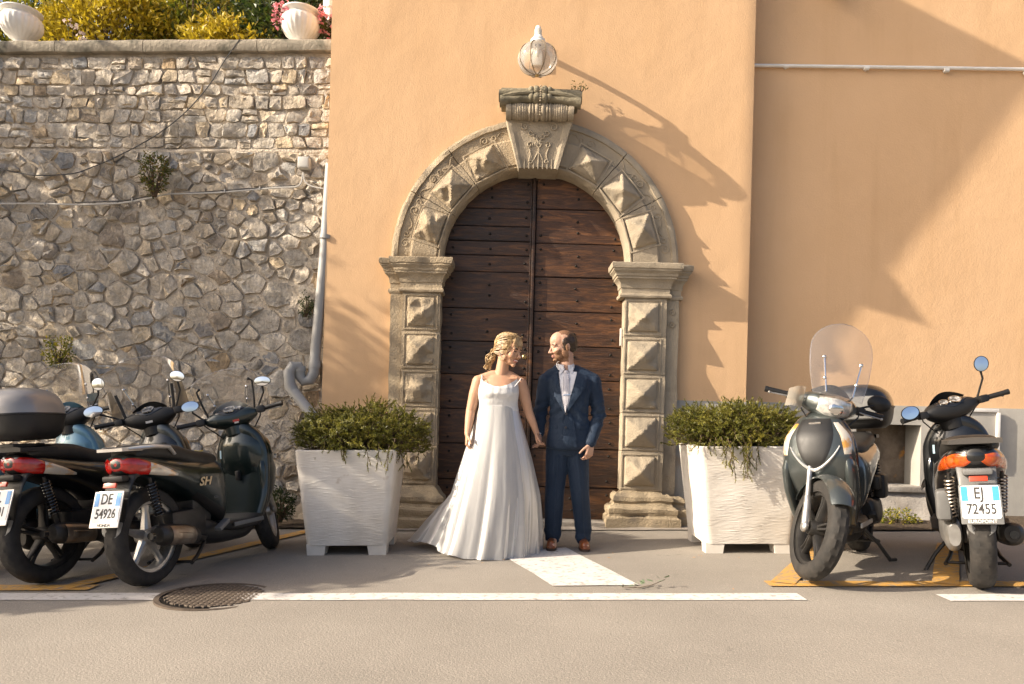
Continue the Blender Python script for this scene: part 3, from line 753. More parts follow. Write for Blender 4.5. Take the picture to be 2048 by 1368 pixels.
# ------------------------------------------------------------------ rubble stone retaining wall with garden above
XW0 = -1.80
def yw(x): return 7.50 + (XW0 - x) * 0.063
wall = empty('stone_wall', (-3.5, yw(-3.5), -0.1), label='tall grey rubble stone retaining wall under the garden', cat='wall')
def wb(m, name, mt, **kw):
    o = m.build(name, mt, None, **kw); o.parent = wall; o.matrix_parent_inverse = Matrix.Translation(-wall.location); return o
ZLED, ZCOP = 3.66, 4.60
M_MORTAR = mat('lime mortar', (0.57, 0.495, 0.395), 0.95, col2=(0.46, 0.39, 0.305), scale=7, bump=1.0, bscale=38, bdist=0.03, fleck=((0.11, 0.10, 0.085), 2.3, 0.58, 0.78))
def stone_mat(name):
    m = bpy.data.materials.new(name); m.use_nodes = True
    nt, N, L, b = node_bits(m)
    oi = N.new('ShaderNodeObjectInfo'); ge = N.new('ShaderNodeNewGeometry'); tc = N.new('ShaderNodeTexCoord')
    ad = N.new('ShaderNodeMath'); ad.operation = 'ADD'; L.new(oi.outputs['Random'], ad.inputs[0]); L.new(ge.outputs['Random Per Island'], ad.inputs[1])
    fr = N.new('ShaderNodeMath'); fr.operation = 'FRACT'; L.new(ad.outputs[0], fr.inputs[0])
    rp = N.new('ShaderNodeValToRGB'); rp.color_ramp.interpolation = 'LINEAR'
    cols = [(0.0, (0.30, 0.255, 0.20)), (0.14, (0.36, 0.32, 0.265)), (0.28, (0.25, 0.225, 0.19)), (0.42, (0.42, 0.375, 0.31)), (0.54, (0.33, 0.28, 0.215)),
            (0.66, (0.285, 0.265, 0.235)), (0.76, (0.40, 0.32, 0.215)), (0.84, (0.34, 0.315, 0.275)), (0.93, (0.165, 0.165, 0.165)), (1.0, (0.27, 0.20, 0.125))]
    e = rp.color_ramp.elements; e[0].position = 0; e[0].color = (*cols[0][1], 1); e[1].position = 1; e[1].color = (*cols[-1][1], 1)
    for p, c in cols[1:-1]: k = e.new(p); k.color = (*c, 1)
    L.new(fr.outputs[0], rp.inputs[0])
    n = N.new('ShaderNodeTexNoise'); n.inputs['Scale'].default_value = 13; n.inputs['Detail'].default_value = 10; n.inputs['Roughness'].default_value = 0.75; L.new(tc.outputs['Object'], n.inputs['Vector'])
    mr = N.new('ShaderNodeMapRange'); mr.inputs[1].default_value = 0.25; mr.inputs[2].default_value = 0.75; mr.inputs[3].default_value = 0.70; mr.inputs[4].default_value = 2.7
    L.new(n.outputs['Fac'], mr.inputs[0])
    hv = N.new('ShaderNodeHueSaturation'); hv.inputs['Saturation'].default_value = 1.02; L.new(rp.outputs[0], hv.inputs['Color']); L.new(mr.outputs[0], hv.inputs['Value'])
    n2 = N.new('ShaderNodeTexNoise'); n2.inputs['Scale'].default_value = 5; n2.inputs['Detail'].default_value = 5; L.new(tc.outputs['Object'], n2.inputs['Vector'])
    r2 = N.new('ShaderNodeMapRange'); r2.inputs[1].default_value = 0.60; r2.inputs[2].default_value = 0.70; r2.inputs[4].default_value = 0.55; L.new(n2.outputs['Fac'], r2.inputs[0])
    mx = N.new('ShaderNodeMix'); mx.data_type = 'RGBA'; L.new(r2.outputs[0], mx.inputs[0]); L.new(hv.outputs[0], mx.inputs[6]); mx.inputs[7].default_value = (0.30, 0.24, 0.16, 1)
    L.new(mx.outputs[2], b.inputs['Base Color']); b.inputs['Roughness'].default_value = 0.9; b.inputs['Specular IOR Level'].default_value = 0.2
    n3_ = N.new('ShaderNodeTexNoise'); n3_.inputs['Scale'].default_value = 22; n3_.inputs['Detail'].default_value = 8; n3_.inputs['Roughness'].default_value = 0.65; L.new(tc.outputs['Object'], n3_.inputs['Vector'])
    bp = N.new('ShaderNodeBump'); bp.inputs['Strength'].default_value = 1.0; bp.inputs['Distance'].default_value = 0.045
    L.new(n3_.outputs['Fac'], bp.inputs['Height']); L.new(bp.outputs[0], b.inputs['Normal'])
    return m
M_RUBBLE = stone_mat('rubble stone')
# mortar core
m = MB()
def core(u, v):
    x = -9.5 + (XW0 + 0.05 + 9.5) * u; z = -0.2 + (ZCOP + 0.25) * v
    fine = (x > -6.2)
    d = 0.020 * n3((x * 5.5, 1, z * 5.5)) + 0.012 * n3((x * 15, 4, z * 15))
    return (x, yw(x) + (-0.024 if z > ZLED else -0.040) + d, z)
m.sheet(core, 230, 140)
wb(m, 'mortar', M_MORTAR, fixn=False)
m = MB(); m.box((-5.6, 8.35, 2.2), (7.6, 0.9, 4.6), rot=Matrix.Rotation(-math.atan(0.063), 3, 'Z')); wb(m, 'wall_core', M_MORTAR, smooth=False)

def clip(poly, nx_, nz_, c):
    out = []
    for i in range(len(poly)):
        a, b = poly[i], poly[(i + 1) % len(poly)]
        da, db_ = a[0] * nx_ + a[1] * nz_ - c, b[0] * nx_ + b[1] * nz_ - c
        if da <= 0: out.append(a)
        if (da < 0 < db_) or (db_ < 0 < da):
            t = da / (da - db_); out.append((a[0] + (b[0] - a[0]) * t, a[1] + (b[1] - a[1]) * t))
    return out
def cells(seeds, bounds, sx):
    """power diagram of weighted seeds (x, z, w); x squeezed by sx"""
    S = np.array([(p[0] / sx, p[1], p[2]) for p in seeds]); res = []
    for i, (x, z, w) in enumerate(S):
        d = (S[:, 0] - x) ** 2 + (S[:, 1] - z) ** 2
        idx = np.argsort(d)[1:26]
        poly = [(bounds[0] / sx, bounds[2]), (bounds[1] / sx, bounds[2]), (bounds[1] / sx, bounds[3]), (bounds[0] / sx, bounds[3])]
        for j in idx:
            X, Z, W = S[j]
            nx_, nz_ = X - x, Z - z
            c = ((X * X + Z * Z - W) - (x * x + z * z - w)) / 2
            poly = clip(poly, nx_, nz_, c)
            if len(poly) < 3: break
        res.append([(p[0] * sx, p[1]) for p in poly] if len(poly) >= 3 else None)
    return res
def area(p): return 0.5 * abs(sum(p[i][0] * p[(i + 1) % len(p)][1] - p[(i + 1) % len(p)][0] * p[i][1] for i in range(len(p))))
def stone_mesh(poly, gap, dep, seed, squar=False):
    """a stone face: uneven outline, worn shoulder, tilted lumpy front. returns verts, faces about its centre"""
    rs = random.Random(seed)
    cx = sum(p[0] for p in poly) / len(poly); cz = sum(p[1] for p in poly) / len(poly)
    pts = []
    for i in range(len(poly)):
        a, b = poly[i], poly[(i + 1) % len(poly)]
        L_ = math.hypot(b[0] - a[0], b[1] - a[1]); k = max(1, int(L_ / 0.055))
        for j in range(k):
            t = (j + 0.0) / k
            pts.append((a[0] + (b[0] - a[0]) * t, a[1] + (b[1] - a[1]) * t))
    out = []
    n = len(pts)
    for i, (x, z) in enumerate(pts):      # round the corners a little, then pull in for the joint
        px_, pz_ = pts[i - 1]; qx, qz = pts[(i + 1) % n]
        x, z = x * 0.84 + (px_ + qx) * 0.08, z * 0.84 + (pz_ + qz) * 0.08
        dx, dz = x - cx, z - cz; r = math.hypot(dx, dz) + 1e-6
        k = max(0.25, (r - gap * 0.7 - rs.uniform(0, gap * 1.3) - rs.choice((0, 0, 0, 0.008))) / r)
        out.append((dx * k, dz * k))
    n = len(out); so_ = rs.uniform(0, 50)
    if not squar: out = [(x * (1 + 0.14 * n3((x * 13 + so_, z * 13, 1))), z * (1 + 0.14 * n3((x * 13, z * 13 + so_, 4)))) for x, z in out]
    rad = math.sqrt(area(poly) / PI)
    tx, tz = rs.uniform(-0.13, 0.13), rs.uniform(-0.13, 0.13)
    vs_, fs = [], []
    for (sc, y) in ((1.0, 0.05), (0.995, -dep * 0.80), (0.945, -dep * 0.97), (0.55, -dep * 1.0)):
        for (x, z) in out:
            yy = y
            if y < 0:
                yy += (x * tx + z * tz) * (0.6 if sc > 0.95 else 1.0) + rs.uniform(-1, 1) * dep * (0.10 if sc > 0.95 else 0.20)
            j = 1 + rs.uniform(-0.05, 0.05) if sc < 0.95 else 1
            vs_.append((x * sc * j, yy, z * sc * j))
    vs_.append((rs.uniform(-.2, .2) * rad, -dep * rs.uniform(0.85, 1.2), rs.uniform(-.2, .2) * rad))
    for r_ in range(3):
        for i in range(n):
            k = (i + 1) % n
            fs.append((r_ * n + i, r_ * n + k, (r_ + 1) * n + k, (r_ + 1) * n + i))
    for i in range(n): fs.append((3 * n + i, 3 * n + (i + 1) % n, 4 * n))
    return (cx, cz), vs_, fs
stones = []
rs = random.Random(21)
# upper band: squarish stones laid roughly in courses
XEND = -7.2
z = ZLED + 0.015; rows = [z]
while z < ZCOP - 0.06:
    z += rs.uniform(0.10, 0.165); rows.append(min(z, ZCOP))
rows[-1] = ZCOP
def bed(k, x): return rows[k] + (0 if k in (0, len(rows) - 1) else 0.028 * n3((x * 2.3, k * 7.7, 1)) + 0.012 * n3((x * 8, k * 3.1, 5)))
for k in range(len(rows) - 1):
    x = XW0; sl = 0
    while x > XEND:
        w = rs.choice([0.09, 0.12, 0.14, 0.16, 0.18, 0.21, 0.26]) * rs.uniform(0.85, 1.15); sl2 = rs.uniform(-0.022, 0.022)
        x2 = x - w; hm = (bed(k, x) + bed(k + 1, x)) / 2
        A, B_, C, D_ = (x2 - sl2, bed(k, x2)), (x - sl, bed(k, x)), (x + sl, bed(k + 1, x)), (x2 + sl2, bed(k + 1, x2))
        def cut(p, q_, f): return (p[0] + (q_[0] - p[0]) * f, p[1] + (q_[1] - p[1]) * f)
        poly = []
        for i_, (p, pv, nx_) in enumerate(((A, D_, B_), (B_, A, C), (C, B_, D_), (D_, C, A))):   # knocked corners
            f = rs.uniform(0.03, 0.24)
            poly += [cut(p, pv, f), cut(p, nx_, rs.uniform(0.03, 0.2))]
        if w > 0.15 and rs.random() < 0.22:      # two thin stones in one course
            h1 = rs.uniform(0.4, 0.6); L1, R1 = cut(A, D_, h1), cut(B_, C, h1)
            for pl in ([A, B_, R1, L1], [L1, R1, C, D_]): stones.append((pl, rs.uniform(0.002, 0.007), rs.uniform(0.04, 0.06)))
        else: stones.append((poly, rs.uniform(0.001, 0.006), rs.uniform(0.040, 0.066)))
        x, sl = x2, sl2
# lower wall: irregular stones of all sizes, deep pointing
seeds = []; tries = 0
cand = []
while tries < 9000:
    tries += 1
    x = rs.uniform(XEND, XW0); zz = rs.uniform(-0.05, ZLED - 0.03)
    big = rs.random()
    r_ = 0.165 if big > 0.93 else (0.125 if big > 0.72 else (0.085 if big > 0.4 else 0.058))
    if zz > 3.0: r_ *= 0.85
    if all(((x - q_[0]) / 1.25) ** 2 + (zz - q_[1]) ** 2 > ((r_ + q_[2]) * 0.80) ** 2 for q_ in cand): cand.append((x, zz, r_))
seeds = [(x, z_, r_ * r_ * 0.75) for x, z_, r_ in cand]
for p in cells(seeds, (XEND, XW0, -0.1, ZLED - 0.02), 1.25):
    if p and area(p) > 0.003: stones.append((p, rs.choice([0.001, 0.003, 0.006, 0.010, 0.018]) * rs.uniform(0.8, 1.2), rs.uniform(0.046, 0.080)))
vis = []
for i, (p, g, d) in enumerate(stones):
    cx = sum(q_[0] for q_ in p) / len(p); cz = sum(q_[1] for q_ in p) / len(p)
    hid = (cx < -5.45) or (cz < 0.95 and cx < -2.2) or cz < 0.15
    vis.append((0 if hid else area(p), i))
vis.sort(reverse=True)
own = set(i for a, i in vis[:298] if a > 0)
rest = MB()
for i, (p, g, d) in enumerate(stones):
    (cx, cz), v_, f_ = stone_mesh(p, g, d, 100 + i)
    base = yw(cx) + (0.004 if cz > ZLED else -0.004)
    if i in own:
        m = MB(); m.add(v_, f_)
        o = wb(m, 'stone', M_RUBBLE, ang=38); o.location = (cx, base, cz)
    else: rest.add(v_, f_, Matrix.Translation((cx, base, cz)))
o = wb(rest, 'stones', M_RUBBLE, ang=38); o['kind'] = 'stuff'
print('stones', len(stones), 'own', len(own))
# ledge between the two builds
m = MB()
def ledge(u, v):
    x = XEND + (XW0 - XEND) * u
    a = v * PI
    return (x, yw(x) - 0.030 - 0.016 * math.sin(a) + 0.012 * n3((x * 4, v, 2)), ZLED - 0.045 + 0.06 * v + 0.012 * n3((x * 3, 0, 8)))
m.sheet(ledge, 160, 4); wb(m, 'mortar_ledge', M_MORTAR, fixn=False)
# coping slabs
x = XW0 + 0.02; k = 0
M_COPE = mat('coping stone', (0.33, 0.285, 0.22), 0.95, col2=(0.22, 0.195, 0.15), scale=5, bump=0.9, bscale=30, bdist=0.015, fleck=((0.10, 0.095, 0.07), 4, 0.55, 0.68))
while x > -9.2:
    w = rng.uniform(0.85, 1.25)
    m = MB(); N_ = 10; rings = []
    for i in range(N_ + 1):
        xx = x - 0.003 - (w - 0.006) * i / N_; y0 = yw(xx) - 0.105
        zz0, zz1 = ZCOP + 0.03, ZCOP + 0.145
        pr = [(y0 + 0.01, zz0), (y0, zz0 + 0.02), (y0 - 0.004, zz0 + 0.06), (y0, zz1 - 0.02), (y0 + 0.015, zz1), (y0 + 0.25, zz1 + 0.004), (y0 + 0.45, zz1), (y0 + 0.45, zz0)]
        rings.append([Vector((xx, a + 0.010 * n3((xx * 6, a * 6, b * 6)), b + 0.008 * n3((xx * 5, 3, b * 9)))) for a, b in pr])
    m.loft(rings); wb(m, 'coping_slab', M_COPE, ang=40); x -= w

# ------------------------------------------------------------------ terrace and garden
m = MB(); m.sheet(lambda u, v: (-14 + 12.15 * u, 8.0 + 8 * v, 4.66 + 0.04 * n3((u * 8, v * 8, 0))), 20, 12)
tag(m.build('garden_soil', M_SOIL, fixn=False), kind='structure')
def leaf_mat(name, c1, c2, c3, tl=0.35, patch=0.0):
    m = bpy.data.materials.new(name); m.use_nodes = True
    nt, N, L, b = node_bits(m)
    ge = N.new('ShaderNodeNewGeometry'); rp = N.new('ShaderNodeValToRGB'); e = rp.color_ramp.elements
    e[0].color = (*c1, 1); e[1].color = (*c3, 1); k = e.new(0.5); k.color = (*c2, 1)
    L.new(ge.outputs['Random Per Island'], rp.inputs[0])
    if patch:      # lighter and darker growth in drifts through the plant
        tc = N.new('ShaderNodeTexCoord'); nz = N.new('ShaderNodeTexNoise'); nz.inputs['Scale'].default_value = 7; nz.inputs['Detail'].default_value = 3; L.new(tc.outputs['Object'], nz.inputs['Vector'])
        ad = N.new('ShaderNodeMath'); ad.operation = 'MULTIPLY_ADD'; ad.inputs[1].default_value = 0.55; L.new(ge.outputs['Random Per Island'], ad.inputs[0])
        mrp = N.new('ShaderNodeMapRange'); mrp.inputs[1].default_value = 0.3; mrp.inputs[2].default_value = 0.7; mrp.inputs[3].default_value = -0.1; mrp.inputs[4].default_value = patch; L.new(nz.outputs['Fac'], mrp.inputs[0])
        L.new(mrp.outputs[0], ad.inputs[2]); L.new(ad.outputs[0], rp.inputs[0])
    L.new(rp.outputs[0], b.inputs['Base Color']); b.inputs['Roughness'].default_value = 0.45
    t = N.new('ShaderNodeBsdfTranslucent'); L.new(rp.outputs[0], t.inputs[0])
    mx = N.new('ShaderNodeMixShader'); mx.inputs[0].default_value = tl
    out = N['Material Output']; L.new(b.outputs[0], mx.inputs[1]); L.new(t.outputs[0], mx.inputs[2]); L.new(mx.outputs[0], out.inputs[0])
    return m
M_LEAF_Y = leaf_mat('yellow leaves', (0.26, 0.19, 0.012), (0.44, 0.335, 0.02), (0.60, 0.49, 0.05))
M_LEAF_YG = leaf_mat('yellow green leaves', (0.07, 0.10, 0.012), (0.20, 0.20, 0.018), (0.46, 0.37, 0.03))
M_LEAF_G = leaf_mat('green leaves', (0.018, 0.040, 0.008), (0.045, 0.075, 0.014), (0.11, 0.125, 0.022))
M_LEAF_DG = leaf_mat('dark green leaves', (0.012, 0.028, 0.007), (0.028, 0.05, 0.012), (0.06, 0.085, 0.02))
M_TWIG = mat('twig bark', (0.09, 0.06, 0.035), 0.9)
M_PETAL_P = leaf_mat('pink petals', (0.75, 0.18, 0.24), (0.80, 0.32, 0.36), (0.80, 0.55, 0.55))
M_PETAL_W = leaf_mat('pale petals', (0.78, 0.62, 0.60), (0.80, 0.72, 0.68), (0.82, 0.76, 0.72))
def leaf(vs_, fs, p, d, up, L_, w, fold=0.25, npts=3):
    """one pointed, slightly folded leaf of four faces"""
    d = d.normalized(); s = d.cross(up)
    s = s.normalized() if s.length > 1e-4 else d.orthogonal().normalized()
    n = s.cross(d)
    b = len(vs_)
    vs_ += [p, p + d * L_ * 0.45 + s * w / 2 + n * w * fold, p + d * L_ * 0.5 - n * L_ * 0.03, p + d * L_ * 0.45 - s * w / 2 + n * w * fold, p + d * L_ - n * L_ * 0.10]
    fs += [(b, b + 1, b + 2), (b, b + 2, b + 3), (b + 1, b + 4, b + 2), (b + 2, b + 4, b + 3)]
def rnd_dir(r): 
    while True:
        v = Vector((r.uniform(-1, 1), r.uniform(-1, 1), r.uniform(-1, 1)))
        if 0.05 < v.length < 1: return v.normalized()
def bush(name, label, cat_, c, rad, nclump, per, L_, mt, seed, group=None, stems=7, twig=True):
    """stems fanning from the foot, each clump a spray of leaves about a twig end, spread through the volume"""
    r = random.Random(seed); t = empty(name, (c[0], c[1], c[2]), label=label, cat=cat_, group=group)
    vs_, fs = [], []; st = MB()
    for i in range(nclump):
        d = rnd_dir(r); k = r.uniform(0.35, 1.0) ** 0.5 * (1 + 0.25 * n3((d.x * 2 + seed, d.y * 2, d.z * 2)))
        p = Vector((d.x * rad[0] * k, d.y * rad[1] * k, rad[2] + d.z * rad[2] * k))
        if p.z < 0.02: p.z = r.uniform(0.02, 0.2)
        out = (d + Vector((0, 0, 0.35)) + rnd_dir(r) * 0.5).normalized()
        for j in range(per):
            dd = (out + rnd_dir(r) * 0.95).normalized()
            leaf(vs_, fs, p + rnd_dir(r) * L_ * 0.9, dd, rnd_dir(r), L_ * r.uniform(0.6, 1.25), L_ * r.uniform(0.38, 0.6))
        if i % 5 == 0 and twig: st.tube([(p.x * 0.15, p.y * 0.15, 0.0), (p.x * 0.5, p.y * 0.5, p.z * 0.55), tuple(p)], [0.010, 0.006, 0.003], 5)
    m = MB(); m.add(vs_, fs); m.build('leaves', mt, t, smooth=False, fixn=False)
    if st.v: st.build('branches', M_TWIG, t)
    return t
ZT = 4.66
bush('garden_shrub', 'broad golden yellow shrub spreading over the coping beside the left urn', 'shrub', (-4.75, 8.75, ZT), (0.85, 0.5, 0.66), 1100, 6, 0.085, M_LEAF_Y, 1)
bush('garden_shrub', 'yellow green shrub with open sprays between the two golden shrubs', 'shrub', (-4.0, 9.05, ZT), (0.75, 0.55, 0.75), 800, 6, 0.085, M_LEAF_YG, 2)
bush('garden_shrub', 'low golden shrub tumbling forward at mid terrace', 'shrub', (-3.35, 8.55, ZT), (0.62, 0.42, 0.40), 620, 6, 0.075, M_LEAF_Y, 3)
bush('garden_shrub', 'glossy green shrub with flecks of light behind the right urn', 'shrub', (-2.55, 8.75, ZT), (0.80, 0.5, 0.75), 1200, 6, 0.075, M_LEAF_G, 4)
bush('garden_shrub', 'dark green shrub growing behind the golden shrubs', 'shrub', (-3.8, 9.9, ZT), (1.0, 0.6, 1.05), 1100, 6, 0.09, M_LEAF_DG, 5)
bush('garden_shrub', 'tall dark green shrub at the back of the terrace by the house', 'shrub', (-2.2, 10.0, ZT), (1.2, 0.6, 1.15), 1200, 6, 0.09, M_LEAF_DG, 6)
bush('garden_shrub', 'green and yellow shrub at the far left end of the terrace', 'shrub', (-6.1, 9.2, ZT), (0.9, 0.6, 0.7), 800, 6, 0.085, M_LEAF_YG, 8)
bush('garden_shrub', 'deep green shrub filling the back of the terrace on the left', 'shrub', (-5.6, 10.2, ZT), (1.3, 0.7, 1.2), 1100, 6, 0.09, M_LEAF_DG, 9)
def urn(px, py_foot, Y, sc, label, seed):
    x, z = at(px, py_foot, Y); z = ZCOP + 0.15
    t = empty('garden_urn', (x, Y, z), label=label, cat='urn', group='white urns on the wall')
    m = MB(); m.lathe([(0.13, 0.0), (0.13, 0.02), (0.115, 0.028), (0.085, 0.05), (0.06, 0.085), (0.055, 0.105)], 32); m.build('foot', M_WHITE, t)
    pr = [(0.055, 0.10), (0.075, 0.108), (0.10, 0.125), (0.15, 0.17), (0.185, 0.225), (0.198, 0.28), (0.19, 0.325), (0.168, 0.35), (0.163, 0.362)]
    m = MB(); m.lathe(pr, 96, mod=lambda r, z_, a, i: r * (1 + (0.045 * abs(math.sin(11 * a)) if 2 <= i <= 6 else 0)), cap=False); m.build('bowl', M_WHITE, t, ang=38)
    m = MB(); m.lathe([(0.156, 0.355), (0.160, 0.37), (0.172, 0.385), (0.192, 0.393), (0.198, 0.402), (0.194, 0.414), (0.18, 0.414), (0.165, 0.40), (0.001, 0.395)], 40, cap=False); m.build('rim', M_WHITE, t)
    t.scale = (sc, sc, sc)
    return t, Vector((x, Y, z))
u1, p1 = urn(42, 78, 7.86, 1.0, 'white fluted urn on the coping beside the golden shrub', 1)
u2, p2 = urn(601, 74, 7.72, 1.0, 'white fluted urn on the coping with pink flowers at its rim', 2)
def flowers(name, label, c, rad, n, mt, seed, lmt=M_LEAF_G):
    r = random.Random(seed); t = empty(name, tuple(c), label=label, cat='flowers')
    vs_, fs = [], []; lv, lf = [], []; st = MB()
    for i in range(n):
        d = rnd_dir(r); p = Vector((d.x * rad[0], d.y * rad[1], rad[2] + d.z * rad[2])) * r.uniform(0.6, 1)
        st.tube([(0, 0, 0), (p.x * 0.5, p.y * 0.5, p.z * 0.6), tuple(p)], 0.003, 4)
        for j in range(7):
            c_ = p + rnd_dir(r) * 0.035
            ax = rnd_dir(r)
            for k in range(5):
                dd = (Matrix.Rotation(2 * PI * k / 5, 3, ax) @ ax.orthogonal().normalized())
                leaf(vs_, fs, c_, dd, ax, 0.022, 0.018)
        for j in range(4): leaf(lv, lf, p * r.uniform(0.3, 0.9), rnd_dir(r), Vector((0, 0, 1)), 0.05, 0.04)
    m = MB(); m.add(vs_, fs); m.build('petals', mt, t, smooth=False, fixn=False)
    m = MB(); m.add(lv, lf); m.build('leaves', lmt, t, smooth=False, fixn=False)
    st.build('stems', M_TWIG, t)
flowers('geranium', 'pink geranium trailing over the left side of the right urn', p2 + Vector((-0.17, -0.04, 0.22)), (0.12, 0.10, 0.15), 20, M_PETAL_P, 5)
flowers('geranium', 'pink and white flowers between the right urn and the house corner', p2 + Vector((0.27, 0.02, 0.16)), (0.10, 0.10, 0.18), 16, M_PETAL_P, 6)
flowers('plumbago', 'pale flower sprays standing beside the left urn', Vector((p1.x + 0.42, 8.05, 4.70)), (0.16, 0.12, 0.24), 14, M_PETAL_W, 7)
px_, pz_ = at(658, 40, 7.85)
m = MB(); m.lathe([(0.09, 0), (0.09, 0.05), (0.07, 0.07), (0.07, 0.5), (0.085, 0.52), (0.085, 0.6)], 24, Matrix.Translation((px_ + 0.02, 7.85, ZCOP + 0.149)), mod=lambda r, z_, a, i: r * (1 - 0.05 * abs(math.sin(6 * a))))
tag(m.build('garden_post', M_WHITE), 'white fluted post on the coping against the house corner', 'post')

# ------------------------------------------------------------------ drain pipe with its trap, box and cables on the stone wall
YP = 7.33
def px3(px, py, y): x, z_ = at(px, py, y); return (x, y, z_)
dp = empty('drain_pipe', (at(640, 740, YP)[0], YP, 0.9), label='grey plastic downpipe with a looped trap beside the house corner', cat='drain pipe')
def dpb(m, name, mt, **kw):
    o = m.build(name, mt, None, **kw); o.parent = dp; o.matrix_parent_inverse = Matrix.Translation(-dp.location); return o
m = MB(); m.tube([px3(661, 330, YP + .03), px3(648, 520, YP + 0.01), px3(632, 690, YP), px3(629, 735, YP)], 0.050, 20); dpb(m, 'downpipe', M_PIPE)
m = MB(); m.tube([px3(629, 725, YP), px3(628, 745, YP), px3(620, 760, YP), px3(608, 762, YP), px3(600, 752, YP - .01), px3(599, 735, YP - .02)], 0.054, 20); dpb(m, 'trap_bend', M_PIPE)
m = MB(); m.tube([px3(600, 742, YP - .02), px3(596, 733, YP - .03), px3(586, 732, YP - .05), px3(578, 745, YP - .06), px3(580, 770, YP - .07), px3(592, 792, YP - .08)], 0.055, 20); dpb(m, 'swan_bend', M_PIPE)
m = MB(); m.tube([px3(588, 783, YP - .08), px3(610, 812, YP - .12), px3(640, 850, YP - .16)], 0.051, 20); dpb(m, 'outlet_pipe', M_PIPE)
for a, b in (((631, 722), (630, 735)), ((599, 733), (600, 743)), ((580, 770), (584, 780)), ((652, 470), (651, 478))):
    m = MB(); m.tube([px3(*a, YP - (.04 if a[0] < 590 else (.02 if a[0] < 605 else 0))), px3(*b, YP - (.05 if a[0] < 590 else (.02 if a[0] < 605 else 0)))], 0.0585, 20); dpb(m, 'pipe_collar', M_PIPE)
jx, jz = at(607, 325, 7.40)
jb = empty('junction_box', (jx, 7.45, jz), label='small pale square junction box on the stone wall', cat='junction box')
m = MB(); m.box((0, -0.02, 0), (0.115, 0.09, 0.115), bev=0.012); m.build('housing', M_BOXPL, jb)
m = MB(); m.box((0, -0.068, 0), (0.10, 0.012, 0.10), bev=0.005); m.build('lid', M_BOXPL, jb)
def cable(name, label, pts, r, mt, y=7.40, clips=()):
    t = empty(name, (0, 0, 0), label=label, cat='cable')
    def yy(px): return yw(at(px, 400, 7.5)[0]) - 0.105
    P = [px3(px, py, yy(px)) for px, py in pts]
    # smooth with a spline through the points
    ts = list(range(len(P))); Q = []
    for k in range((len(P) - 1) * 6 + 1):
        tt = k / 6; Q.append(tuple(cr_interp(ts, [p[c] for p in P], tt) for c in range(3)))
    t.location = P[0]
    m = MB(); m.tube([tuple(Vector(q_) - Vector(P[0])) for q_ in Q], r, 6); m.build('sheath', mt, t)
    for (px, py) in clips:
        m = MB(); m.box(tuple(Vector(px3(px, py, yy(px))) - Vector(P[0])), (0.012, 0.03, 0.035), bev=0.003); m.build('clip', mt, t)
    return t
cable('wall_cable', 'pale grey cable clipped level across the stone wall', [(-40, 408), (60, 407), (150, 409), (230, 407), (300, 396), (340, 388), (420, 386), (500, 380), (560, 375), (590, 374), (602, 366), (606, 345)], 0.0085, M_CABLE, clips=[(90, 408), (265, 400), (450, 382), (520, 377)])
cable('wall_cable', 'short pale cable looping from the junction box to the house', [(607, 345), (609, 360), (618, 370), (632, 375), (646, 377)], 0.0075, M_CABLE)
cable('wall_cable', 'thin dark cable sagging diagonally down the stone wall from the coping', [(480, 78), (450, 120), (420, 168), (370, 225), (320, 265), (260, 300), (200, 328), (140, 348), (80, 351), (20, 342), (-40, 325)], 0.006, M_CABLE_DK)
cable('wall_cable', 'thin black cable just above the pale cable on the stone wall', [(150, 405), (240, 402), (310, 391), (420, 383), (500, 377), (590, 371)], 0.005, M_CABLE_DK)
# weeds rooted in the joints
def weed(label, px, py, Y, rad, n, mt, seed, L_=0.035):
    x, z_ = at(px, py, Y)
    return bush('wall_weed', label, 'weed', (x, Y - 0.02, z_ - rad[2]), rad, n, 5, L_, mt, seed, twig=True)
M_WEED = leaf_mat('weed leaves', (0.05, 0.075, 0.012), (0.10, 0.12, 0.02), (0.22, 0.13, 0.02))
weed('leafy green weed with rusty leaves growing from the wall at the level cable', 312, 350, 7.42, (0.13, 0.09, 0.22), 130, M_WEED, 31)
weed('small green weed beside the downpipe', 612, 610, 7.40, (0.06, 0.05, 0.12), 60, M_LEAF_G, 32, 0.025)
weed('straw coloured weed low on the stone wall behind the scooters', 120, 705, 7.48, (0.14, 0.06, 0.16), 90, M_LEAF_YG, 33)
weed('dark weed tuft at the foot of the stone wall by the planter', 560, 1010, 7.15, (0.14, 0.10, 0.16), 130, M_LEAF_DG, 34)
weed('tiny weed sprouting beside the keystone crown', 1160, 178, 7.22, (0.08, 0.03, 0.05), 10, M_WEED, 35, 0.025)
weed('dry weed tuft under the niche sill', 1790, 1040, 7.2, (0.22, 0.10, 0.10), 120, M_LEAF_YG, 36, 0.03)
# ------------------------------------------------------------------ scooters
M_TYRE = mat('tyre rubber', (0.014, 0.013, 0.012), 0.8, col2=(0.032, 0.028, 0.024), scale=14, bump=0.3, bscale=120, bdist=0.002)
M_BLK = mat('black plastic', (0.007, 0.007, 0.0075), 0.5, col2=(0.012, 0.0115, 0.011), scale=12, rvar=0.1, bump=0.15, bscale=220, bdist=0.001)
M_BLKG = mat('black gloss', (0.012, 0.012, 0.013), 0.22, coat=0.4)
M_SEAT = mat('seat vinyl', (0.012, 0.0105, 0.009), 0.55, col2=(0.02, 0.018, 0.015), scale=10, bump=0.25, bscale=240, bdist=0.001)
M_ALU = mat('cast aluminium', (0.50, 0.49, 0.47), 0.42, 0.85, col2=(0.36, 0.35, 0.33), scale=14, rvar=0.1)
M_ALUDK = mat('dark alloy', (0.055, 0.052, 0.05), 0.45, 0.6, col2=(0.035, 0.033, 0.03), scale=14, rvar=0.1)
M_CHROME = mat('chrome', (0.72, 0.71, 0.69), 0.12, 1.0)
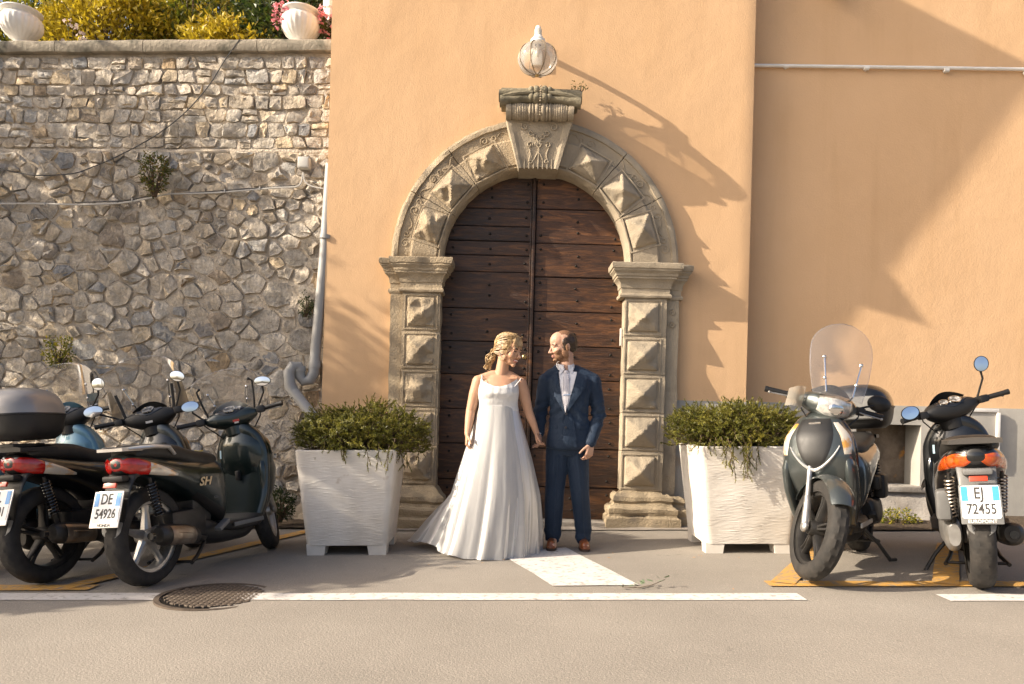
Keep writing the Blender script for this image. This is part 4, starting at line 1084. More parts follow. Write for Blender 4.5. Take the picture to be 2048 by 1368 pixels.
M_STEEL = mat('exhaust steel', (0.40, 0.35, 0.29), 0.38, 0.9, col2=(0.25, 0.2, 0.16), scale=12, rvar=0.12)
M_SILVER = mat('silver paint', (0.58, 0.565, 0.54), 0.32, 0.5, coat=0.5)
M_GREYPL = mat('grey plastic', (0.15, 0.15, 0.147), 0.45, rvar=0.08, col2=(0.12, 0.12, 0.117), scale=10)
M_PLATE = mat('plate white', (0.72, 0.73, 0.73), 0.4)
M_PLATEB = mat('plate blue', (0.05, 0.27, 0.62), 0.4)
M_INK = mat('plate ink', (0.035, 0.033, 0.03), 0.6)
M_RED = mat('tail lens red', (0.48, 0.012, 0.008), 0.12, coat=1.0, sub=0.0, col2=(0.30, 0.008, 0.006), scale=30)
M_REFL = mat('red reflector', (0.52, 0.045, 0.012), 0.3, coat=0.6)
M_AMBER = mat('amber lens', (0.42, 0.035, 0.006), 0.12, coat=1.0, col2=(0.50, 0.11, 0.010), scale=30)
M_CLEARL = mat('clear lens', (0.62, 0.60, 0.56), 0.06, 0.35, coat=1.0, col2=(0.40, 0.39, 0.37), scale=22, mixlo=0.42, mixhi=0.58)
M_CLEARA = mat('clear amber lens', (0.60, 0.55, 0.46), 0.08, 0.2, coat=1.0, col2=(0.62, 0.30, 0.06), scale=12, mixlo=0.5, mixhi=0.62)
M_MIRROR = mat('mirror glass', (0.86, 0.88, 0.90), 0.015, 1.0)
M_SCREEN = clear('clear windscreen', 0.9, (0.96, 0.95, 0.93), 0.04, (0.75, 0.70, 0.64), 0.10)
M_SCREEN_HAZY = clear('hazy windscreen', 0.9, (0.98, 0.975, 0.97), 0.06, (0.92, 0.90, 0.88), 0.10)
M_SMOKE = clear('smoked guard', 0.8, (0.60, 0.54, 0.46), 0.15, (0.33, 0.28, 0.21), 0.55)
M_CREAM_G = clear('milky guard', 0.8, (0.95, 0.92, 0.86), 0.2, (0.74, 0.68, 0.57), 0.42)
M_DIAL = mat('dial face', (0.30, 0.30, 0.30), 0.3, col2=(0.05, 0.05, 0.05), scale=40, mixlo=0.45, mixhi=0.55)
M_STICK = mat('pale sticker', (0.42, 0.60, 0.68), 0.5)
M_STICKR = mat('red sticker', (0.50, 0.06, 0.05), 0.5)
M_STICKW = mat('white sticker', (0.72, 0.70, 0.66), 0.5)
M_GOLD = mat('gold lettering', (0.62, 0.50, 0.32), 0.35, 0.6)
def paint(name, c, c2, flake=0.45):
    return mat(name, c, 0.36, flake, coat=1.0, coat_r=0.04, col2=c2, scale=3.0, rvar=0.05)
P_GREEN = paint('dark green paint', (0.006, 0.015, 0.015), (0.009, 0.018, 0.017))
P_BLACK = paint('black paint', (0.005, 0.006, 0.007), (0.008, 0.009, 0.010))
P_GREY = paint('gunmetal paint', (0.055, 0.066, 0.066), (0.07, 0.08, 0.078), 0.5)
P_BLUE = paint('light blue paint', (0.10, 0.23, 0.32), (0.12, 0.26, 0.35), 0.35)

def tx(x): return x if x > 0 else x * 0.64
class Loft:
    """smooth skin through superellipse stations. axis x: (x, yc, zc, hy, hz, n); axis y: (y, xc, zc, hx, hz, n); axis z: (z, xc, yc, hx, hy, n)"""
    def __init__(s, axis, st):
        if axis == 'x': st = [(tx(r[0]),) + tuple(r[1:]) for r in st]
        s.axis = axis; s.st = st; s.ts = [r[0] for r in st]; s.lo, s.hi = s.ts[0], s.ts[-1]
    def par(s, a): return [cr_interp(s.ts, [r[k] for r in s.st], a) for k in range(1, 6)]
    def pt(s, a, t):
        c1, c2, h1, h2, n = s.par(a)
        co, si = math.cos(t), math.sin(t)
        p = c1 + h1 * math.copysign(abs(co) ** (2 / n), co); q_ = c2 + h2 * math.copysign(abs(si) ** (2 / n), si)
        return Vector((a, p, q_)) if s.axis == 'x' else (Vector((p, a, q_)) if s.axis == 'y' else Vector((p, q_, a)))
    def nrm(s, a, t):
        e = 1e-3 * (s.hi - s.lo); d = 1e-2
        u = s.pt(min(a + e, s.hi), t) - s.pt(max(a - e, s.lo), t); v = s.pt(a, t + d) - s.pt(a, t - d)
        n = u.cross(v); n = n.normalized() if n.length > 1e-12 else Vector((0, 0, 1))
        cc = s.par(a); c = Vector((a, cc[0], cc[1])) if s.axis == 'x' else (Vector((cc[0], a, cc[1])) if s.axis == 'y' else Vector((cc[0], cc[1], a)))
        return n if n.dot(s.pt(a, t) - c) > 0 else -n
    def skin(s, m, na=26, nt=32):
        m.loft([[s.pt(s.lo + (s.hi - s.lo) * i / na, 2 * PI * k / nt) for k in range(nt)] for i in range(na + 1)]); return m
    def patch(s, m, a0, a1, t0, t1, off=0.003, na=10, nt=10, shape=None):
        if s.axis == 'x': a0, a1 = tx(a0), tx(a1)
        """a thin panel laid on the skin; t0, t1 in degrees, may be functions of a in 0..1"""
        top, bot = [], []
        for i in range(na + 1):
            f = i / na; a = a0 + (a1 - a0) * f
            A = t0(f) if callable(t0) else t0; B = t1(f) if callable(t1) else t1
            r1, r2 = [], []
            for k in range(nt + 1):
                t = R(A + (B - A) * k / nt); p = s.pt(a, t); n = s.nrm(a, t)
                ed = min(i, na - i, k, nt - k)
                r1.append(p + n * (off if ed > 0 else off * 0.3)); r2.append(p - n * 0.004)
            top.append(r1); bot.append(r2)
        n_ = nt + 1; vs_ = [p for r_ in top for p in r_] + [p for r_ in bot for p in r_]; o = n_ * (na + 1); fs = []
        for i in range(na):
            for k in range(nt): fs.append((i * n_ + k, i * n_ + k + 1, (i + 1) * n_ + k + 1, (i + 1) * n_ + k))
        bd = [k for k in range(nt)] + [i * n_ + nt for i in range(na)] + [na * n_ + k for k in range(nt, 0, -1)] + [i * n_ for i in range(na, 0, -1)]
        for i in range(len(bd)): a_, b_ = bd[i], bd[(i + 1) % len(bd)]; fs.append((a_, b_, b_ + o, a_ + o))
        m.add(vs_, fs); return m

_tyre = {}
def wheel(parent, name, xc, zc, r, w, rim_mt, spokes, kind, M=None):
    rr = 0.212
    T = Matrix.Translation((xc, 0, zc)) @ Matrix.Rotation(R(90), 4, 'X')     # spin axis z -> y
    if M is not None: T = M @ T
    # alloy: rim ring, hub, spokes
    m = MB(); rw = w * 0.42
    m.lathe([(rr + 0.006, -rw), (rr + 0.004, -rw * 0.8), (rr - 0.016, -rw * 0.72), (rr - 0.024, -rw * 0.3), (rr - 0.024, rw * 0.3), (rr - 0.016, rw * 0.72), (rr + 0.004, rw * 0.8), (rr + 0.006, rw)], 56, T, cap=False)
    m.lathe([(0.001, -0.055), (0.04, -0.055), (0.048, -0.03), (0.052, 0), (0.048, 0.03), (0.04, 0.055), (0.001, 0.055)], 24, T, cap=False)
    for k in range(spokes):
        a = 2 * PI * k / spokes + 0.3
        offs = (0,) if kind == 'single' else (-0.10, 0.10)
        for da in offs:
            b0, b1 = a + da * 1.6, a + da * 1.0
            w0, w1 = (0.024, 0.015) if kind == 'single' else (0.011, 0.009)
            ring = []
            for (q_, bb, ww, hh) in ((0.035, b0, w0 * 1.2, 0.030), (0.09, (b0 + b1) / 2, w0, 0.024), (0.15, b1, w1, 0.018), (rr - 0.014, b1, w1 * 1.4, 0.020)):
                c = Vector((q_ * math.cos(bb), q_ * math.sin(bb), 0)); s_ = Vector((-math.sin(bb), math.cos(bb), 0))
                ring.append([T @ (c + s_ * ww * u + Vector((0, 0, hh * v))) for u, v in ((-1, -.5), (-.5, -1), (.5, -1), (1, -.5), (1, .5), (.5, 1), (-.5, 1), (-1, .5))])
            m.loft(ring)
    whl = m.build(name, rim_mt, parent, ang=40)
    # tyre with cut tread
    nA, nS = 132, 18; rings = []
    hr = (r - rr) / 2
    for i in range(nA):
        a = 2 * PI * i / nA; ring = []
        for k in range(nS + 1):
            t = -1 + 2 * k / nS; ph = t * R(150)
            y = w / 2 * math.sin(ph) if abs(ph) < PI / 2 else w / 2 * math.copysign(1, ph) * (0.86 + 0.14 * math.sin(abs(ph)))
            q_ = rr + hr + (hr * math.cos(ph) if abs(ph) < PI / 2 else hr * math.cos(ph) * 1.05)
            if abs(ph) < R(66):
                g = (i / nA * 22 + abs(ph) * 1.7 + (0.5 if ph > 0 else 0)) % 1.0
                if g < 0.22 or abs(ph) < 0.05: q_ -= 0.0055
            ring.append(T @ Vector((q_ * math.cos(a), q_ * math.sin(a), y)))
        rings.append(ring)
    rings.append(rings[0])
    m = MB(); m.loft(rings, cap=False, closed=False)
    m.build('tyre', M_TYRE, whl, ang=30)
    return whl
def text_mesh(body, size, ext=0.0006, font_sx=1.0, bold=0.0, shear=0.0):
    cu = bpy.data.curves.new('t', 'FONT'); cu.body = body; cu.size = size; cu.extrude = ext; cu.align_x = 'CENTER'; cu.align_y = 'CENTER'; cu.resolution_u = 3; cu.offset = bold; cu.shear = shear
    o = bpy.data.objects.new('t', cu); COL.objects.link(o)
    dg = bpy.context.evaluated_depsgraph_get(); dg.update()
    me = bpy.data.meshes.new_from_object(o.evaluated_get(dg)); bpy.data.objects.remove(o); bpy.data.curves.remove(cu)
    me.transform(Matrix.Diagonal((font_sx, 1, 1, 1)))
    return me
def writing(name, body, size, mt, parent, M_, sx=1.0, bold=0.0, shear=0.0):
    me = text_mesh(body, size, font_sx=sx, bold=bold, shear=shear); me.transform(M_); me.materials.clear(); me.materials.append(mt)
    return link(name, me, None, parent)

def scooter(name, label, loc, heading, lean, steer, cfg, sc=1.03):
    t = empty(name, (loc[0], loc[1], gz(loc[0]) + 0.002), (-R(lean), 0, R(90 - heading)), label=label, cat='scooter', group='parked scooters')
    t.scale = (sc, sc, sc)
    P, D = cfg['paint'], cfg.get('trim', M_BLK)
    WB = 1.34
    # steering turns everything on the fork about the raked axis
    ax = Vector((-math.sin(R(26)), 0, math.cos(R(26)))); c0 = Vector((WB - 0.05, 0, 0.30))
    S = Matrix.Translation(c0) @ Matrix.Rotation(R(steer), 4, ax) @ Matrix.Translation(-c0)
    wheel(t, 'rear_wheel', 0, 0.30, 0.30, 0.125, cfg['rim'], 5, cfg.get('spoke', 'single'))
    wheel(t, 'front_wheel', WB, 0.30, 0.30, 0.105, cfg['rim'], 5, cfg.get('spoke_f', cfg.get('spoke', 'single')), S)
    # brake disc
    m = MB(); m.lathe([(0.06, 0.0), (0.11, 0.0), (0.11, 0.004), (0.06, 0.004)], 40, S @ Matrix.Translation((WB, 0.052, 0.30)) @ Matrix.Rotation(R(90), 4, 'X'), cap=False); m.build('brake_disc', M_STEEL, t)
    # fork legs and mudguard
    for sy in (-1, 1):
        m = MB(); m.tube([(WB + 0.0, sy * 0.078, 0.30), (WB - 0.055, sy * 0.078, 0.44), (WB - 0.075, sy * 0.078, 0.47)], [0.024, 0.022, 0.019], 12); m.tube([(WB - 0.070, sy * 0.078, 0.46), (WB - 0.20, sy * 0.078, 0.74)], 0.0155, 12)
        m.ell((WB, sy * 0.080, 0.30), (0.034, 0.022, 0.034))
        m.build('fork_leg', M_CHROME if sy > 0 else M_ALU, t, M=S)
    m = MB(); rings = []
    for i in range(25):
        a = R(36 + 120 * i / 24); cx_, cz_ = WB + 0.004, 0.30
        rad = 0.328
        ring = []
        for k in range(11):
            u = -1 + 2 * k / 10; yy = 0.072 * u * (0.92 if i in (0, 24) else 1); drop = 0.030 * abs(u) ** 2.5
            ring.append(Vector((cx_ + (rad - drop) * math.cos(a), yy, cz_ + (rad - drop) * math.sin(a))))
        ring += [p + Vector((-0.008 * math.cos(a), 0, -0.008 * math.sin(a))) for p in reversed(ring)]
        rings.append(ring)
    m.loft(rings); m.build('front_mudguard', cfg.get('guard', P), t, M=S)
    # leg shield and nose
    sh = Loft('z', [(0.235, 0.975, 0, 0.060, 0.150, 3.0), (0.33, 1.005, 0, 0.045, 0.185, 3.0), (0.48, 1.035, 0, 0.042, 0.215, 3.0), (0.62, 1.055, 0, 0.044, 0.215, 2.8), (0.76, 1.065, 0, 0.050, 0.212, 2.6), (0.86, 1.058, 0, 0.056, 0.182, 2.4), (0.93, 1.045, 0, 0.062, 0.140, 2.2), (0.975, 1.035, 0, 0.05, 0.085, 2.0)])
    m = MB(); sh.skin(m, 30, 36); m.build('leg_shield', cfg.get('inner', P), t)
    nose = Loft('z', [(0.47, 1.075, 0, 0.035, 0.150, 2.2), (0.54, 1.10, 0, 0.070, 0.175, 2.2), (0.62, 1.11, 0, 0.110, 0.200, 2.15), (0.72, 1.105, 0, 0.132, 0.208, 2.1), (0.82, 1.095, 0, 0.125, 0.196, 2.1), (0.90, 1.08, 0, 0.095, 0.150, 2.1), (0.955, 1.06, 0, 0.07, 0.11, 2.0), (0.985, 1.045, 0, 0.04, 0.06, 2.0)])
    m = MB(); nose.skin(m, 30, 44); m.build('front_cowl', P, t)
    for sy in (-1, 1):   # cheeks running down beside the wheel
        ck = Loft('z', [(0.30, 1.02, sy * 0.150, 0.030, 0.022, 2.2), (0.42, 1.06, sy * 0.172, 0.055, 0.028, 2.2), (0.54, 1.09, sy * 0.180, 0.085, 0.034, 2.2), (0.64, 1.10, sy * 0.178, 0.095, 0.036, 2.2), (0.70, 1.10, sy * 0.17, 0.08, 0.03, 2.2)])
        m = MB(); ck.skin(m, 16, 20); m.build('cowl_cheek', P, t)
        m = MB(); nose.patch(m, 0.725, 0.915, (lambda f: sy * (50 - 6 * f)), (lambda f: sy * (56 + 26 * math.sin(PI * min(1, 0.15 + 0.6 * f)) - 14 * f)), 0.004, 10, 8); m.build('turn_signal', M_CLEARA, t)
    m = MB(); nose.patch(m, 0.645, 0.94, (lambda f: -(3 + 44 * f ** 0.62 - 6 * f)), (lambda f: 3 + 44 * f ** 0.62 - 6 * f), 0.004, 12, 12); m.build('nose_panel', cfg.get('nose', M_BLK), t)
    m = MB(); 
    for sy in (-1, 1): m.tube([nose.pt(0.635 + 0.14 * f ** 1.5, R(sy * 42 * f)) + nose.nrm(0.635 + 0.14 * f ** 1.5, R(sy * 42 * f)) * 0.002 for f in [k / 8 for k in range(9)]], [0.017 - 0.012 * k / 8 for k in range(9)], 8, flat=0.7)
    m.build('chrome_trim', M_SILVER, t)
    m = MB(); p = nose.pt(0.915, 0); m.box(p + Vector((0.006, 0, 0)), (0.008, 0.07, 0.012), rot=Matrix.Rotation(R(20), 3, 'Y'), bev=0.003); m.build('badge', M_CHROME, t)
    # inner panel of the shield: glove box, sticker, hook, key
    m = MB(); sh.patch(m, 0.62, 0.88, 148, 212, 0.010, 10, 10); m.build('glove_box', cfg.get('inner', P), t)
    p = sh.pt(0.75, R(150)); q_ = Matrix.Translation(p + Vector((-0.016, 0.01, 0.0)))
    m = MB(); m.box(p + Vector((-0.016, 0.0, 0.01)), (0.002, 0.055, 0.06)); m.build('sticker', M_STICK, t, smooth=False)
    p = sh.pt(0.78, PI); m = MB(); m.lathe([(0.016, 0), (0.016, 0.008), (0.010, 0.012), (0.0005, 0.008)], 16, Matrix.Translation(p + Vector((-0.010, -0.03, 0))) @ Matrix.Rotation(R(-90), 4, 'Y'), cap=False); m.build('key_lock', M_BLKG, t)
    m = MB(); p = sh.pt(0.60, PI); m.box(p + Vector((-0.02, 0, 0)), (0.035, 0.03, 0.07), bev=0.008); m.build('bag_hook', M_BLK, t)
    # floor board and under body
    fl_ = Loft('x', [(0.55, 0, 0.285, 0.155, 0.035, 4), (0.68, 0, 0.275, 0.185, 0.04, 4), (0.85, 0, 0.27, 0.195, 0.04, 4), (0.98, 0, 0.285, 0.185, 0.05, 4), (1.04, 0, 0.33, 0.15, 0.06, 4)])
    m = MB(); fl_.skin(m, 18, 28); m.build('floor_board', M_BLK, t)
    for sy in (-1, 1):
        m = MB(); m.box((0.80, sy * 0.196, 0.285), (0.36, 0.012, 0.028), bev=0.005); m.build('floor_trim', cfg.get('floortrim', M_GREYPL), t)
    bl = Loft('x', [(0.40, 0, 0.30, 0.10, 0.10, 3), (0.60, 0, 0.235, 0.145, 0.075, 3), (0.85, 0, 0.215, 0.14, 0.06, 3), (1.02, 0, 0.26, 0.10, 0.07, 3)])
    m = MB(); bl.skin(m, 12, 20); m.build('belly_pan', M_BLK, t)
    # body, seat
    body = Loft('x', [(-0.350, 0, 0.745, 0.030, 0.022, 2.4), (-0.335, 0, 0.745, 0.066, 0.045, 2.4), (-0.29, 0, 0.742, 0.098, 0.064, 2.4), (-0.18, 0, 0.730, 0.130, 0.078, 2.4), (-0.02, 0, 0.705, 0.158, 0.088, 2.4), (0.16, 0, 0.665, 0.175, 0.110, 2.4), (0.34, 0, 0.615, 0.182, 0.150, 2.5), (0.48, 0, 0.565, 0.178, 0.195, 2.6), (0.58, 0, 0.53, 0.165, 0.225, 2.7), (0.63, 0, 0.51, 0.140, 0.23, 2.8)])
    m = MB(); body.skin(m, 36, 40); m.build('body_panel', P, t)
    for sy in (-1, 1):
        m = MB(); body.patch(m, 0.30, 0.60, (lambda f: 90 - sy * (126 - 8 * f)), (lambda f: 90 - sy * (150 - 2 * f)), 0.004, 8, 6); m.build('side_cover', cfg.get('side', P), t)
    seat = Loft('x', [(-0.24, 0, 0.800, 0.085, 0.030, 2.6), (-0.17, 0, 0.812, 0.118, 0.042, 2.8), (0.0, 0, 0.808, 0.135, 0.052, 3), (0.16, 0, 0.795, 0.142, 0.060, 3), (0.27, 0, 0.765, 0.145, 0.062, 3), (0.42, 0, 0.742, 0.142, 0.060, 3), (0.55, 0, 0.735, 0.118, 0.052, 2.8), (0.63, 0, 0.725, 0.075, 0.035, 2.5), (0.655, 0, 0.715, 0.035, 0.016, 2.2)])
    m = MB(); seat.skin(m, 36, 32); m.build('seat', M_SEAT, t)
    # tail lamp with clear corners
    m = MB(); body.patch(m, -0.345, -0.15, (lambda f: -62 + 30 * f), (lambda f: (40 - 26 * f) if not cfg.get('tailmid') else (16 - 8 * f)), 0.005, 8, 8); body.patch(m, -0.345, -0.15, (lambda f: (140 + 26 * f) if not cfg.get('tailmid') else (164 + 8 * f)), (lambda f: 242 - 30 * f), 0.005, 8, 8); m.build('tail_light', cfg.get('tail', M_RED), t)
    m = MB(); m.ell((tx(-0.335), 0, 0.745), ((0.009, 0.050, 0.046) if cfg.get('tailmid') else (0.010, 0.062, 0.040))); m.build('tail_light_centre', cfg.get('tailmid', cfg.get('tail', M_RED)), t)
    for sy in (0, 1):
        m = MB(); a0, a1 = ((lambda f: -32 + 22 * f), (lambda f: 14 - 18 * f)) if not sy else ((lambda f: 166 + 18 * f), (lambda f: 212 - 22 * f))
        body.patch(m, -0.148, 0.10, a0, a1, 0.0035, 8, 6); m.build('rear_turn_signal', cfg.get('tail2', M_CLEARA), t)
    # number plate holder, reflector, plate
    PLT = Matrix.Translation((-0.295, 0, 0.505)) @ Matrix.Rotation(R(-90), 4, 'Z') @ Matrix.Rotation(R(90 - 18), 4, 'X')   # plate plane: x across, y up, z outwards
    fen = Loft('x', [(-0.425, 0, 0.36, 0.055, 0.012, 3), (-0.40, 0, 0.42, 0.075, 0.018, 3), (-0.36, 0, 0.53, 0.085, 0.022, 3), (-0.32, 0, 0.62, 0.09, 0.026, 3), (-0.24, 0, 0.685, 0.095, 0.032, 3), (-0.12, 0, 0.70, 0.09, 0.03, 3)])
    m = MB(); fen.skin(m, 20, 20); m.build('rear_mudguard', cfg.get('fender', M_BLK), t)
    fl2 = Loft('x', [(-0.452, 0, 0.335, 0.035, 0.006, 3), (-0.44, 0, 0.36, 0.062, 0.008, 3), (-0.415, 0, 0.41, 0.07, 0.010, 3)])
    m = MB(); fl2.skin(m, 8, 16); m.build('mud_flap', M_GREYPL, t)
    m = MB(); m.box((0, 0, 0.006), (0.192, 0.212, 0.008), bev=0.004); m.build('plate_holder', cfg.get('holder', M_SILVER), t, M=PLT @ Matrix.Translation((0, -0.012, 0)))
    def rr_plate(w, h, r_, z0, z1):
        pts = []
        for (cx_, cy_, a0) in ((w / 2 - r_, h / 2 - r_, 0), (-w / 2 + r_, h / 2 - r_, 90), (-w / 2 + r_, -h / 2 + r_, 180), (w / 2 - r_, -h / 2 + r_, 270)):
            pts += [(cx_ + r_ * math.cos(R(a0 + 15 * k)), cy_ + r_ * math.sin(R(a0 + 15 * k))) for k in range(7)]
        q = MB(); q.prism(pts, z0, z1, 'z'); return q
    plate = rr_plate(0.177, 0.177, 0.012, 0.0105, 0.0125).build('number_plate', M_PLATE, t, M=PLT)
    for x_ in (-0.071, 0.071):
        m = MB(); m.box((x_, 0.045, 0.0128), (0.030, 0.078, 0.001)); m.build('plate_band', M_PLATEB, plate, M=PLT, smooth=False)
    l1, l2 = cfg['plate']
    writing('plate_letters', l1, 0.088, M_INK, plate, PLT @ Matrix.Translation((-0.006, 0.045, 0.0136)), 0.72, 0.0012)
    writing('plate_digits', l2, 0.078, M_INK, plate, PLT @ Matrix.Translation((0, -0.040, 0.0136)), 0.70, 0.0012)
    if cfg.get('strip'):
        writing('plate_strip', cfg['strip'], 0.026, M_STICKW if cfg.get('holder') is not M_SILVER else M_INK, plate, PLT @ Matrix.Translation((0, -0.104, 0.0112)), 0.9)
    m = MB(); m.box((0, 0.125, 0.016), (0.085, 0.028, 0.014), bev=0.004); m.build('rear_reflector', M_REFL, t, M=PLT)
    m = MB(); m.box((-0.225, 0, 0.665), (0.06, 0.14, 0.035), bev=0.012); m.build('plate_lamp', cfg.get('fender', M_BLK), t)
    # engine, gearbox, air box
    m = MB(); m.box((0.28, -0.02, 0.33), (0.34, 0.18, 0.20), bev=0.03); m.box((0.42, 0, 0.42), (0.2, 0.2, 0.2), bev=0.03); m.build('engine_block', M_ALUDK, t)
    cv = Loft('x', [(-0.075, 0.115, 0.300, 0.030, 0.060, 2.4), (-0.04, 0.118, 0.300, 0.042, 0.088, 2.4), (0.02, 0.12, 0.300, 0.046, 0.098, 2.4), (0.14, 0.125, 0.302, 0.046, 0.085, 2.6), (0.28, 0.13, 0.31, 0.048, 0.09, 2.6), (0.36, 0.13, 0.315, 0.046, 0.098, 2.4), (0.42, 0.125, 0.315, 0.036, 0.075, 2.2)])
    m = MB(); cv.skin(m, 22, 24); m.build('gear_cover', cfg.get('gear', M_ALUDK), t)
    m = MB(); m.box((-0.005, 0.158, 0.47), (0.16, 0.075, 0.17), bev=0.022, seg=3); m.box((0.12, 0.15, 0.50), (0.14, 0.06, 0.10), bev=0.02); m.build('air_box', M_GREYPL if cfg.get('gear') is M_ALU else M_BLK, t)
    # shocks: body and coil
    for sy in (-1, 1):
        a, b = Vector((-0.015, sy * 0.115, 0.335)), Vector((-0.10, sy * 0.125, 0.655))
        if sy < 0: a = Vector((0.0, -0.115, 0.36))
        d = b - a; m = MB(); m.tube([a, a + d * 0.28], [0.017, 0.017], 10); m.tube([a + d * 0.2, b], 0.010, 10); m.ell(tuple(a), (0.02, 0.018, 0.02), nu=10, nv=8)
        so = m.build('shock_absorber', M_ALUDK, t)
        n1 = d.orthogonal().normalized(); n2 = d.normalized().cross(n1); m = MB()
        m.tube([a + d * (0.22 + 0.70 * k / 120) + (n1 * math.cos(k / 120 * 11 * 2 * PI) + n2 * math.sin(k / 120 * 11 * 2 * PI)) * 0.0255 for k in range(121)], 0.0052, 6); m.build('coil_spring', cfg.get('spring', M_BLKG), so)
    # exhaust on the right
    ex = Loft('x', [(-0.135, -0.155, 0.315, 0.038, 0.044, 2.2), (-0.12, -0.156, 0.312, 0.054, 0.060, 2.2), (0.02, -0.158, 0.302, 0.060, 0.066, 2.2), (0.16, -0.155, 0.285, 0.058, 0.062, 2.2), (0.26, -0.148, 0.265, 0.045, 0.048, 2.2), (0.30, -0.14, 0.255, 0.025, 0.028, 2.0)])
    m = MB(); ex.skin(m, 18, 24); m.tube([(0.29, -0.14, 0.256), (0.38, -0.12, 0.23), (0.50, -0.06, 0.24)], 0.020, 10); exo = m.build('exhaust', M_ALUDK, t)
    m = MB(); ex.patch(m, -0.045, 0.20, 128, 245, 0.008, 10, 8); m.build('heat_shield', M_STEEL, exo)
    m = MB(); ex.patch(m, -0.01, 0.165, (lambda f: 168), (lambda f: 205), 0.013, 8, 6); m.build('shield_rib', M_STEEL, exo)
    m = MB(); m.tube([(-0.155, -0.155, 0.318), (-0.128, -0.155, 0.316)], 0.022, 12); m.build('tail_pipe', M_BLKG, exo)
    # stand
    la = math.tan(R(lean))
    m = MB(); m.tube([(0.50, 0.10, 0.24), (0.47, 0.20, 0.12), (0.45, 0.265, 0.012 + 0.265 * -la * -1 * 0)], [0.013, 0.012, 0.012], 8); m.tube([(0.45, 0.26, 0.012), (0.40, 0.29, 0.010)], 0.012, 8); m.build('side_stand', M_BLK, t)
    m = MB()
    for sy in (-1, 1): m.tube([(0.42, sy * 0.10, 0.20), (0.30, sy * 0.13, 0.13), (0.20, sy * 0.16, 0.10)], 0.012, 8)
    m.tube([(0.22, -0.155, 0.105), (0.22, 0.155, 0.105)], 0.009, 8); m.build('centre_stand', M_BLK, t)
    for sy in (-1, 1):
        m = MB(); m.box((0.50, sy * 0.185, 0.30), (0.12, 0.05, 0.03), rot=Matrix.Rotation(R(-25), 3, 'Y'), bev=0.01); m.build('foot_peg', M_GREYPL if sy < 0 and cfg.get('pegs') else M_BLK, t)
    # grab rail / rack
    rk = cfg.get('rack')
    if rk is not None:
        m = MB()
        for sy in (-1, 1): m.tube([(0.10, sy * 0.150, 0.79), (0.04, sy * 0.158, 0.835), (-0.08, sy * 0.155, 0.842), (-0.16, sy * 0.125, 0.838), (-0.215, sy * 0.085, 0.835)], [0.012, 0.016, 0.018, 0.018, 0.014], 10, flat=0.7)
        m.sheet(lambda u, v: (-0.265 + 0.20 * u, (-1 + 2 * v) * (0.085 + 0.03 * u), 0.838 + 0.006 * math.cos(PI * (v - 0.5)) + 0.004 * u), 6, 8)
        m.sheet(lambda u, v: (-0.265 + 0.20 * u, (-1 + 2 * v) * (0.085 + 0.03 * u), 0.822), 6, 8)
        for v in (0, 1): m.sheet(lambda a, b: (-0.265 + 0.20 * a, (-1 + 2 * v) * (0.085 + 0.03 * a), 0.822 + (0.016 + 0.004 * a) * b), 6, 1)
        m.sheet(lambda a, b: (-0.265, (-1 + 2 * a) * 0.085, 0.822 + 0.018 * b), 6, 1)
        m.build('luggage_rack', rk, t)
    else:
        m = MB()
        m.sheet(lambda u, v: (-0.25 + 0.24 * u, (-1 + 2 * v) * (0.145 - 0.02 * (1 - u)), 0.838 - 0.03 * (1 - u) ** 2 * 0 + 0.01 * math.sin(PI * v)), 8, 10)
        m.sheet(lambda u, v: (-0.25 + 0.24 * u, (-1 + 2 * v) * (0.145 - 0.02 * (1 - u)), 0.815), 8, 10)
        for v in (0, 1): m.sheet(lambda a, b: (-0.25 + 0.24 * a, (-1 + 2 * v) * (0.145 - 0.02 * (1 - a)), 0.815 + 0.023 * b), 8, 1)
        m.sheet(lambda a, b: (-0.25, (-1 + 2 * a) * 0.125, 0.815 + (0.023 + 0.01 * math.sin(PI * a)) * b), 10, 1)
        m.build('tail_cover', cfg.get('tailcover', M_GREYPL), t)
    # handlebar head: cowl, dash, lamp, bars, mirrors (all turn with the steering)
    hc = Loft('y', [(-0.185, 0.985, 1.035, 0.020, 0.022, 2.2), (-0.15, 1.005, 1.035, 0.052, 0.045, 2.3), (-0.09, 1.03, 1.030, 0.090, 0.068, 2.4), (0, 1.045, 1.025, 0.108, 0.080, 2.4), (0.09, 1.03, 1.030, 0.090, 0.068, 2.4), (0.15, 1.005, 1.035, 0.052, 0.045, 2.3), (0.185, 0.985, 1.035, 0.020, 0.022, 2.2)])
    m = MB(); hc.skin(m, 34, 32); m.tube([(1.04, 0, 0.90), (1.045, 0, 1.0)], [0.075, 0.085], 20); m.build('handlebar_cowl', cfg.get('head', P), t, M=S)
    m = MB(); hc.patch(m, -0.105, 0.105, (lambda f: 96 + 10 * (1 - math.sin(PI * f))), (lambda f: 168 - 30 * (1 - math.sin(PI * f))), 0.006, 14, 10); m.build('dashboard', M_BLKG, t, M=S)
    for (yy, rr_) in cfg.get('dials', ((0, 0.042),)):
        c = hc.pt(yy, R(132)); n = hc.nrm(yy, R(132)); Q = n.to_track_quat('Z', 'Y').to_matrix().to_4x4()
        m = MB(); m.lathe([(rr_, 0.004), (rr_, 0.011), (rr_ * 0.9, 0.011), (rr_ * 0.88, 0.007), (0.0005, 0.007)], 28, Matrix.Translation(c) @ Q, cap=False); dd = m.build('dial_ring', M_CHROME, t, M=S)
        m = MB(); m.lathe([(rr_ * 0.87, 0.008), (0.0005, 0.0082)], 28, Matrix.Translation(c) @ Q, cap=False); m.build('dial_face', M_DIAL, dd, M=S)
    m = MB(); vis_ = [(x_, y_) for x_, y_ in ()]
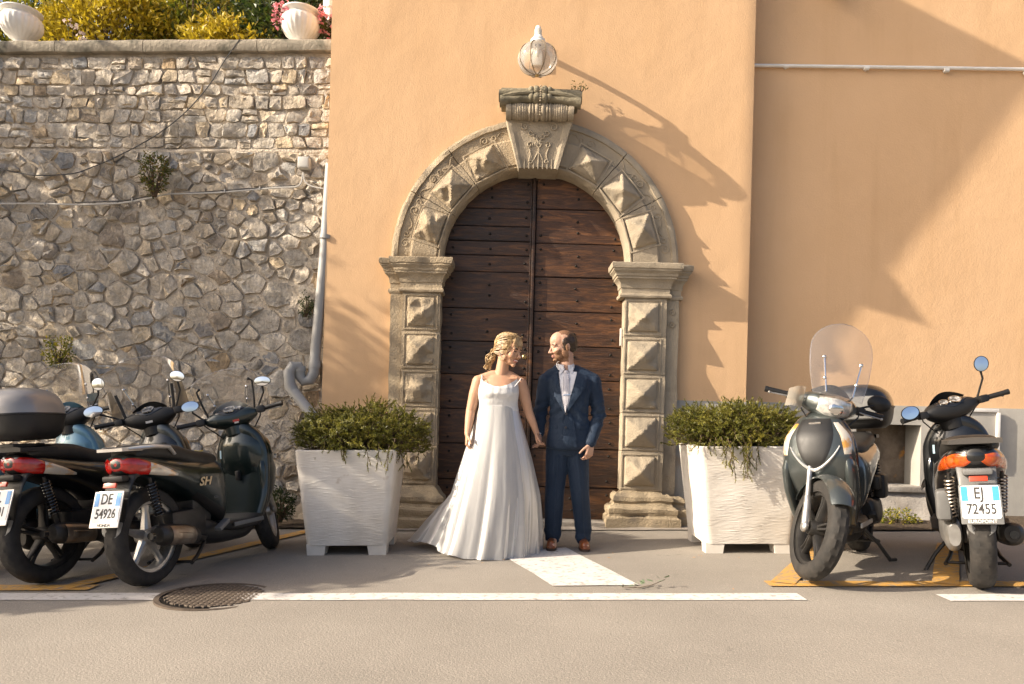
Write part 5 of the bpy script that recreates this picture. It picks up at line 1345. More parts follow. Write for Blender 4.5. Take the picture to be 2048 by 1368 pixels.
    m.sheet(lambda u, v: ((hc.pt(-0.125 + 0.25 * u, R(92)) + Vector((-0.03 * v + 0.02, 0, 0.055 * v * math.sin(PI * (0.08 + 0.84 * u)) - 0.002)))), 16, 5)
    m.build('instrument_hood', cfg.get('hood', M_BLK), t, M=S)
    m = MB(); hc.patch(m, -0.10, 0.10, (lambda f: -62 + 22 * abs(2 * f - 1)), (lambda f: 48 - 14 * abs(2 * f - 1)), 0.006, 14, 12); m.build('headlight', M_CLEARL, t, M=S)
    m = MB(); c = hc.pt(0, R(-6)); m.ell(c + Vector((-0.006, 0, 0)), (0.014, 0.045, 0.042)); m.build('headlight_reflector', M_CHROME, t, M=S)
    for sy in (-1, 1):
        bar = [(0.985, sy * 0.17, 1.035), (0.965, sy * 0.23, 1.045), (0.935, sy * 0.36, 1.045)]
        m = MB(); m.tube(bar[:2], 0.0125, 10); m.box((0.965, sy * 0.215, 1.043), (0.055, 0.06, 0.05), bev=0.012); m.build('switch_housing', M_BLK, t, M=S)
        m = MB(); m.tube([bar[1], bar[2]], [0.0165, 0.0175], 12); m.tube([bar[2], (0.931, sy * 0.378, 1.045)], 0.019, 12); m.build('grip', M_BLK, t, M=S)
        m = MB(); m.tube([(0.99, sy * 0.205, 1.035), (0.99, sy * 0.26, 1.030), (0.975, sy * 0.355, 1.028)], [0.007, 0.0075, 0.006], 8, flat=0.7); m.ell((0.973, sy * 0.358, 1.028), 0.009, nu=8, nv=6); m.build('brake_lever', M_ALU, t, M=S)
        m = MB(); m.tube([(0.985, sy * 0.21, 1.03), (1.03, sy * 0.19, 1.00), (1.06, sy * 0.13, 0.93), (1.05, sy * 0.08, 0.86)], 0.0045, 6); m.build('brake_cable', M_BLK, t, M=S)
        mi = cfg['mirrors'].get(sy)
        if mi:
            base = Vector((0.985, sy * 0.19, 1.055)); head = Vector(mi['at']); rx, rz = mi.get('size', (0.062, 0.042))
            mid = base.lerp(head, 0.5) + Vector((0.0, sy * 0.03, 0.012))
            m = MB(); m.tube([base, mid, head + Vector((0.012, -sy * 0.01, -0.02))], [0.007, 0.0065, 0.008], 8); m.tube([base - Vector((0, 0, 0.012)), base + Vector((0, 0, 0.012))], 0.013, 10)
            mo = m.build('mirror_stem', M_BLK, t, M=S)
            rot = Matrix.Rotation(R(mi.get('yaw', 0)), 4, 'Z') @ Matrix.Rotation(R(mi.get('tilt', 0)), 4, 'X') @ Matrix.Rotation(R(mi.get('pitch', 0)), 4, 'Y')
            T = Matrix.Translation(head) @ rot
            m = MB(); prof_ = [(0.001, 0.030), (0.5, 0.026), (0.85, 0.014), (1.0, 0.0), (0.98, -0.006), (0.93, -0.006)]
            rings = [[T @ Vector((x_, rx * r_ * math.cos(2 * PI * k / 28), rz * r_ * math.sin(2 * PI * k / 28))) for k in range(28)] for r_, x_ in prof_]
            m.loft(rings, cap=False); m.build('mirror_shell', mi.get('mat', M_BLK), mo, M=S)
            m = MB(); rings = [[T @ Vector((x_, rx * r_ * math.cos(2 * PI * k / 28), rz * r_ * math.sin(2 * PI * k / 28))) for k in range(28)] for r_, x_ in ((0.94, -0.004), (0.6, -0.0052), (0.01, -0.006))]
            m.loft(rings, cap=False); m.build('mirror_glass', M_MIRROR, mo, M=S)
    ws = cfg.get('screen')
    if ws:
        hw, z0, z1, smt = ws['hw'], ws['z0'], ws['z1'], ws['mat']
        def wsp(u, v, off=0.0):
            z_ = z0 + (z1 - z0) * v
            wd = hw * (0.72 + 0.36 * math.sin(PI * min(1, 0.12 + 0.62 * v)) - 0.06) * (1 if v < 0.62 else math.sqrt(max(0.0, 1 - ((v - 0.62) / 0.385) ** 2.4)))
            y_ = (-1 + 2 * u) * wd
            x_ = 1.150 - 0.34 * (z_ - z0) - 1.25 * y_ * y_
            return Vector((x_ + off, y_, z_))
        m = MB(); m.sheet(lambda u, v: wsp(u, v), 20, 24); m.sheet(lambda u, v: wsp(u, v, -0.004), 20, 24); m.build('windscreen', smt, t, M=S, fixn=False)
        edge = [wsp(0, k / 24) for k in range(25)] + [wsp(u / 12, 1) for u in range(1, 12)] + [wsp(1, 1 - k / 24) for k in range(25)]
        m = MB(); m.tube([p + Vector((-0.002, 0, 0)) for p in edge], 0.0032, 6); m.build('windscreen_edge', M_SCREEN_HAZY, t, M=S)
        for sy in (-1, 1):
            p0 = wsp(0.5 + sy * 0.30, 0.50); p1 = wsp(0.5 + sy * 0.26, 0.05)
            m = MB(); m.tube([p0 + Vector((0.002, 0, 0)), p1, Vector((1.06, sy * 0.10, 1.08))], 0.0052, 8); m.ell(p0, (0.012, 0.012, 0.012), nu=10, nv=8); m.ell(wsp(0.5 + sy * 0.28, 0.22), (0.011, 0.011, 0.011), nu=10, nv=8); m.build('screen_bracket', ws.get('br', M_CHROME), t, M=S)
    for (sy, kind) in cfg.get('guards', ()):
        m = MB()
        if kind == 'blade':    # tall narrow hand deflectors on black arms
            m.sheet(lambda u, v: (1.02 - 0.05 * v + 0.02 * u * u, sy * (0.20 + 0.03 * v + 0.085 * u * (1 - 0.45 * v)), 1.07 + 0.22 * v - 0.02 * u), 6, 10); m.build('hand_guard', M_SMOKE, t, M=S)
            m = MB(); m.tube([(1.0, sy * 0.175, 1.05), (0.99, sy * 0.19, 1.15), (0.975, sy * 0.205, 1.25)], 0.011, 8, flat=0.5); m.build('guard_arm', M_BLK, t, M=S)
        elif kind == 'flare':
            m.sheet(lambda u, v: (1.045 + 0.03 * math.sin(PI * u) * (1 - 0.2 * v), sy * (0.17 + 0.10 * u), 0.965 + (0.14 - 0.03 * u) * v + 0.012 * math.sin(PI * u)), 10, 8); m.build('hand_guard', M_CREAM_G, t, M=S)
        elif kind == 'rod':    # bare screen rods
            m.tube([(1.03, sy * 0.165, 1.06), (1.015, sy * 0.185, 1.16), (0.995, sy * 0.20, 1.27), (0.985, sy * 0.18, 1.285)], 0.0075, 8); m.ell((0.985, sy * 0.178, 1.286), 0.011, nu=8, nv=6); m.build('screen_rod', M_BLK, t, M=S)
    tc_ = cfg.get('topcase')
    if tc_:
        X0, Z0 = -0.15, 0.865; KZ = tc_.get('k', 1.0)
        lo = Loft('z', [(Z0, X0, 0, 0.150, 0.160, 3.2), (Z0 + 0.03, X0, 0, 0.178, 0.195, 3.2), (Z0 + 0.09, X0, 0, 0.195, 0.212, 3.0), (Z0 + 0.135, X0, 0, 0.20, 0.218, 3.0)])
        hi_ = Loft('z', [(Z0 + 0.14, X0, 0, 0.20, 0.218, 3.0), (Z0 + 0.18, X0, 0, 0.198, 0.213, 2.9), (Z0 + 0.225, X0 + 0.004, 0, 0.185, 0.196, 2.7), (Z0 + 0.262, X0 + 0.01, 0, 0.155, 0.160, 2.5), (Z0 + 0.285, X0 + 0.015, 0, 0.105, 0.105, 2.3), (Z0 + 0.293, X0 + 0.018, 0, 0.04, 0.04, 2.0)])
        m = MB(); lo.skin(m, 12, 44); bx = m.build('top_case', tc_['base'], t); bx.location = (X0 - X0 * KZ, 0, Z0 - Z0 * KZ + (0.02 if KZ > 1 else 0)); bx.scale = (KZ, KZ, KZ)
        m = MB(); hi_.skin(m, 20, 44); m.build('case_lid', tc_['lid'], bx)
        m = MB(); m.loft([[lo.pt(Z0 + 0.137, 2 * PI * k / 44) * 1 + lo.nrm(Z0 + 0.12, 2 * PI * k / 44) * o_ + Vector((0, 0, dz)) for k in range(44)] for o_, dz in ((0, -0.006), (0.005, -0.003), (0.005, 0.003), (0, 0.006))], cap=False); m.build('case_seam', M_BLK, bx)
        m = MB(); m.box((X0 - 0.20, 0, Z0 + 0.125), (0.02, 0.07, 0.045), bev=0.008); m.build('case_latch', M_GREYPL, bx)
        m = MB(); m.box((-0.14, 0, 0.850), (0.22, 0.15, 0.028), bev=0.008); m.build('case_mount', M_BLK, t)
        if tc_.get('pad'):
            m = MB(); m.box((X0 + 0.195, 0, Z0 + 0.13), (0.04, 0.30, 0.15), bev=0.018, seg=3); m.build('back_rest', M_GREYPL, bx)
    if cfg.get('side_text'):
        Mt = Matrix.Translation((0.335, -0.1885, 0.60)) @ Matrix.Rotation(R(90), 4, 'X')
        writing('emblem', 'SH', 0.075, M_GOLD, t, Mt, 1.35, 0.0018, 0.3)
        writing('emblem', '125i', 0.022, M_GREYPL, t, Matrix.Translation((0.44, -0.189, 0.49)) @ Matrix.Rotation(R(90), 4, 'X'), 1.2)
    for (mt_, sz, a, tt) in cfg.get('stickers', ()):
        p = hc.pt(a, R(tt)); n = hc.nrm(a, R(tt)); Q = n.to_track_quat('Z', 'Y').to_matrix()
        m = MB(); m.box((0, 0, 0.001), (sz[0], sz[1], 0.002)); m.build('sticker', mt_, t, M=S @ Matrix.Translation(p) @ Q.to_4x4(), smooth=False)
    return t

x, y = atg(297, 1172)
scooter('scooter', 'dark green scooter with silver rack and plate DE 54926 beside the left planter', (x, y), 13, 5, 26,
        dict(paint=P_GREEN, head=P_GREEN, inner=P_GREEN, guard=P_GREEN, side=M_BLK, rim=M_ALU, rack=M_SILVER, plate=('DE', '54926'), strip='HONDA', holder=M_SILVER, side_text=True, tail=M_RED, tail2=M_CLEARA, pegs=True,
             dials=((0, 0.046), (-0.062, 0.022)), hood=M_SILVER,
             mirrors={1: dict(at=(0.94, 0.255, 1.175), size=(0.062, 0.040), yaw=8, tilt=0), -1: dict(at=(0.92, -0.28, 1.235), size=(0.064, 0.036), yaw=-10, tilt=12)},
             guards=((1, 'rod'), (-1, 'rod')), stickers=((M_STICKR, (0.045, 0.016), -0.03, 196), (M_STICKW, (0.03, 0.014), -0.03, 206)),
             screen=dict(hw=0.235, z0=1.09, z1=1.40, mat=M_SCREEN)))
x, y = atg(92, 1166)
scooter('scooter', 'black scooter with a silver lidded top case and plate ending 201', (x, y), 15, 5, 24,
        dict(paint=P_BLACK, head=M_BLK, inner=P_GREY, rim=M_ALUDK, spoke='double', rack=None, tailcover=M_BLK, plate=('EL', '80201'), strip='HONDA', holder=M_SILVER, tail=M_RED, tail2=M_CLEARA,
             topcase=dict(base=M_BLK, lid=mat('grey case lid', (0.28, 0.265, 0.25), 0.38, 0.3, coat=0.4), k=1.08), dials=((0, 0.045),),
             mirrors={1: dict(at=(0.92, 0.36, 1.16), size=(0.070, 0.042), yaw=6), -1: dict(at=(0.93, -0.27, 1.285), size=(0.060, 0.040), yaw=-8, tilt=25)},
             guards=((1, 'blade'), (-1, 'blade')), stickers=((M_STICKW, (0.05, 0.016), 0.0, 196),),
             screen=dict(hw=0.27, z0=1.08, z1=1.50, mat=M_SCREEN)))
scooter('scooter', 'light blue scooter half hidden behind the black scooter against the stone wall', (-3.72, 5.02), 13, 4, 18,
        dict(paint=P_BLUE, head=M_BLK, inner=P_BLUE, rim=M_ALU, spoke='double', rack=M_SILVER, plate=('ET', '41136'), tail=M_RED, hood=P_BLUE,
             mirrors={1: dict(at=(0.95, 0.28, 1.22), size=(0.045, 0.058), yaw=4, tilt=-20), -1: dict(at=(0.94, -0.30, 1.24), size=(0.055, 0.050), yaw=-6, tilt=20)},
             dials=((0, 0.05),), guards=((1, 'rod'),), screen=dict(hw=0.25, z0=1.09, z1=1.46, mat=M_SCREEN)))
x, y = atg(1964, 1177)
scooter('scooter', 'black scooter with amber tail lamps and plate EJ 72455 parked by the wall niche', (x, y), 27, 5, 30,
        dict(paint=P_BLACK, head=M_BLK, inner=P_BLACK, rim=M_ALUDK, rack=None, tailcover=mat('tail cover plastic', (0.055, 0.05, 0.045), 0.4), plate=('EJ', '72455'), strip='EUROPOINT', holder=M_GREYPL, tail=M_AMBER, tail2=M_AMBER, tailmid=M_BLK, gear=M_ALU, fender=M_GREYPL, spring=M_STEEL,
             mirrors={1: dict(at=(0.93, 0.31, 1.085), size=(0.072, 0.046), yaw=10, tilt=0), -1: dict(at=(0.90, -0.24, 1.275), size=(0.048, 0.054), yaw=-5, tilt=28)},
             dials=((-0.03, 0.040), (0.05, 0.030)), hood=M_BLK), 1.09)
x, y = atg(1630, 1170)
hd = 35
bx_, by_ = x + 1.34 * 1.08 * math.sin(R(hd)), y + 1.34 * 1.08 * math.cos(R(hd))
scooter('scooter', 'gunmetal scooter facing the street with clear windscreen and black top case', (bx_, by_), hd + 180, -4.0, 38,
        dict(paint=P_GREY, head=P_GREY, inner=P_BLACK, guard=P_GREY, nose=M_BLK, rim=M_ALUDK, spoke='single', spoke_f='double', rack=None, tailcover=M_BLK, plate=('DX', '30418'), tail=M_RED,
             topcase=dict(base=M_BLK, lid=P_BLACK, pad=True, k=1.12), floortrim=M_SILVER,
             mirrors={1: dict(at=(0.95, 0.33, 1.12), size=(0.075, 0.052), yaw=0)},
             guards=((-1, 'flare'),), screen=dict(hw=0.19, z0=1.08, z1=1.54, mat=M_SCREEN_HAZY)), 1.08)
# ------------------------------------------------------------------ white planters with trailing evergreen
M_PLANTER = mat('white planter paint', (0.70, 0.665, 0.61), 0.8, col2=(0.54, 0.495, 0.43), scale=2.2, bump=0.25, bscale=60, bdist=0.004, fleck=((0.42, 0.35, 0.28), 7, 0.68, 0.80))
def planter(label, cx, cy, rotz, wb_, wt, h, seed):
    t = empty('planter', (cx, cy, gz(cx)), (0, R(-1.6), R(rotz)), label=label, cat='planter', group='white planters beside the doorway')
    m = MB(); leg = 0.075; rc = 0.045
    def half(z): return (wb_ + (wt - wb_) * (z / h)) / 2
    def ring(z, inset=0.0, relief=True, n=36):
        H = half(z) - inset; pts = []
        sides = [((-1, -1), (1, -1)), ((1, -1), (1, 1)), ((1, 1), (-1, 1)), ((-1, 1), (-1, -1))]
        for (a, b) in sides:
            for k in range(n):
                f = k / n; u = a[0] + (b[0] - a[0]) * f, a[1] + (b[1] - a[1]) * f
                x, y = u[0] * H, u[1] * H
                # rounded corners
                cxn, cyn = H - rc, H - rc
                dx, dy = max(0, abs(x) - cxn), max(0, abs(y) - cyn)
                L_ = math.hypot(dx, dy)
                if dx > 0 and dy > 0 and L_ > rc * 0.999: x, y = math.copysign(cxn + dx / L_ * rc, x), math.copysign(cyn + dy / L_ * rc, y)
                if relief:
                    along = x if abs(u[1]) == 1 else y
                    edge = min(1, (H - abs(along)) / 0.05)
                    wv = math.sin(z * 300 + 4.2 * n3((along * 15, z * 13, seed)) + 2 * n3((along * 4, z * 3, seed + 4)))
                    am = 0.0042 * max(0, edge) * (0.55 + 0.9 * n3((along * 7, z * 9, seed + 9))) * (1 if z > leg else 0.4)
                    o = wv * am + 0.003 * n3((along * 30, z * 30, seed)) * max(0, edge)
                    if abs(u[1]) == 1: y += math.copysign(o, y)
                    else: x += math.copysign(o, x)
                pts.append(Vector((x, y, z)))
        return pts
    n = 36; zs = [leg + (h - leg) * k / 160 for k in range(161)]
    rings = [ring(z, 0, True, n) for z in zs] + [ring(h + 0.006, 0.006, False, n), ring(h + 0.006, 0.035, False, n), ring(h - 0.05, 0.042, False, n)]
    m.loft(rings, cap=True)
    # feet at the four corners, a low gap between them
    fw = 0.13
    for sx in (-1, 1):
        for sy in (-1, 1):
            H = half(leg); H0 = half(0.0)
            m.loft([[Vector((sx * (H0 - (fw if a else 0.0)), sy * (H0 - (fw if b else 0)), 0)) for a, b in ((0, 0), (1, 0), (1, 1), (0, 1))],
                    [Vector((sx * (H - ((fw + 0.02) if a else 0.004)), sy * (H - ((fw + 0.02) if b else 0.004)), leg + 0.01)) for a, b in ((0, 0), (1, 0), (1, 1), (0, 1))]])
    m.build('tub', M_PLANTER, t, ang=50)
    m = MB(); H = half(h) - 0.04; m.sheet(lambda u, v: ((-1 + 2 * u) * H, (-1 + 2 * v) * H, h - 0.03 + 0.03 * n3((u * 5, v * 5, 1))), 10, 10); m.build('soil', M_SOIL, t, fixn=False)
    return t
M_NEEDLE = leaf_mat('evergreen sprigs', (0.055, 0.070, 0.011), (0.165, 0.165, 0.024), (0.40, 0.35, 0.06), 0.4, 0.55)
def evergreen(label, cx, cy, z0, W, H, seed, trail):
    """woody stems leaving the soil, each carrying sprigs set with short needles; some hang over the rim"""
    r = random.Random(seed); t = empty('evergreen_shrub', (cx, cy, z0), label=label, cat='shrub', group='evergreen shrubs in the planters')
    vs_, fs = [], []; st = MB()
    def sprig(p, d, L_, nn):
        q_ = Vector(p); d = Vector(d).normalized(); pts = [tuple(q_)]
        for k in range(5):
            d = (d + rnd_dir(r) * 0.22 + Vector((0, 0, -0.03))).normalized(); q2 = q_ + d * L_ / 5
            for j in range(nn):
                b = q_.lerp(q2, j / nn)
                s = (d * 0.55 + rnd_dir(r) * 0.85).normalized(); e = s.cross(d); e = e.normalized() if e.length > 1e-3 else d.orthogonal()
                ln = r.uniform(0.013, 0.024); w = 0.0075
                i0 = len(vs_); vs_.extend([b - e * w / 2, b + e * w / 2, b + s * ln]); fs.append((i0, i0 + 1, i0 + 2))
            q_ = q2; pts.append(tuple(q_))
        st.tube(pts, [0.0022, 0.002, 0.0018, 0.0015, 0.0012, 0.001], 3, cap=False)
    n = 2100
    for i in range(n):
        a = r.uniform(0, 2 * PI); k = r.random() ** 0.55
        ex_, ey_ = math.cos(a) * k * W / 2, math.sin(a) * k * W / 2 * 0.82
        top = H * (1 - 0.42 * k ** 3) * (0.86 + 0.40 * n3((ex_ * 3 + seed, ey_ * 3, 1))) 
        f = r.random() ** 0.75
        p = Vector((ex_, ey_, -0.01 + top * f * 0.90))
        out = Vector((math.cos(a) * k * 0.9, math.sin(a) * k * 0.9, 0.75 - 0.3 * k)) + rnd_dir(r) * 0.75
        sprig(p, out, r.uniform(0.05, 0.115), 7)
        if i % 6 == 0: st.tube([(ex_ * 0.35, ey_ * 0.35, -0.03), (ex_ * 0.7, ey_ * 0.7, p.z * 0.5), tuple(p)], [0.008, 0.006, 0.003], 5)
    for (tx, ty, L_, kk) in trail:
        for j in range(kk):
            p = Vector((tx + r.uniform(-0.12, 0.12), ty + r.uniform(-0.02, 0.02), r.uniform(0.02, 0.10))); d = Vector((r.uniform(-0.3, 0.3), -0.35, -0.9)); LL = L_ * r.uniform(0.35, 1.0); seg = int(LL / 0.045) + 2
            q_ = p; q0 = Vector((p.x * 0.8, p.y + 0.14, p.z + 0.02)); st.tube([tuple(q0), tuple(p + Vector((0, 0.03, 0.02))), tuple(p)], 0.003, 4)
            for k in range(seg):
                sprig(q_, d + rnd_dir(r) * 0.5, 0.075, 5)
                q2 = q_ + (d + rnd_dir(r) * 0.25).normalized() * 0.045; st.tube([tuple(q_), tuple(q2)], 0.0022, 4); q_ = q2; d = Vector((d.x * 0.7, d.y * 0.6 - 0.02, -1))
    m = MB(); m.add(vs_, fs); o = m.build('needles', M_NEEDLE, t, smooth=False, fixn=False); st.build('stems', M_TWIG, t)
    return t
plx, ply = -1.245, 6.03
planter('white ribbed planter between the stone wall and the doorway', plx, ply, 1.5, 0.60, 0.755, 0.80, 3)
evergreen('bushy evergreen in the planter next to the green scooter', plx + 0.05, ply + 0.02, gz(plx) + 0.79, 1.02, 0.46, 11, [(0.22, -0.40, 0.14, 4), (-0.1, -0.40, 0.05, 4), (0.36, -0.2, 0.12, 5)])
prx, pry = 1.86, 6.10
planter('white ribbed planter beside the gunmetal scooter', prx, pry, -1.5, 0.66, 0.80, 0.82, 8)
evergreen('evergreen in the planter by the gunmetal scooter with stems trailing over the rim', prx - 0.05, pry + 0.0, gz(prx) + 0.81, 1.04, 0.45, 14, [(-0.08, -0.42, 0.26, 6), (0.04, -0.42, 0.18, 4), (-0.3, -0.40, 0.05, 4)])
# ------------------------------------------------------------------ the couple
def skin_mat(name, c, c2):
    m = mat(name, c, 0.5, col2=c2, scale=9, sub=0.12, bump=0.08, bscale=300, bdist=0.001, spec=0.35)
    return m
SK_B = skin_mat('bride skin', (0.52, 0.305, 0.195), (0.47, 0.265, 0.165))
SK_G = skin_mat('groom skin', (0.50, 0.305, 0.22), (0.45, 0.265, 0.185))
M_LIPS = mat('lips', (0.40, 0.155, 0.12), 0.4, spec=0.4)
M_TEETH = mat('teeth', (0.78, 0.75, 0.70), 0.3)
M_LASH = mat('lash and brow', (0.05, 0.03, 0.02), 0.7)
M_BEARD = mat('ginger beard', (0.17, 0.085, 0.045), 0.8, col2=(0.28, 0.15, 0.08), scale=120, bump=0.6, bscale=400, bdist=0.002)
def hair_mat(name, c, c2, st):
    m = mat(name, c, 0.42, col2=c2, scale=34, mixlo=0.38, mixhi=0.62, stretch=st, bump=0.6, bscale=60, bdist=0.003)
    return m
M_BLOND = hair_mat('blond hair', (0.19, 0.115, 0.048), (0.52, 0.36, 0.18), (1.6, 1.6, 0.8))
M_BROWNH = hair_mat('brown hair', (0.018, 0.010, 0.006), (0.045, 0.025, 0.013), (2, 2, 1))
M_DRESS = bpy.data.materials.new('white organza'); M_DRESS.use_nodes = True
def dress_nodes(m):
    nt, N, L, b = node_bits(m)
    b.inputs['Base Color'].default_value = (0.60, 0.595, 0.585, 1); b.inputs['Roughness'].default_value = 0.7; b.inputs['Sheen Weight'].default_value = 0.25
    b.inputs['Specular IOR Level'].default_value = 0.2
    t = N.new('ShaderNodeBsdfTranslucent'); t.inputs[0].default_value = (0.62, 0.60, 0.57, 1)
    mx = N.new('ShaderNodeMixShader'); mx.inputs[0].default_value = 0.30
    L.new(b.outputs[0], mx.inputs[1]); L.new(t.outputs[0], mx.inputs[2]); L.new(mx.outputs[0], N['Material Output'].inputs[0])
    tc = N.new('ShaderNodeTexCoord'); mp = N.new('ShaderNodeMapping'); mp.inputs['Scale'].default_value = (9, 9, 1.4); L.new(tc.outputs['Object'], mp.inputs[0])
    n = N.new('ShaderNodeTexNoise'); n.inputs['Scale'].default_value = 3.0; n.inputs['Detail'].default_value = 5; L.new(mp.outputs[0], n.inputs['Vector'])
    bp = N.new('ShaderNodeBump'); bp.inputs['Strength'].default_value = 0.5; bp.inputs['Distance'].default_value = 0.02
    L.new(n.outputs['Fac'], bp.inputs['Height']); L.new(bp.outputs[0], b.inputs['Normal']); L.new(bp.outputs[0], t.inputs['Normal'])
dress_nodes(M_DRESS)
M_BODICE = mat('white bodice cloth', (0.60, 0.595, 0.585), 0.6, bump=0.5, bscale=16, bdist=0.012, stretch=(2.2, 2.2, 1.0))
M_SUIT = mat('navy suit wool', (0.0095, 0.020, 0.041), 0.72, col2=(0.013, 0.026, 0.050), scale=5, bump=0.6, bscale=9, bdist=0.022, spec=0.3)
def suit_weave(m):
    nt, N, L, b = node_bits(m); b.inputs['Sheen Weight'].default_value = 0.15; b.inputs['Sheen Roughness'].default_value = 0.5
    b.inputs['Sheen Tint'].default_value = (0.35, 0.5, 0.75, 1)
suit_weave(M_SUIT)
M_SHIRT = mat('white shirt', (0.62, 0.62, 0.65), 0.6, bump=0.2, bscale=30, bdist=0.006)
M_TIE = mat('pale tie silk', (0.50, 0.48, 0.51), 0.35, col2=(0.58, 0.56, 0.58), scale=30)
M_SHOE = mat('tan leather shoe', (0.25, 0.075, 0.022), 0.32, col2=(0.17, 0.048, 0.014), scale=20, coat=0.3)
M_SOLE = mat('shoe sole', (0.05, 0.03, 0.02), 0.7)
M_BUTTON = mat('dark button', (0.02, 0.02, 0.025), 0.35)

class Body(MB):
    def cap(s, p0, p1, r0, r1, n=16, flat=1.0):
        """a tapered capsule"""
        p0, p1 = Vector(p0), Vector(p1); d = p1 - p0; L_ = d.length; d = d / L_ if L_ > 1e-6 else Vector((0, 0, 1))
        u = d.orthogonal().normalized(); v = d.cross(u); rings = []
        for k in range(5): a = -PI / 2 + PI / 2 * k / 5 + 0.05; rings.append((p0 + d * r0 * math.sin(a), r0 * math.cos(a)))
        rings.append((p0, r0)); rings.append((p1, r1))
        for k in range(1, 6): a = PI / 2 * k / 5 - 0.05; rings.append((p1 + d * r1 * math.sin(a), r1 * math.cos(a)))
        return s.loft([[c + (u * math.cos(2 * PI * j / n) + v * math.sin(2 * PI * j / n)) * r for j in range(n)] for c, r in rings])
    def chain(s, pts, rs):
        for i in range(len(pts) - 1): s.cap(pts[i], pts[i + 1], rs[i], rs[i + 1])
        return s
    def rings_z(s, st, n=28, e=2.3):
        """stacked superellipse sections (z, cx, cy, hx, hy)"""
        R_ = []
        for z, cx_, cy_, hx, hy in st:
            R_.append([Vector((cx_ + hx * math.copysign(abs(math.cos(a)) ** (2 / e), math.cos(a)), cy_ + hy * math.copysign(abs(math.sin(a)) ** (2 / e), math.sin(a)), z)) for a in [2 * PI * k / n for k in range(n)]])
        return s.loft(R_)
    def hand(s, w, d, sd, nrm, curl=(18, 26, 20), thumb_out=0.75, L_=0.178, spread=0.0, r=0.0083):
        """palm, four fingers of different length and a thumb. d: wrist to finger tips, sd: towards the thumb side, nrm: the way the palm faces"""
        w = Vector(w); d = Vector(d).normalized(); sd = (Vector(sd) - d * Vector(sd).dot(d)).normalized(); nrm = d.cross(sd) if d.cross(sd).dot(Vector(nrm)) > 0 else -d.cross(sd)
        k = L_ / 0.178
        for i in range(4):
            o = sd * (0.030 - 0.020 * i) * k
            s.cap(w + sd * (0.016 - 0.011 * i) * k, w + d * 0.088 * k + o, 0.016 * k, 0.0118 * k)
        for i, fl in enumerate((0.070, 0.079, 0.073, 0.056)):
            p = w + d * (0.088 - (0.006 if i in (0, 3) else 0)) * k + sd * (0.031 - 0.0208 * i) * k; dd = (d + sd * (0.06 - 0.04 * i) * (1 + spread)).normalized()
            for j, q_ in enumerate((0.44, 0.32, 0.24)):
                axis = dd.cross(nrm).normalized(); dd = (Matrix.Rotation(R(curl[j] + 3 * i), 3, axis) @ dd).normalized()
                p2 = p + dd * fl * q_ * k; s.cap(p, p2, (r - 0.0007 * j) * k, (r - 0.0007 * (j + 1)) * k, 10); p = p2
        p = w + d * 0.022 * k + sd * 0.026 * k; dd = (d * 0.75 + sd * thumb_out + nrm * 0.35).normalized()
        for j, q_ in enumerate((0.036, 0.030, 0.025)):
            p2 = p + dd * q_ * k; s.cap(p, p2, (0.0125 - 0.0018 * j) * k, (0.0107 - 0.0016 * j) * k, 10); p = p2; dd = (dd + d * 0.32 + nrm * 0.1).normalized()
        return s
    def head(s, H, female):
        """face looks along -y of the frame H"""
        def e(c, r): s.ell(H @ Vector(c), r, rot=H.to_3x3(), nu=20, nv=14)
        k = 0.93 if female else 1.0
        e((0, 0.014, 0.032), (0.074 * k, 0.094 * k, 0.086)); e((0, -0.030, -0.022), (0.060 * k, 0.062, 0.083))
        e((0, -0.042, -0.072), ((0.042 if female else 0.051), 0.046, 0.036)); e((0, -0.074, -0.100), ((0.017 if female else 0.024), 0.018, 0.017))
        for sx in (-1, 1):
            e((sx * 0.036, -0.058, -0.034), (0.026, 0.030, 0.030)); e((sx * 0.026, -0.078, 0.014), (0.030, 0.013, 0.010)); e((sx * 0.074 * k, 0.010, -0.012), (0.008, 0.019, 0.030))
            e((sx * 0.0095, -0.101, -0.041), (0.0085, 0.011, 0.0075)); e((sx * 0.031, -0.0745, -0.004), (0.0135, 0.011, 0.0095))
            e((sx * 0.060 * k, -0.004, -0.055), (0.012, 0.035, 0.036))
        e((0, -0.022, 0.040), (0.064 * k, 0.074, 0.070))
        s.chain([H @ Vector((0, -0.090, 0.002)), H @ Vector((0, -0.104, -0.022)), H @ Vector((0, -0.113, -0.037))], [0.0075, 0.0085, 0.0105])
        e((0, -0.091, -0.0635), (0.023, 0.009, 0.006)); e((0, -0.090, -0.0735), (0.020, 0.009, 0.0075))
        return s
def head_regions(me, H, mats, female):
    """material slots of a body by place on the face"""
    Hi = H.inverted()
    for m_ in mats: me.materials.append(m_)
    for p in me.polygons:
        c = Hi @ p.center
        if c.length > 0.2: continue
        x, y, z = abs(c.x), c.y, c.z
        i = 0
        if y < -0.076:
            if female and -0.0685 < z < -0.0640 and x < 0.0195 and y < -0.08: i = 3            # smiling teeth
            elif -0.0815 < z + 6.0 * x * x * -1 * 0 and z < -0.0585 and x < 0.0235 - 0.3 * abs(z + 0.069) and z > -0.082: i = 1
            elif abs(z + 0.003 + (0.10 * (x - 0.031)) ** 2) < (0.0042 if female else 0.0032) and 0.018 < x < 0.044: i = 2
        if y < -0.06 and abs(z - (0.0165 + 0.18 * (0.031 - x) * 0.3)) < 0.0042 and 0.013 < x < 0.047: i = 2
        if not female and i == 0 and z < -0.043 + 0.55 * max(0, x - 0.03) + (0.02 if y > -0.02 else 0) and y < 0.012 and z > -0.122:
            if not (x < 0.024 and -0.058 < z and y < -0.08 and x < 0.010): i = 4
        if not female and i == 0 and z > 0.082 - 0.5 * max(0, y) and y > -0.035 + 0.25 * x: i = 5
        p.material_index = i
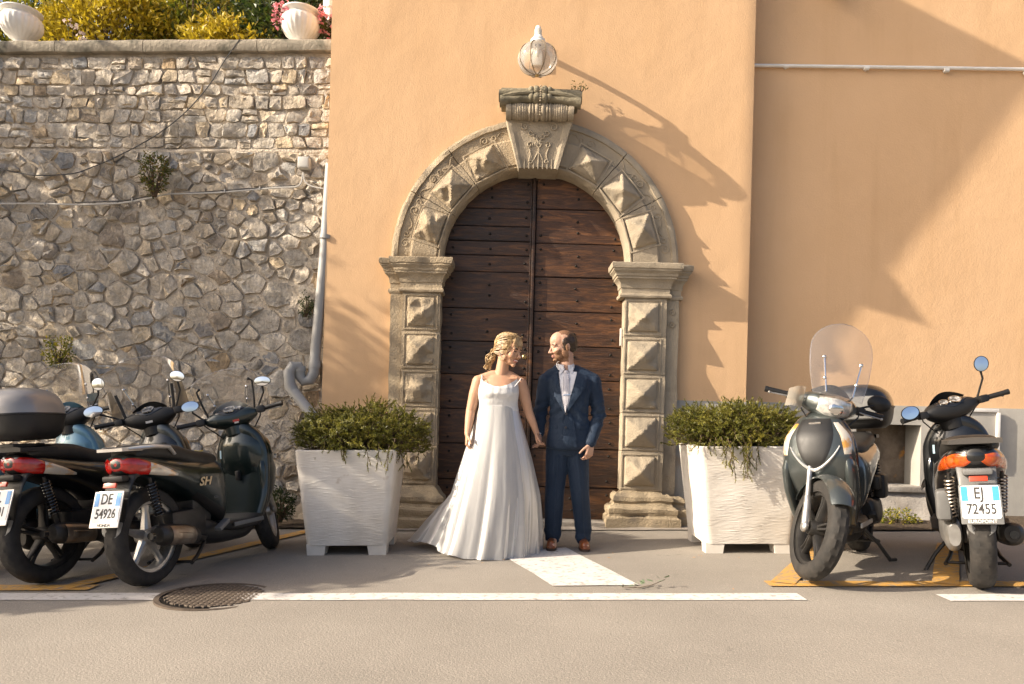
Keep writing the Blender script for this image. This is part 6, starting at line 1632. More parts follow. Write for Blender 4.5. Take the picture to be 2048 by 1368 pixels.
def pieces(o, parent): o.parent = parent; return o

def loc_fn(X0, Y0):
    z0 = gz(X0)
    def f(px, py, dy=0.0):
        x, z = at(px, py, Y0 + dy); return Vector((x - X0, dy, z - z0))
    return f
def drape(surf, poly, off, thick=0.004, cuts=4, miss=-0.1):
    """lay an outline (x, z) on the front of a mesh"""
    bm = bmesh.new(); bm.from_mesh(surf); bv = BVHTree.FromBMesh(bm); bm.free()
    bm = bmesh.new(); vs_ = [bm.verts.new((p[0], 0, p[1])) for p in poly]; f = bm.faces.new(vs_)
    bmesh.ops.triangulate(bm, faces=[f]); bmesh.ops.subdivide_edges(bm, edges=list(bm.edges), cuts=cuts, use_grid_fill=True)
    for v in bm.verts:
        h = bv.ray_cast(Vector((v.co.x, -2, v.co.z)), Vector((0, 1, 0)))
        v.co.y = (h[0].y if h[0] is not None else miss) - off
    r_ = bmesh.ops.extrude_face_region(bm, geom=list(bm.faces))
    for v in r_['geom']:
        if isinstance(v, bmesh.types.BMVert): v.co.y += thick
    bmesh.ops.recalc_face_normals(bm, faces=list(bm.faces))
    m = MB(); bm.verts.index_update(); m.add([v.co for v in bm.verts], [[v.index for v in f.verts] for f in bm.faces]); bm.free()
    return m

# ---------------- groom
GX, GY = 0.435, 6.02
G = loc_fn(GX, GY)
groom = empty('person', (GX, GY, gz(GX)), label='person in a navy suit, pale tie and tan shoes before the door', cat='person')
Hg = Matrix.Translation(G(1126, 692)) @ Matrix.Rotation(R(-74), 4, 'Z') @ Matrix.Rotation(R(9), 4, 'X') @ Matrix.Scale(1.07, 4)
b = Body(); b.head(Hg, False)
neck0, neck1 = Hg @ Vector((0, 0.018, -0.065)), G(1133, 747, 0.02)
b.cap(neck0, neck1, 0.056, 0.062)
sL, sR = G(1091, 762, 0.01), G(1187, 765, 0.01)
eL, eR = G(1081, 826, 0.03), G(1198, 832, 0.0)
wL, wR = G(1078, 868, -0.03), G(1182, 887, -0.105)
hipL, hipR = G(1116, 902, 0.01), G(1153, 902, 0.01)
kL, kR = G(1109, 985, -0.01), G(1160, 985, -0.01)
aL, aR = G(1106, 1072, 0.01), G(1166, 1074, 0.01)
b.chain([neck1 + Vector((0, 0, -0.06)), G(1135, 800, 0.03), G(1135, 880, 0.02)], [0.05, 0.085, 0.09]); b.chain([sL, neck1 + Vector((0, 0.01, -0.03)), sR], [0.04, 0.045, 0.04])
b.chain([sL, eL, wL], [0.046, 0.038, 0.027]); b.chain([sR, eR, wR], [0.046, 0.038, 0.027])
b.chain([hipL, kL, aL], [0.08, 0.052, 0.038]); b.chain([hipR, kR, aR], [0.08, 0.052, 0.038])
for a_, k_ in ((aL, -1), (aR, 1)): b.cap(a_ + Vector((0, 0.02, -0.02)), Vector((a_.x + k_ * 0.01, -0.13, 0.04)), 0.034, 0.03)
b.hand(wR, (-0.16, -0.02, -1.0), (-0.75, -0.65, 0), (-0.6, 0.6, 0), curl=(20, 30, 22))
b.hand(wL, (0.02, -0.25, -1.0), (0.35, -1, 0.0), (-1, -0.1, -0.1), curl=(34, 52, 40), thumb_out=0.4, L_=0.165)
o = b.build('body', None, groom); remesh(o, 0.0042, 3); head_regions(o.data, Hg, [SK_G, mat('lips groom', (0.34, 0.16, 0.12), 0.5), M_LASH, M_TEETH, M_BEARD, mat('cropped hair', (0.20, 0.095, 0.05), 0.7, col2=(0.12, 0.06, 0.03), scale=60)], False)
for p in o.data.polygons: p.use_smooth = True
# hair: thick at back and sides, thin on the crown
h = Body()
def he(c, r): h.ell(Hg @ Vector(c), r, rot=Hg.to_3x3(), nu=24, nv=16)
he((0, 0.030, 0.026), (0.0785, 0.086, 0.080)); he((0, 0.050, -0.010), (0.066, 0.058, 0.055))
for sx in (-1, 1): he((sx * 0.066, 0.006, 0.022), (0.0135, 0.034, 0.038)); he((sx * 0.0655, -0.014, -0.018), (0.008, 0.011, 0.026))
o = h.build('hair', M_BROWNH, groom); remesh(o, 0.0045, 2)
push(o.data, lambda c: 0.0022 * n3(c, 140) + 0.0015 * n3(c, 60))
# trousers
t_ = Body()
for hp, kn, an, sx in ((hipL, kL, aL, -1), (hipR, kR, aR, 1)):
    t_.chain([hp + Vector((0, 0, 0.02)), kn, an + Vector((0, 0, 0.045))], [0.098, 0.077, 0.068]); t_.cap(an + Vector((0, 0.0, 0.05)), an + Vector((0, -0.008, 0.0)), 0.068, 0.064)
t_.rings_z([(hipL.z - 0.03, 0.0 + (hipL.x + hipR.x) / 2, 0.015, 0.165, 0.105), (hipL.z + 0.06, (hipL.x + hipR.x) / 2, 0.01, 0.172, 0.115), (hipL.z + 0.16, (hipL.x + hipR.x) / 2, 0.01, 0.16, 0.11)])
o = t_.build('trousers', M_SUIT, groom); remesh(o, 0.007, 3)
def tro(c):      # creases down the front, a soft break over the shoe and pulls at the knee
    d = 0.0
    for hp, kn, an in ((hipL, kL, aL), (hipR, kR, aR)):
        f = (hp.z - c.z) / (hp.z - an.z); cx_ = (hp.x + (kn.x - hp.x) * min(1, f * 2)) + (an.x - kn.x) * max(0, 2 * f - 1)
        if 0.05 < f < 1.05 and abs(c.x - cx_) < 0.1:
            if c.y < 0: d += 0.009 * math.exp(-((c.x - cx_) / 0.010) ** 2)
            d += 0.004 * max(0, f - 0.80) / 0.2 * math.sin(c.z * 70 + 14 * c.x) + 0.012 * n3((c.x * 8, c.y * 8, c.z * 3)) * (0.3 + f)
    return d
push(o.data, tro)
# shoes
for an, sx in ((aL, -1), (aR, 1)):
    toe = Vector((an.x + (-0.025 if sx < 0 else 0.008), -0.175, 0.0)); heel = Vector((an.x, 0.065, 0))
    F = (toe - heel).normalized(); S_ = Vector((-F.y, F.x, 0))
    def sole_ring(z, grow): 
        L_ = (toe - heel).length; pts = []
        for k in range(28):
            a = 2 * PI * k / 28; u = 0.5 - 0.5 * math.cos(a); w_ = (0.040 + 0.012 * math.sin(PI * min(1, u * 1.25)) ) * math.sin(a)
            w_ = math.copysign(abs(math.sin(a)) ** 0.75, math.sin(a)) * (0.034 + 0.013 * u)
            pts.append(heel + F * (L_ * u + (grow if u > .5 else -grow)) + S_ * w_ * (1 + grow * 6) + Vector((0, 0, z)))
        return pts
    m = MB(); m.loft([sole_ring(0.003, 0.004), sole_ring(0.022, 0.004)]); m.build('shoe_sole', M_SOLE, groom)
    q_ = Body(); q_.loft([sole_ring(0.02, 0.0), sole_ring(0.04, -0.001)])
    q_.cap(heel + F * 0.03 + Vector((0, 0, 0.06)), toe - F * 0.055 + Vector((0, 0, 0.045)), 0.037, 0.037); q_.cap(toe - F * 0.10 + Vector((0, 0, 0.045)), toe - F * 0.035 + Vector((0, 0, 0.034)), 0.040, 0.026); q_.cap(heel + F * 0.035 + Vector((0, 0, 0.05)), heel + F * 0.05 + Vector((0, 0, 0.10)), 0.037, 0.038)
    so = q_.build('shoe', M_SHOE, groom); remesh(so, 0.005, 4)
    m = MB()
    for k in range(3):
        c = heel + F * (0.115 + 0.02 * k) + Vector((0, 0, 0.099 - 0.008 * k)); m.tube([c - S_ * 0.018 + Vector((0, 0, -0.004)), c + Vector((0, 0, 0.003)), c + S_ * 0.018 + Vector((0, 0, -0.004))], 0.0022, 5)
    m.build('shoe_laces', M_SOLE, so)
# jacket: one continuous shell of torso and sleeves
zc = lambda py: G(1135, py).z
tx_ = lambda px, py: G(px, py).x
j = Body()
def row(py, pl, pr, cy, hy): j_ = (zc(py), (tx_(pl, py) + tx_(pr, py)) / 2, cy, (tx_(pr, py) - tx_(pl, py)) / 2, hy); return j_
j.rings_z([row(894, 1094, 1184, 0.0, 0.120), row(880, 1096, 1182, 0.0, 0.124), row(850, 1099, 1179, 0.0, 0.122), row(828, 1101, 1176, 0.0, 0.118), row(800, 1099, 1178, 0.005, 0.122), row(775, 1094, 1184, 0.01, 0.124), row(760, 1092, 1187, 0.015, 0.112), row(748, 1100, 1178, 0.022, 0.085), row(738, 1116, 1158, 0.03, 0.062)], 36, 2.5)
j.chain([G(1092, 760, 0.015), G(1116, 744, 0.03), G(1150, 743, 0.03), G(1187, 762, 0.015)], [0.055, 0.06, 0.06, 0.057])
j.chain([sL, eL, wL + (eL - wL) * 0.06], [0.062, 0.052, 0.041]); j.chain([sR, eR, wR + (eR - wR) * 0.06], [0.064, 0.054, 0.042])
o = j.build('jacket', M_SUIT, groom); remesh(o, 0.006, 4)
def jac(c):
    d = 0.009 * n3((c.x * 7, c.y * 7, c.z * 5 + 4)) + 0.004 * n3((c.x * 20, c.y * 20, c.z * 12))
    for el_ in (eL, eR):
        q_ = (c - el_).length
        if q_ < 0.15: d += 0.008 * (1 - q_ / 0.15) * math.sin((c.z - 0.4 * c.x) * 95)
    if abs(c.z - zc(826)) < 0.10 and c.y < 0: d += 0.006 * math.sin((abs(c.x - bx0) * 0.9 + c.z) * 60) * (1 - abs(c.z - zc(826)) / 0.10)
    if c.z < zc(826): d += 0.020 * (zc(826) - c.z) / 0.27 * (0.5 + 0.5 * math.cos(c.x * 11))
    return d
bx0, bz0 = tx_(1128, 828), zc(828)                     # top button
push(o.data, jac)
JM = o.data; jacket = o
V = [(tx_(1117, 745), zc(745)), (tx_(1119, 790), zc(790)), (bx0, bz0), (tx_(1140, 795), zc(795)), (tx_(1154, 752), zc(752)), (tx_(1152, 744), zc(744)), (tx_(1138, 743), zc(743))]
drape(JM, V, 0.009, 0.012).build('shirt_front', M_SHIRT, groom)
drape(JM, [(tx_(1127, 744), zc(744)), (tx_(1125, 758), zc(756)), (tx_(1123, 800), zc(800)), (bx0 + 0.002, bz0 + 0.01), (tx_(1134, 797), zc(797)), (tx_(1136, 757), zc(757)), (tx_(1135, 745), zc(745))], 0.018, 0.012).build('tie', M_TIE, groom)
m = Body(); m.ell((tx_(1131, 746), drape(JM, [(tx_(1131, 746), zc(746)), (tx_(1132, 746), zc(746)), (tx_(1131, 747), zc(747))], 0.014, cuts=1).v[0][1], zc(746)), (0.021, 0.012, 0.019)); m.build('tie_knot', M_TIE, groom)
drape(JM, [(tx_(1124, 790), zc(790)), (tx_(1124, 792), zc(792.5)), (tx_(1138, 791), zc(791.5)), (tx_(1138, 789), zc(789))], 0.022, 0.005, 1).build('tie_clip', M_CHROME, groom)
LR = [(tx_(1153, 744), zc(744)), (tx_(1139, 792), zc(792)), (bx0 + 0.006, bz0 - 0.004), (tx_(1150, 800), zc(800)), (tx_(1168, 776), zc(776)), (tx_(1160, 771), zc(771)), (tx_(1171, 766), zc(766)), (tx_(1172, 755), zc(755))]
LL = [(tx_(1113, 746), zc(746)), (tx_(1106, 757), zc(757)), (tx_(1106, 768), zc(768)), (tx_(1111, 773), zc(773)), (tx_(1105, 778), zc(778)), (tx_(1111, 800), zc(800)), (bx0 - 0.004, bz0 - 0.002), (tx_(1119, 792), zc(792))]
for L_ in (LR, LL): drape(JM, L_, 0.015, 0.016).build('lapel', M_SUIT, groom)
drape(JM, [(tx_(1156, 782), zc(782)), (tx_(1156, 785.5), zc(785.5)), (tx_(1173, 783), zc(783)), (tx_(1173, 779.5), zc(779.5))], 0.004, 0.006, 2).build('breast_pocket', M_SUIT, groom)
for (p0, p1) in ((1150, 1176), (1099, 1113)):
    drape(JM, [(tx_(p0, 851), zc(851)), (tx_(p0, 857), zc(857)), (tx_(p1, 856), zc(856)), (tx_(p1, 850), zc(850))], 0.005, 0.007, 2).build('pocket_flap', M_SUIT, groom)
# closed front edge below the button, curving away at the hem
drape(JM, [(bx0 - 0.004, bz0 + 0.02), (bx0 - 0.010, bz0 - 0.10), (bx0 - 0.012, bz0 - 0.18), (bx0 + 0.012, bz0 - 0.235), (bx0 + 0.05, bz0 - 0.255), (bx0 + 0.10, bz0 - 0.262), (bx0 + 0.08, bz0 - 0.1), (bx0 + 0.05, bz0)], 0.006, 0.008).build('jacket_overlap', M_SUIT, groom)
for dz in (0.0, -0.108):
    c = drape(JM, [(bx0 + 0.006, bz0 + dz), (bx0 + 0.007, bz0 + dz), (bx0 + 0.006, bz0 + dz + 0.001)], 0.016, cuts=1).v[0]
    m = MB(); m.lathe([(0.0105, 0), (0.0105, 0.004), (0.0005, 0.003)], 14, Matrix.Translation(c) @ Matrix.Rotation(R(90), 4, 'X'), cap=False); m.build('button', M_BUTTON, groom)
# shirt collar: a band round the neck and two points; cuffs
m = MB(); nb = neck1 + Vector((-0.008, -0.008, 0.022)); rings = []
for (r_, dz) in ((0.075, 0.005), (0.076, 0.028), (0.068, 0.052), (0.064, 0.050), (0.066, 0.01)):
    rings.append([nb + Vector((r_ * math.sin(a) * 1.0 - 0.10 * dz, -r_ * math.cos(a) * 0.98, dz + 0.022 * (1 - math.cos(a)) / 2 - 0.012 * math.cos(a))) for a in [R(14) + R(332) * k / 32 for k in range(33)]])
rings.append(rings[0]); m.loft(rings, cap=False, closed=False); m.build('collar', M_SHIRT, groom)
for sx in (-1, 1):
    m = MB(); a0 = nb + Vector((sx * 0.012, -0.070, 0.012)); m.add([a0, nb + Vector((sx * 0.055, -0.052, 0.028)), nb + Vector((sx * 0.052, -0.086, -0.045)), a0 + Vector((0, 0.008, 0.004)), nb + Vector((sx * 0.055, -0.044, 0.028)), nb + Vector((sx * 0.050, -0.076, -0.043))], [(0, 1, 2), (5, 4, 3), (0, 2, 5, 3), (1, 4, 5, 2), (0, 3, 4, 1)]); m.build('collar_point', M_SHIRT, groom, smooth=False)
for w_, e_ in ((wR, eR), (wL, eL)):
    d = (w_ - e_).normalized(); m = MB(); m.tube([w_ - d * 0.02, w_ + d * 0.006], [0.037, 0.035], 18); m.build('cuff', M_SHIRT, groom)

# ---------------- bride
BX, BY = -0.075, 5.86
B = loc_fn(BX, BY)
bride = empty('person', (BX, BY, gz(BX)), label='person with blond hair in a long white dress before the door', cat='person')
Hb = Matrix.Translation(B(1017, 699, -0.01)) @ Matrix.Rotation(R(56), 4, 'Z') @ Matrix.Rotation(R(13), 4, 'X') @ Matrix.Rotation(R(4), 4, 'Y') @ Matrix.Scale(1.07, 4)
b = Body(); b.head(Hb, True)
nk0, nk1 = Hb @ Vector((0, 0.022, -0.062)), B(1003, 752, 0.02)
b.cap(nk0, nk1 + Vector((0, 0, 0.02)), 0.045, 0.052)
sL, sR = B(957, 763, 0.015), B(1041, 767, 0.015)
eL, eR = B(941, 824, 0.0), B(1057, 824, 0.03)
wL, wR = B(935, 868, -0.115), B(1073, 865, 0.03)
b.rings_z([(B(1000, 900).z, B(998, 900).x, 0.02, 0.165, 0.125), (B(1000, 850).z, B(997, 850).x, 0.015, 0.150, 0.110), (B(1000, 815).z, B(997, 815).x, 0.01, 0.130, 0.092), (B(1000, 790).z, B(997, 790).x, 0.01, 0.135, 0.100), (B(1000, 772).z, B(998, 772).x, 0.02, 0.138, 0.098), (B(1000, 760).z, B(999, 760).x, 0.025, 0.140, 0.074), (B(1000, 750).z, B(1000, 750).x, 0.03, 0.105, 0.056)], 30, 2.2)
b.chain([sL, B(985, 752, 0.03), B(1018, 753, 0.03), sR], [0.047, 0.046, 0.046, 0.047])
for px in (983, 1013): b.ell(B(px, 785, -0.072), (0.062, 0.050, 0.058))
b.chain([sL, sL.lerp(eL, 0.4) + Vector((-0.004, 0, 0)), eL, eL.lerp(wL, 0.35), wL], [0.050, 0.046, 0.037, 0.035, 0.0235])
b.chain([sR, sR.lerp(eR, 0.4) + Vector((0.004, 0, 0)), eR, eR.lerp(wR, 0.35), wR], [0.049, 0.045, 0.036, 0.034, 0.0235])
for px in (985, 1012): b.chain([B(px, 895, 0.02), B(px, 990, 0.01), B(px, 1085, 0.02)], [0.085, 0.055, 0.038]); b.cap(B(px, 1092, 0.0), B(px, 1098, -0.12), 0.032, 0.026)
for px in (970, 1034): b.chain([B(px, 757, -0.020), B(1000, 759, -0.036)], [0.010, 0.008])
b.hand(wL, (-0.04, -0.18, -1.0), (0.15, -1, 0.1), (1, 0, 0), curl=(24, 34, 26), L_=0.160, r=0.0072)
b.hand(wR, (0.18, -0.18, -1.0), (-0.35, -1.0, 0.1), (1, -0.1, 0), curl=(30, 48, 36), thumb_out=0.35, L_=0.155, r=0.0072)
o = b.build('body', None, bride); remesh(o, 0.0042, 4); head_regions(o.data, Hb, [SK_B, M_LIPS, M_LASH, M_TEETH], True)
for p in o.data.polygons: p.use_smooth = True
# hair: a smooth crown with swept locks, a fringe, and curls gathered low at the nape
h = Body()
def he(c, r): h.ell(Hb @ Vector(c), r, rot=Hb.to_3x3(), nu=24, nv=16)
he((0, 0.030, 0.036), (0.078, 0.092, 0.086)); he((0, 0.0, 0.062), (0.070, 0.088, 0.062)); he((0, 0.062, -0.006), (0.060, 0.056, 0.060))
for sx in (-1, 1): he((sx * 0.064, 0.012, 0.022), (0.016, 0.046, 0.046))
o = h.build('hair', M_BLOND, bride); remesh(o, 0.005, 3)
Hbi = Hb.inverted()
push(o.data, lambda c: 0.0035 * math.sin((Hbi @ c).x * 330 + 40 * (Hbi @ c).z + 3 * n3(c, 30)) + 0.002 * n3(c, 70))
rh = random.Random(5)
def lock(pts, r, parent=o, name='hair_lock'):
    m = MB(); P_ = [Hb @ Vector(p) for p in pts]; ts = list(range(len(P_))); Q = [tuple(cr_interp(ts, [p[c] for p in P_], k / 6) for c in range(3)) for k in range((len(P_) - 1) * 6 + 1)]
    n = len(Q); m.tube(Q, [r * (0.35 + 0.65 * math.sin(PI * min(1, 0.25 + 0.75 * (1 - k / (n - 1))))) for k in range(n)], 7, flat=0.65); return m.build(name, M_BLOND, parent)
for k in range(34):         # wispy fringe
    u = -1 + 2 * k / 33 + rh.uniform(-0.05, 0.05); e_ = rh.uniform(0.024, 0.046)
    lock([(u * 0.030, -0.030, 0.118), (u * 0.042, -0.078 + 0.012 * abs(u), 0.088), (u * 0.050, -0.098 + 0.026 * abs(u), 0.062), (u * 0.056 + rh.uniform(-.004, .004), -0.100 + 0.034 * u * u, e_ - 0.012 * abs(u))], rh.uniform(0.0022, 0.0042))
for sx in (-1, 1):
    for k in range(24):      # swept back sides, loosely twisted
        z = 0.090 - 0.0058 * k + rh.uniform(-.004, .004); j1 = rh.uniform(-0.006, 0.006)
        lock([(sx * 0.034, -0.068, z + 0.030), (sx * 0.066, -0.035, z + 0.024 + j1), (sx * (0.079 + j1 * 0.4), 0.02, z + 0.002 + 1.5 * j1), (sx * 0.066, 0.078, z * 0.75 - 0.018 - j1), (sx * 0.03, 0.105, z * 0.35 - 0.040)], rh.uniform(0.0032, 0.0072))
    lock([(sx * 0.060, -0.055, 0.045), (sx * 0.071, -0.040, 0.0), (sx * 0.069, -0.036, -0.045), (sx * 0.074, -0.030, -0.085)], 0.004)
for k in range(46):         # gathered curls
    a = rh.uniform(0, 2 * PI); r0 = rh.uniform(0.0, 0.030); cx_, cy_ = -0.018 + r0 * math.cos(a), 0.105 + r0 * math.sin(a); ph = rh.uniform(0, 6.28); L_ = rh.uniform(0.09, 0.165); tw = rh.choice((-1, 1))
    lock([(cx_ * 0.6, 0.085, -0.012)] + [(cx_ - 0.15 * L_ * t + 0.016 * math.cos(ph + tw * t * 7), cy_ + 0.012 * t + 0.016 * math.sin(ph + tw * t * 7), -0.025 - L_ * t) for t in [q_ / 6 for q_ in range(7)]], rh.uniform(0.0035, 0.0075))
m = MB(); m.tube([Hb @ Vector((-0.076, 0.004, -0.042)), Hb @ Vector((-0.078, 0.004, -0.066))], 0.003, 6); m.build('earring', M_CHROME, bride)
# bodice
q_ = Body()
def brow(py, pl, pr, cy, hy): return (B(1000, py).z, (B(pl, py).x + B(pr, py).x) / 2, cy, (B(pr, py).x - B(pl, py).x) / 2, hy)
q_.rings_z([brow(822, 956, 1038, 0.005, 0.112), brow(812, 958, 1036, 0.005, 0.110), brow(800, 957, 1036, 0.0, 0.120), brow(788, 956, 1038, -0.005, 0.138), brow(776, 957, 1038, -0.002, 0.134), brow(768, 959, 1037, 0.008, 0.120), brow(756, 961, 1036, 0.012, 0.108)], 36, 2.3)
for px in (983, 1013): q_.ell(B(px, 786, -0.078), (0.066, 0.056, 0.062))
o = q_.build('bodice', M_BODICE, bride); remesh(o, 0.006, 4)
zn = B(1000, 766).z
bm = bmesh.new(); bm.from_mesh(o.data)          # scooped neckline
xc_ = B(997, 770).x; zs_ = B(1000, 774).z
dele = [f for f in bm.faces if f.calc_center_median().z > zs_ + 3.2 * (f.calc_center_median().x - xc_) ** 2 - (0.02 if f.calc_center_median().y > 0.02 else 0)]
bmesh.ops.delete(bm, geom=dele, context='FACES')
for k_ in range(6):
    bv_ = [v for v in bm.verts if v.is_boundary]; nw = []
    for v in bv_:
        nb_ = [e.other_vert(v).co for e in v.link_edges if e.is_boundary]
        nw.append((v.co + sum(nb_, Vector()) / max(1, len(nb_))) / 2 if nb_ else v.co.copy())
    for v, c_ in zip(bv_, nw): v.co = c_
bm.to_mesh(o.data); bm.free()
zb8 = B(1000, 800).z
push(o.data, lambda c: 0.0012 * math.sin(c.x * 130 + 6 * n3((c.x * 6, 0, c.z * 6))) * min(1, max(0, c.z - zb8) / 0.06) * (1 if c.y < 0 else 0) + 0.003 * n3((c.x * 12, c.y * 12, c.z * 26)))
for (a0, a1, a2) in (((968, 771), (964, 759), (964, 750)), ((1029, 773), (1036, 765), (1042, 757))):
    m = MB(); P_ = [B(a0[0], a0[1], -0.118), B(a1[0], a1[1], -0.066), B(a2[0], a2[1], -0.018), B(a2[0], a2[1] + 2, 0.04), B(a1[0], a1[1] + 14, 0.10)]
    m.tube(P_, 0.0048, 8, flat=0.5); m.build('shoulder_strap', M_BODICE, bride)
# skirt: organza falling in soft folds, with a short train swept to one side
LV = [(812, 959, 1035, 0.112), (822, 957, 1037, 0.124), (850, 950, 1044, 0.160), (900, 934, 1057, 0.225), (950, 919, 1067, 0.275), (1000, 905, 1074, 0.315), (1050, 893, 1075, 0.345), (1085, 885, 1074, 0.36), (1106, 879, 1073, 0.37)]
pys = [r[0] for r in LV]
NF, NV = 220, 60
rf = random.Random(3); ph = [rf.uniform(0, 6.28) for _ in range(8)]
def skirt(u, v, layer=0):
    py = 812 + (1106 - 812) * v; l_ = cr_interp(pys, [r[1] for r in LV], py); r_ = cr_interp(pys, [r[2] for r in LV], py); hd_ = cr_interp(pys, [r[3] for r in LV], py)
    x0, x1 = B(l_, py).x, B(r_, py).x; cx_, hw = (x0 + x1) / 2, (x1 - x0) / 2
    a = 2 * PI * u
    ca, sa = math.cos(a), math.sin(a)
    fold = 1.5 * n3((ca * 2.6 + 3, sa * 2.6, v * 0.6)) + 1.15 * n3((ca * 5.5 + 9, sa * 5.5, v * 0.9 + 2)) + 0.18 * n3((ca * 11 + 5, sa * 11, v * 1.2 + 7))
    am = 0.012 + 0.085 * v ** 1.2
    k = 1 + am * fold - (0.012 * layer)
    x, y = cx_ + hw * math.cos(a) * k, hd_ * math.sin(a) * k + 0.005
    z = B(1000, py).z
    z = max(0.004, z * (1 if v < 0.9 else 1)) + (0.02 * max(0, fold) * v ** 4)
    tr = max(0, math.cos(a - R(148))) ** 3 * max(0, v - 0.60) / 0.40       # train, back and to the bride's right
    x -= 0.27 * tr ** 1.2; y += 0.10 * tr; 
    z += 0.11 * tr * (1 - tr) * 2
    return (x, y, max(0.004, z))
m = MB(); m.sheet(lambda u, v: skirt(u, v), NF, NV); o = m.build('skirt', M_DRESS, bride, fixn=False, ang=80)
m = MB(); m.tube([skirt(k / NF, 1.0) for k in range(NF + 1)], 0.0028, 5); m.build('hem', M_DRESS, bride)

# outer sheer layer, looser than the lining, with its own uneven hem
M_SHEER = clear('sheer organza', 0.6, (1, 1, 1), 0.5, (0.66, 0.655, 0.645), 0.42)
ph2 = [rf.uniform(0, 6.28) for _ in range(8)]
def sheer(u, v):
    a = 2 * PI * u; x, y, z = skirt(u, v)
    cx_ = B(997, 950).x
    ca, sa = math.cos(a), math.sin(a)
    w = 1.3 * n3((ca * 3.4 + 31, sa * 3.4, v * 0.8)) + 1.0 * n3((ca * 8 + 13, sa * 8, v * 1.2 + 5)) + 0.15 * n3((ca * 14, sa * 14 + 3, v * 1.5))
    k = 1.012 + (0.012 + 0.075 * v ** 1.4) * (0.55 + 0.55 * w)
    return (cx_ + (x - cx_) * k, y * k, max(0.003, z + 0.014 * v ** 3 * w))
m = MB(); m.sheet(sheer, 240, 56); m.build('sheer_overskirt', M_SHEER, bride, fixn=False, ang=80)
# ------------------------------------------------------------------ trees and a hung cloth added out of view to throw the shade seen in the frame
def added_tree(label, x, y, crowns, trunk_h, seed, L_=0.13):  # unseen tree, added for the shade it casts
    r = random.Random(seed); t = empty('added_shade_tree', (x, y, gz(x)), label=label, cat='tree', group='trees added out of view for their shade')
    st = MB(); st.tube([(0, 0, -0.1), (0.05, 0.02, trunk_h * 0.5), (0, 0, trunk_h)], [0.17, 0.13, 0.10], 12)
    vs_, fs = [], []
    for (c, rad, n) in crowns:
        c = Vector(c) - Vector((x, y, gz(x)))
        st.tube([(0, 0, trunk_h - 0.1), tuple(Vector((0, 0, trunk_h)).lerp(c, 0.5) + Vector((0, 0, 0.1))), tuple(c)], [0.08, 0.055, 0.03], 8)
        for i in range(n):
            d = rnd_dir(r); k = r.random() ** 0.4 * (1 + 0.22 * n3((d.x * 2 + seed, d.y * 2, d.z * 2 + c.z)))
            p = c + Vector((d.x * rad[0] * k, d.y * rad[1] * k, d.z * rad[2] * k))
            if i % 9 == 0: st.tube([tuple(c), tuple(c.lerp(p, 0.5) + Vector((0, 0, 0.05))), tuple(p)], [0.022, 0.013, 0.006], 5)
            for j in range(7):
                leaf(vs_, fs, p + rnd_dir(r) * L_ * 1.1, (d + rnd_dir(r) * 1.1).normalized(), rnd_dir(r), L_ * r.uniform(0.7, 1.3), L_ * r.uniform(0.5, 0.75))
    m = MB(); m.add(vs_, fs); m.build('crown', M_LEAF_G, t, smooth=False, fixn=False)
    st.build('trunk', M_TWIG, t)
    return t
added_tree('broad leafy tree added out of view to shade the scooters', -9.0, 3.9, [((-9, 3.35, 3.55), (1.0, 0.85, 0.95), 420), ((-9, 4.3, 4.0), (1.0, 0.9, 1.15), 480), ((-9, 2.9, 3.0), (0.8, 0.5, 0.7), 200)], 2.4, 41)
added_tree('tall leafy tree added out of view to shade the stone wall', -9.0, 5.9, [((-9, 5.35, 4.6), (1.1, 0.9, 1.6), 330), ((-9, 6.25, 5.2), (1.2, 0.95, 1.75), 380)], 3.2, 43)
# long pennant on a bracket pole, added out of view and shaped to throw the slanting shade on the set-back wall
FX = -2.62; FY = 6.70 + 0.27 * FX; FZ = 7.36 - 0.55 * FX
shade_flag = empty('added_flag', (-1.75, YF, FZ), label='long drooping pennant on a pole added out of view to shade the set back wall', cat='shade_flag')
FO = Vector((-1.75, YF, FZ))
tipp = Vector((FX - 0.36, 6.08 + 0.27 * (FX - 0.36) - 0.05, FZ + 0.14))
m = MB(); m.tube([(0.0, 0.05, -0.05), tuple(Vector((FX, FY, FZ)) - FO), tuple(tipp - FO)], [0.03, 0.024, 0.018], 12); m.ell(tuple(tipp - FO), 0.035); m.build('pole', M_WHITE, shade_flag)
m = MB(); m.box((0, -0.01, -0.04), (0.12, 0.03, 0.22), bev=0.01); m.build('bracket', M_IRON, shade_flag)
def flag_pt(p, q):
    w = (6.70 - p) / 0.58; x = FX - 0.30 * w + 0.03 * math.sin(w * 7 + q) * w
    return tuple(Vector((x, p + 0.27 * x, q - 0.55 * x)) - FO)
def flag_edge(f): return 3.30 + 4.25 * f            # lower edge from the pole end to the tip
def fl_pt(u, v, o=0.0):
    p = 6.70 - 0.60 * u; hi = 7.36 + 0.18 * u; lo = min(flag_edge(u), hi - 0.01)
    pt = flag_pt(p, lo + (hi - lo) * v); return (pt[0] + o, pt[1], pt[2])
m = MB(); m.sheet(lambda u, v: fl_pt(u, v), 60, 40); m.sheet(lambda u, v: fl_pt(u, v, 0.006), 60, 40)
m.build('pennant', mat('shade cloth', (0.45, 0.42, 0.36), 0.8), shade_flag, fixn=False)  # outline of the added cloth follows the wanted edge of the shade

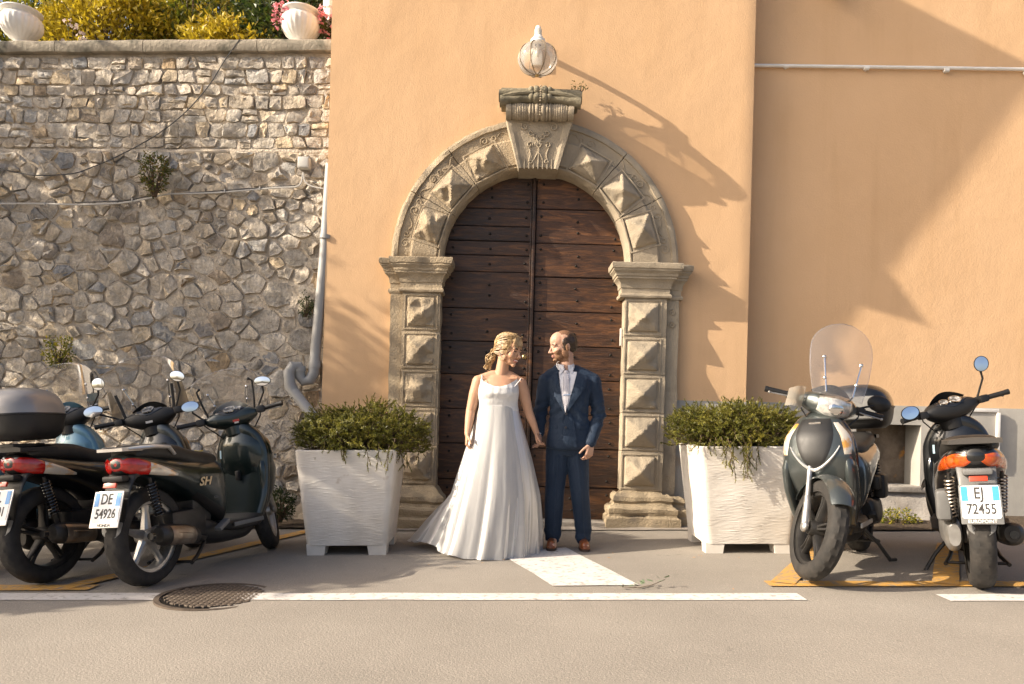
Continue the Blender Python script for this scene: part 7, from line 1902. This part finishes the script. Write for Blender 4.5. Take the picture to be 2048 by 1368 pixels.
for tri in (((6.588, 4.15), (6.52, 4.70), (6.40, 4.36)), ((6.675, 3.40), (6.655, 3.68), (6.615, 3.40))):      # added tongues of cloth, shaped to cast the teeth of the shade
    m = MB(); c3 = [flag_pt(p, q_) for p, q_ in tri]
    m.add(c3 + [(c[0] + 0.006, c[1], c[2]) for c in c3], [(0, 1, 2), (5, 4, 3), (0, 3, 4, 1), (1, 4, 5, 2), (2, 5, 3, 0)]); m.build('shade_tongue', bpy.data.materials['shade cloth'], shade_flag, smooth=False)

# ------------------------------------------------------------------ small things on the ground
M_DRYLEAF = leaf_mat('dry leaf', (0.28, 0.10, 0.02), (0.42, 0.20, 0.05), (0.50, 0.32, 0.14), 0.2)
M_EUC = leaf_mat('eucalyptus leaf', (0.10, 0.15, 0.09), (0.16, 0.21, 0.13), (0.22, 0.27, 0.17), 0.2)
def ground_leaf(label, px, py, L_, seed, mt=M_DRYLEAF, n=1):
    x, y = atg(px, py); r = random.Random(seed); vs_, fs = [], []
    for k in range(n):
        a = r.uniform(0, 6.28) if n == 1 else 6.28 * k / n
        leaf(vs_, fs, Vector((0, 0, 0.006)), Vector((math.cos(a), math.sin(a), 0.22)), Vector((0, 0, 1)), L_, L_ * 0.55, -0.2)
    m = MB(); m.add(vs_, fs); o = m.build('fallen_leaf', mt, smooth=False, fixn=False); o.location = (x, y, gz(x) + 0.004)
    tag(o, label, 'leaf', 'fallen leaves on the asphalt')
ground_leaf('orange fallen leaf lying beside the hem of the dress', 846, 1075, 0.075, 1, n=5)
LB = 'small dry leaf lying on the bare asphalt before the doorway'
for k, (px, py, L_) in enumerate(((1222, 1118, 0.035), (1226, 1109, 0.02), (855, 1132, 0.02), (912, 1136, 0.02), (962, 1128, 0.025), (1005, 1122, 0.02), (1384, 1117, 0.03), (1395, 1113, 0.02), (1480, 1117, 0.03), (1467, 1182, 0.022), (1405, 1115, 0.02))):
    ground_leaf(LB, px, py, L_, 50 + k)
x, y = atg(1292, 1180)
eu = empty('eucalyptus_sprig', (x, y, gz(x)), label='fallen eucalyptus sprig with round leaves on the white line', cat='sprig')
m = MB(); st = [(-0.14, 0.03, 0.008), (-0.05, 0.0, 0.012), (0.04, 0.01, 0.03), (0.13, 0.08, 0.05)]; m.tube(st, 0.002, 5); m.build('stem', M_TWIG, eu)
r = random.Random(9)
for k in range(12):
    vs_, fs = [], []; f = k / 11; p = Vector(st[0]).lerp(Vector(st[3]), f); p.z = 0.010 + 0.05 * f * f
    leaf(vs_, fs, Vector((0, 0, 0)), Vector((r.uniform(-1, 1), r.uniform(-1, 1), r.uniform(0.0, 0.9))), Vector((0, 0, 1)), r.uniform(0.04, 0.065), 0.036, -0.1)
    m = MB(); m.add(vs_, fs); o = m.build('leaf', M_EUC, eu, smooth=False, fixn=False); o.location = p
# a yellow leaf dropped on the seat of the green scooter
sc0 = [o for o in bpy.data.objects if o.get('label', '').startswith('dark green scooter')][0]
bpy.context.view_layer.update()
pt = sc0.matrix_world @ Vector((0.50, -0.02, 0.795)); vs_, fs = [], []
for k in range(5): leaf(vs_, fs, Vector((0, 0, 0.004)), Vector((math.cos(k * 1.1), math.sin(k * 1.1), 0.15)), Vector((0, 0, 1)), 0.055, 0.03, -0.15)
m = MB(); m.add(vs_, fs); o = m.build('fallen_leaf', M_LEAF_Y, smooth=False, fixn=False); o.location = pt
tag(o, 'yellow fallen leaf lying on the seat of the green scooter', 'leaf', 'fallen leaves on the asphalt')
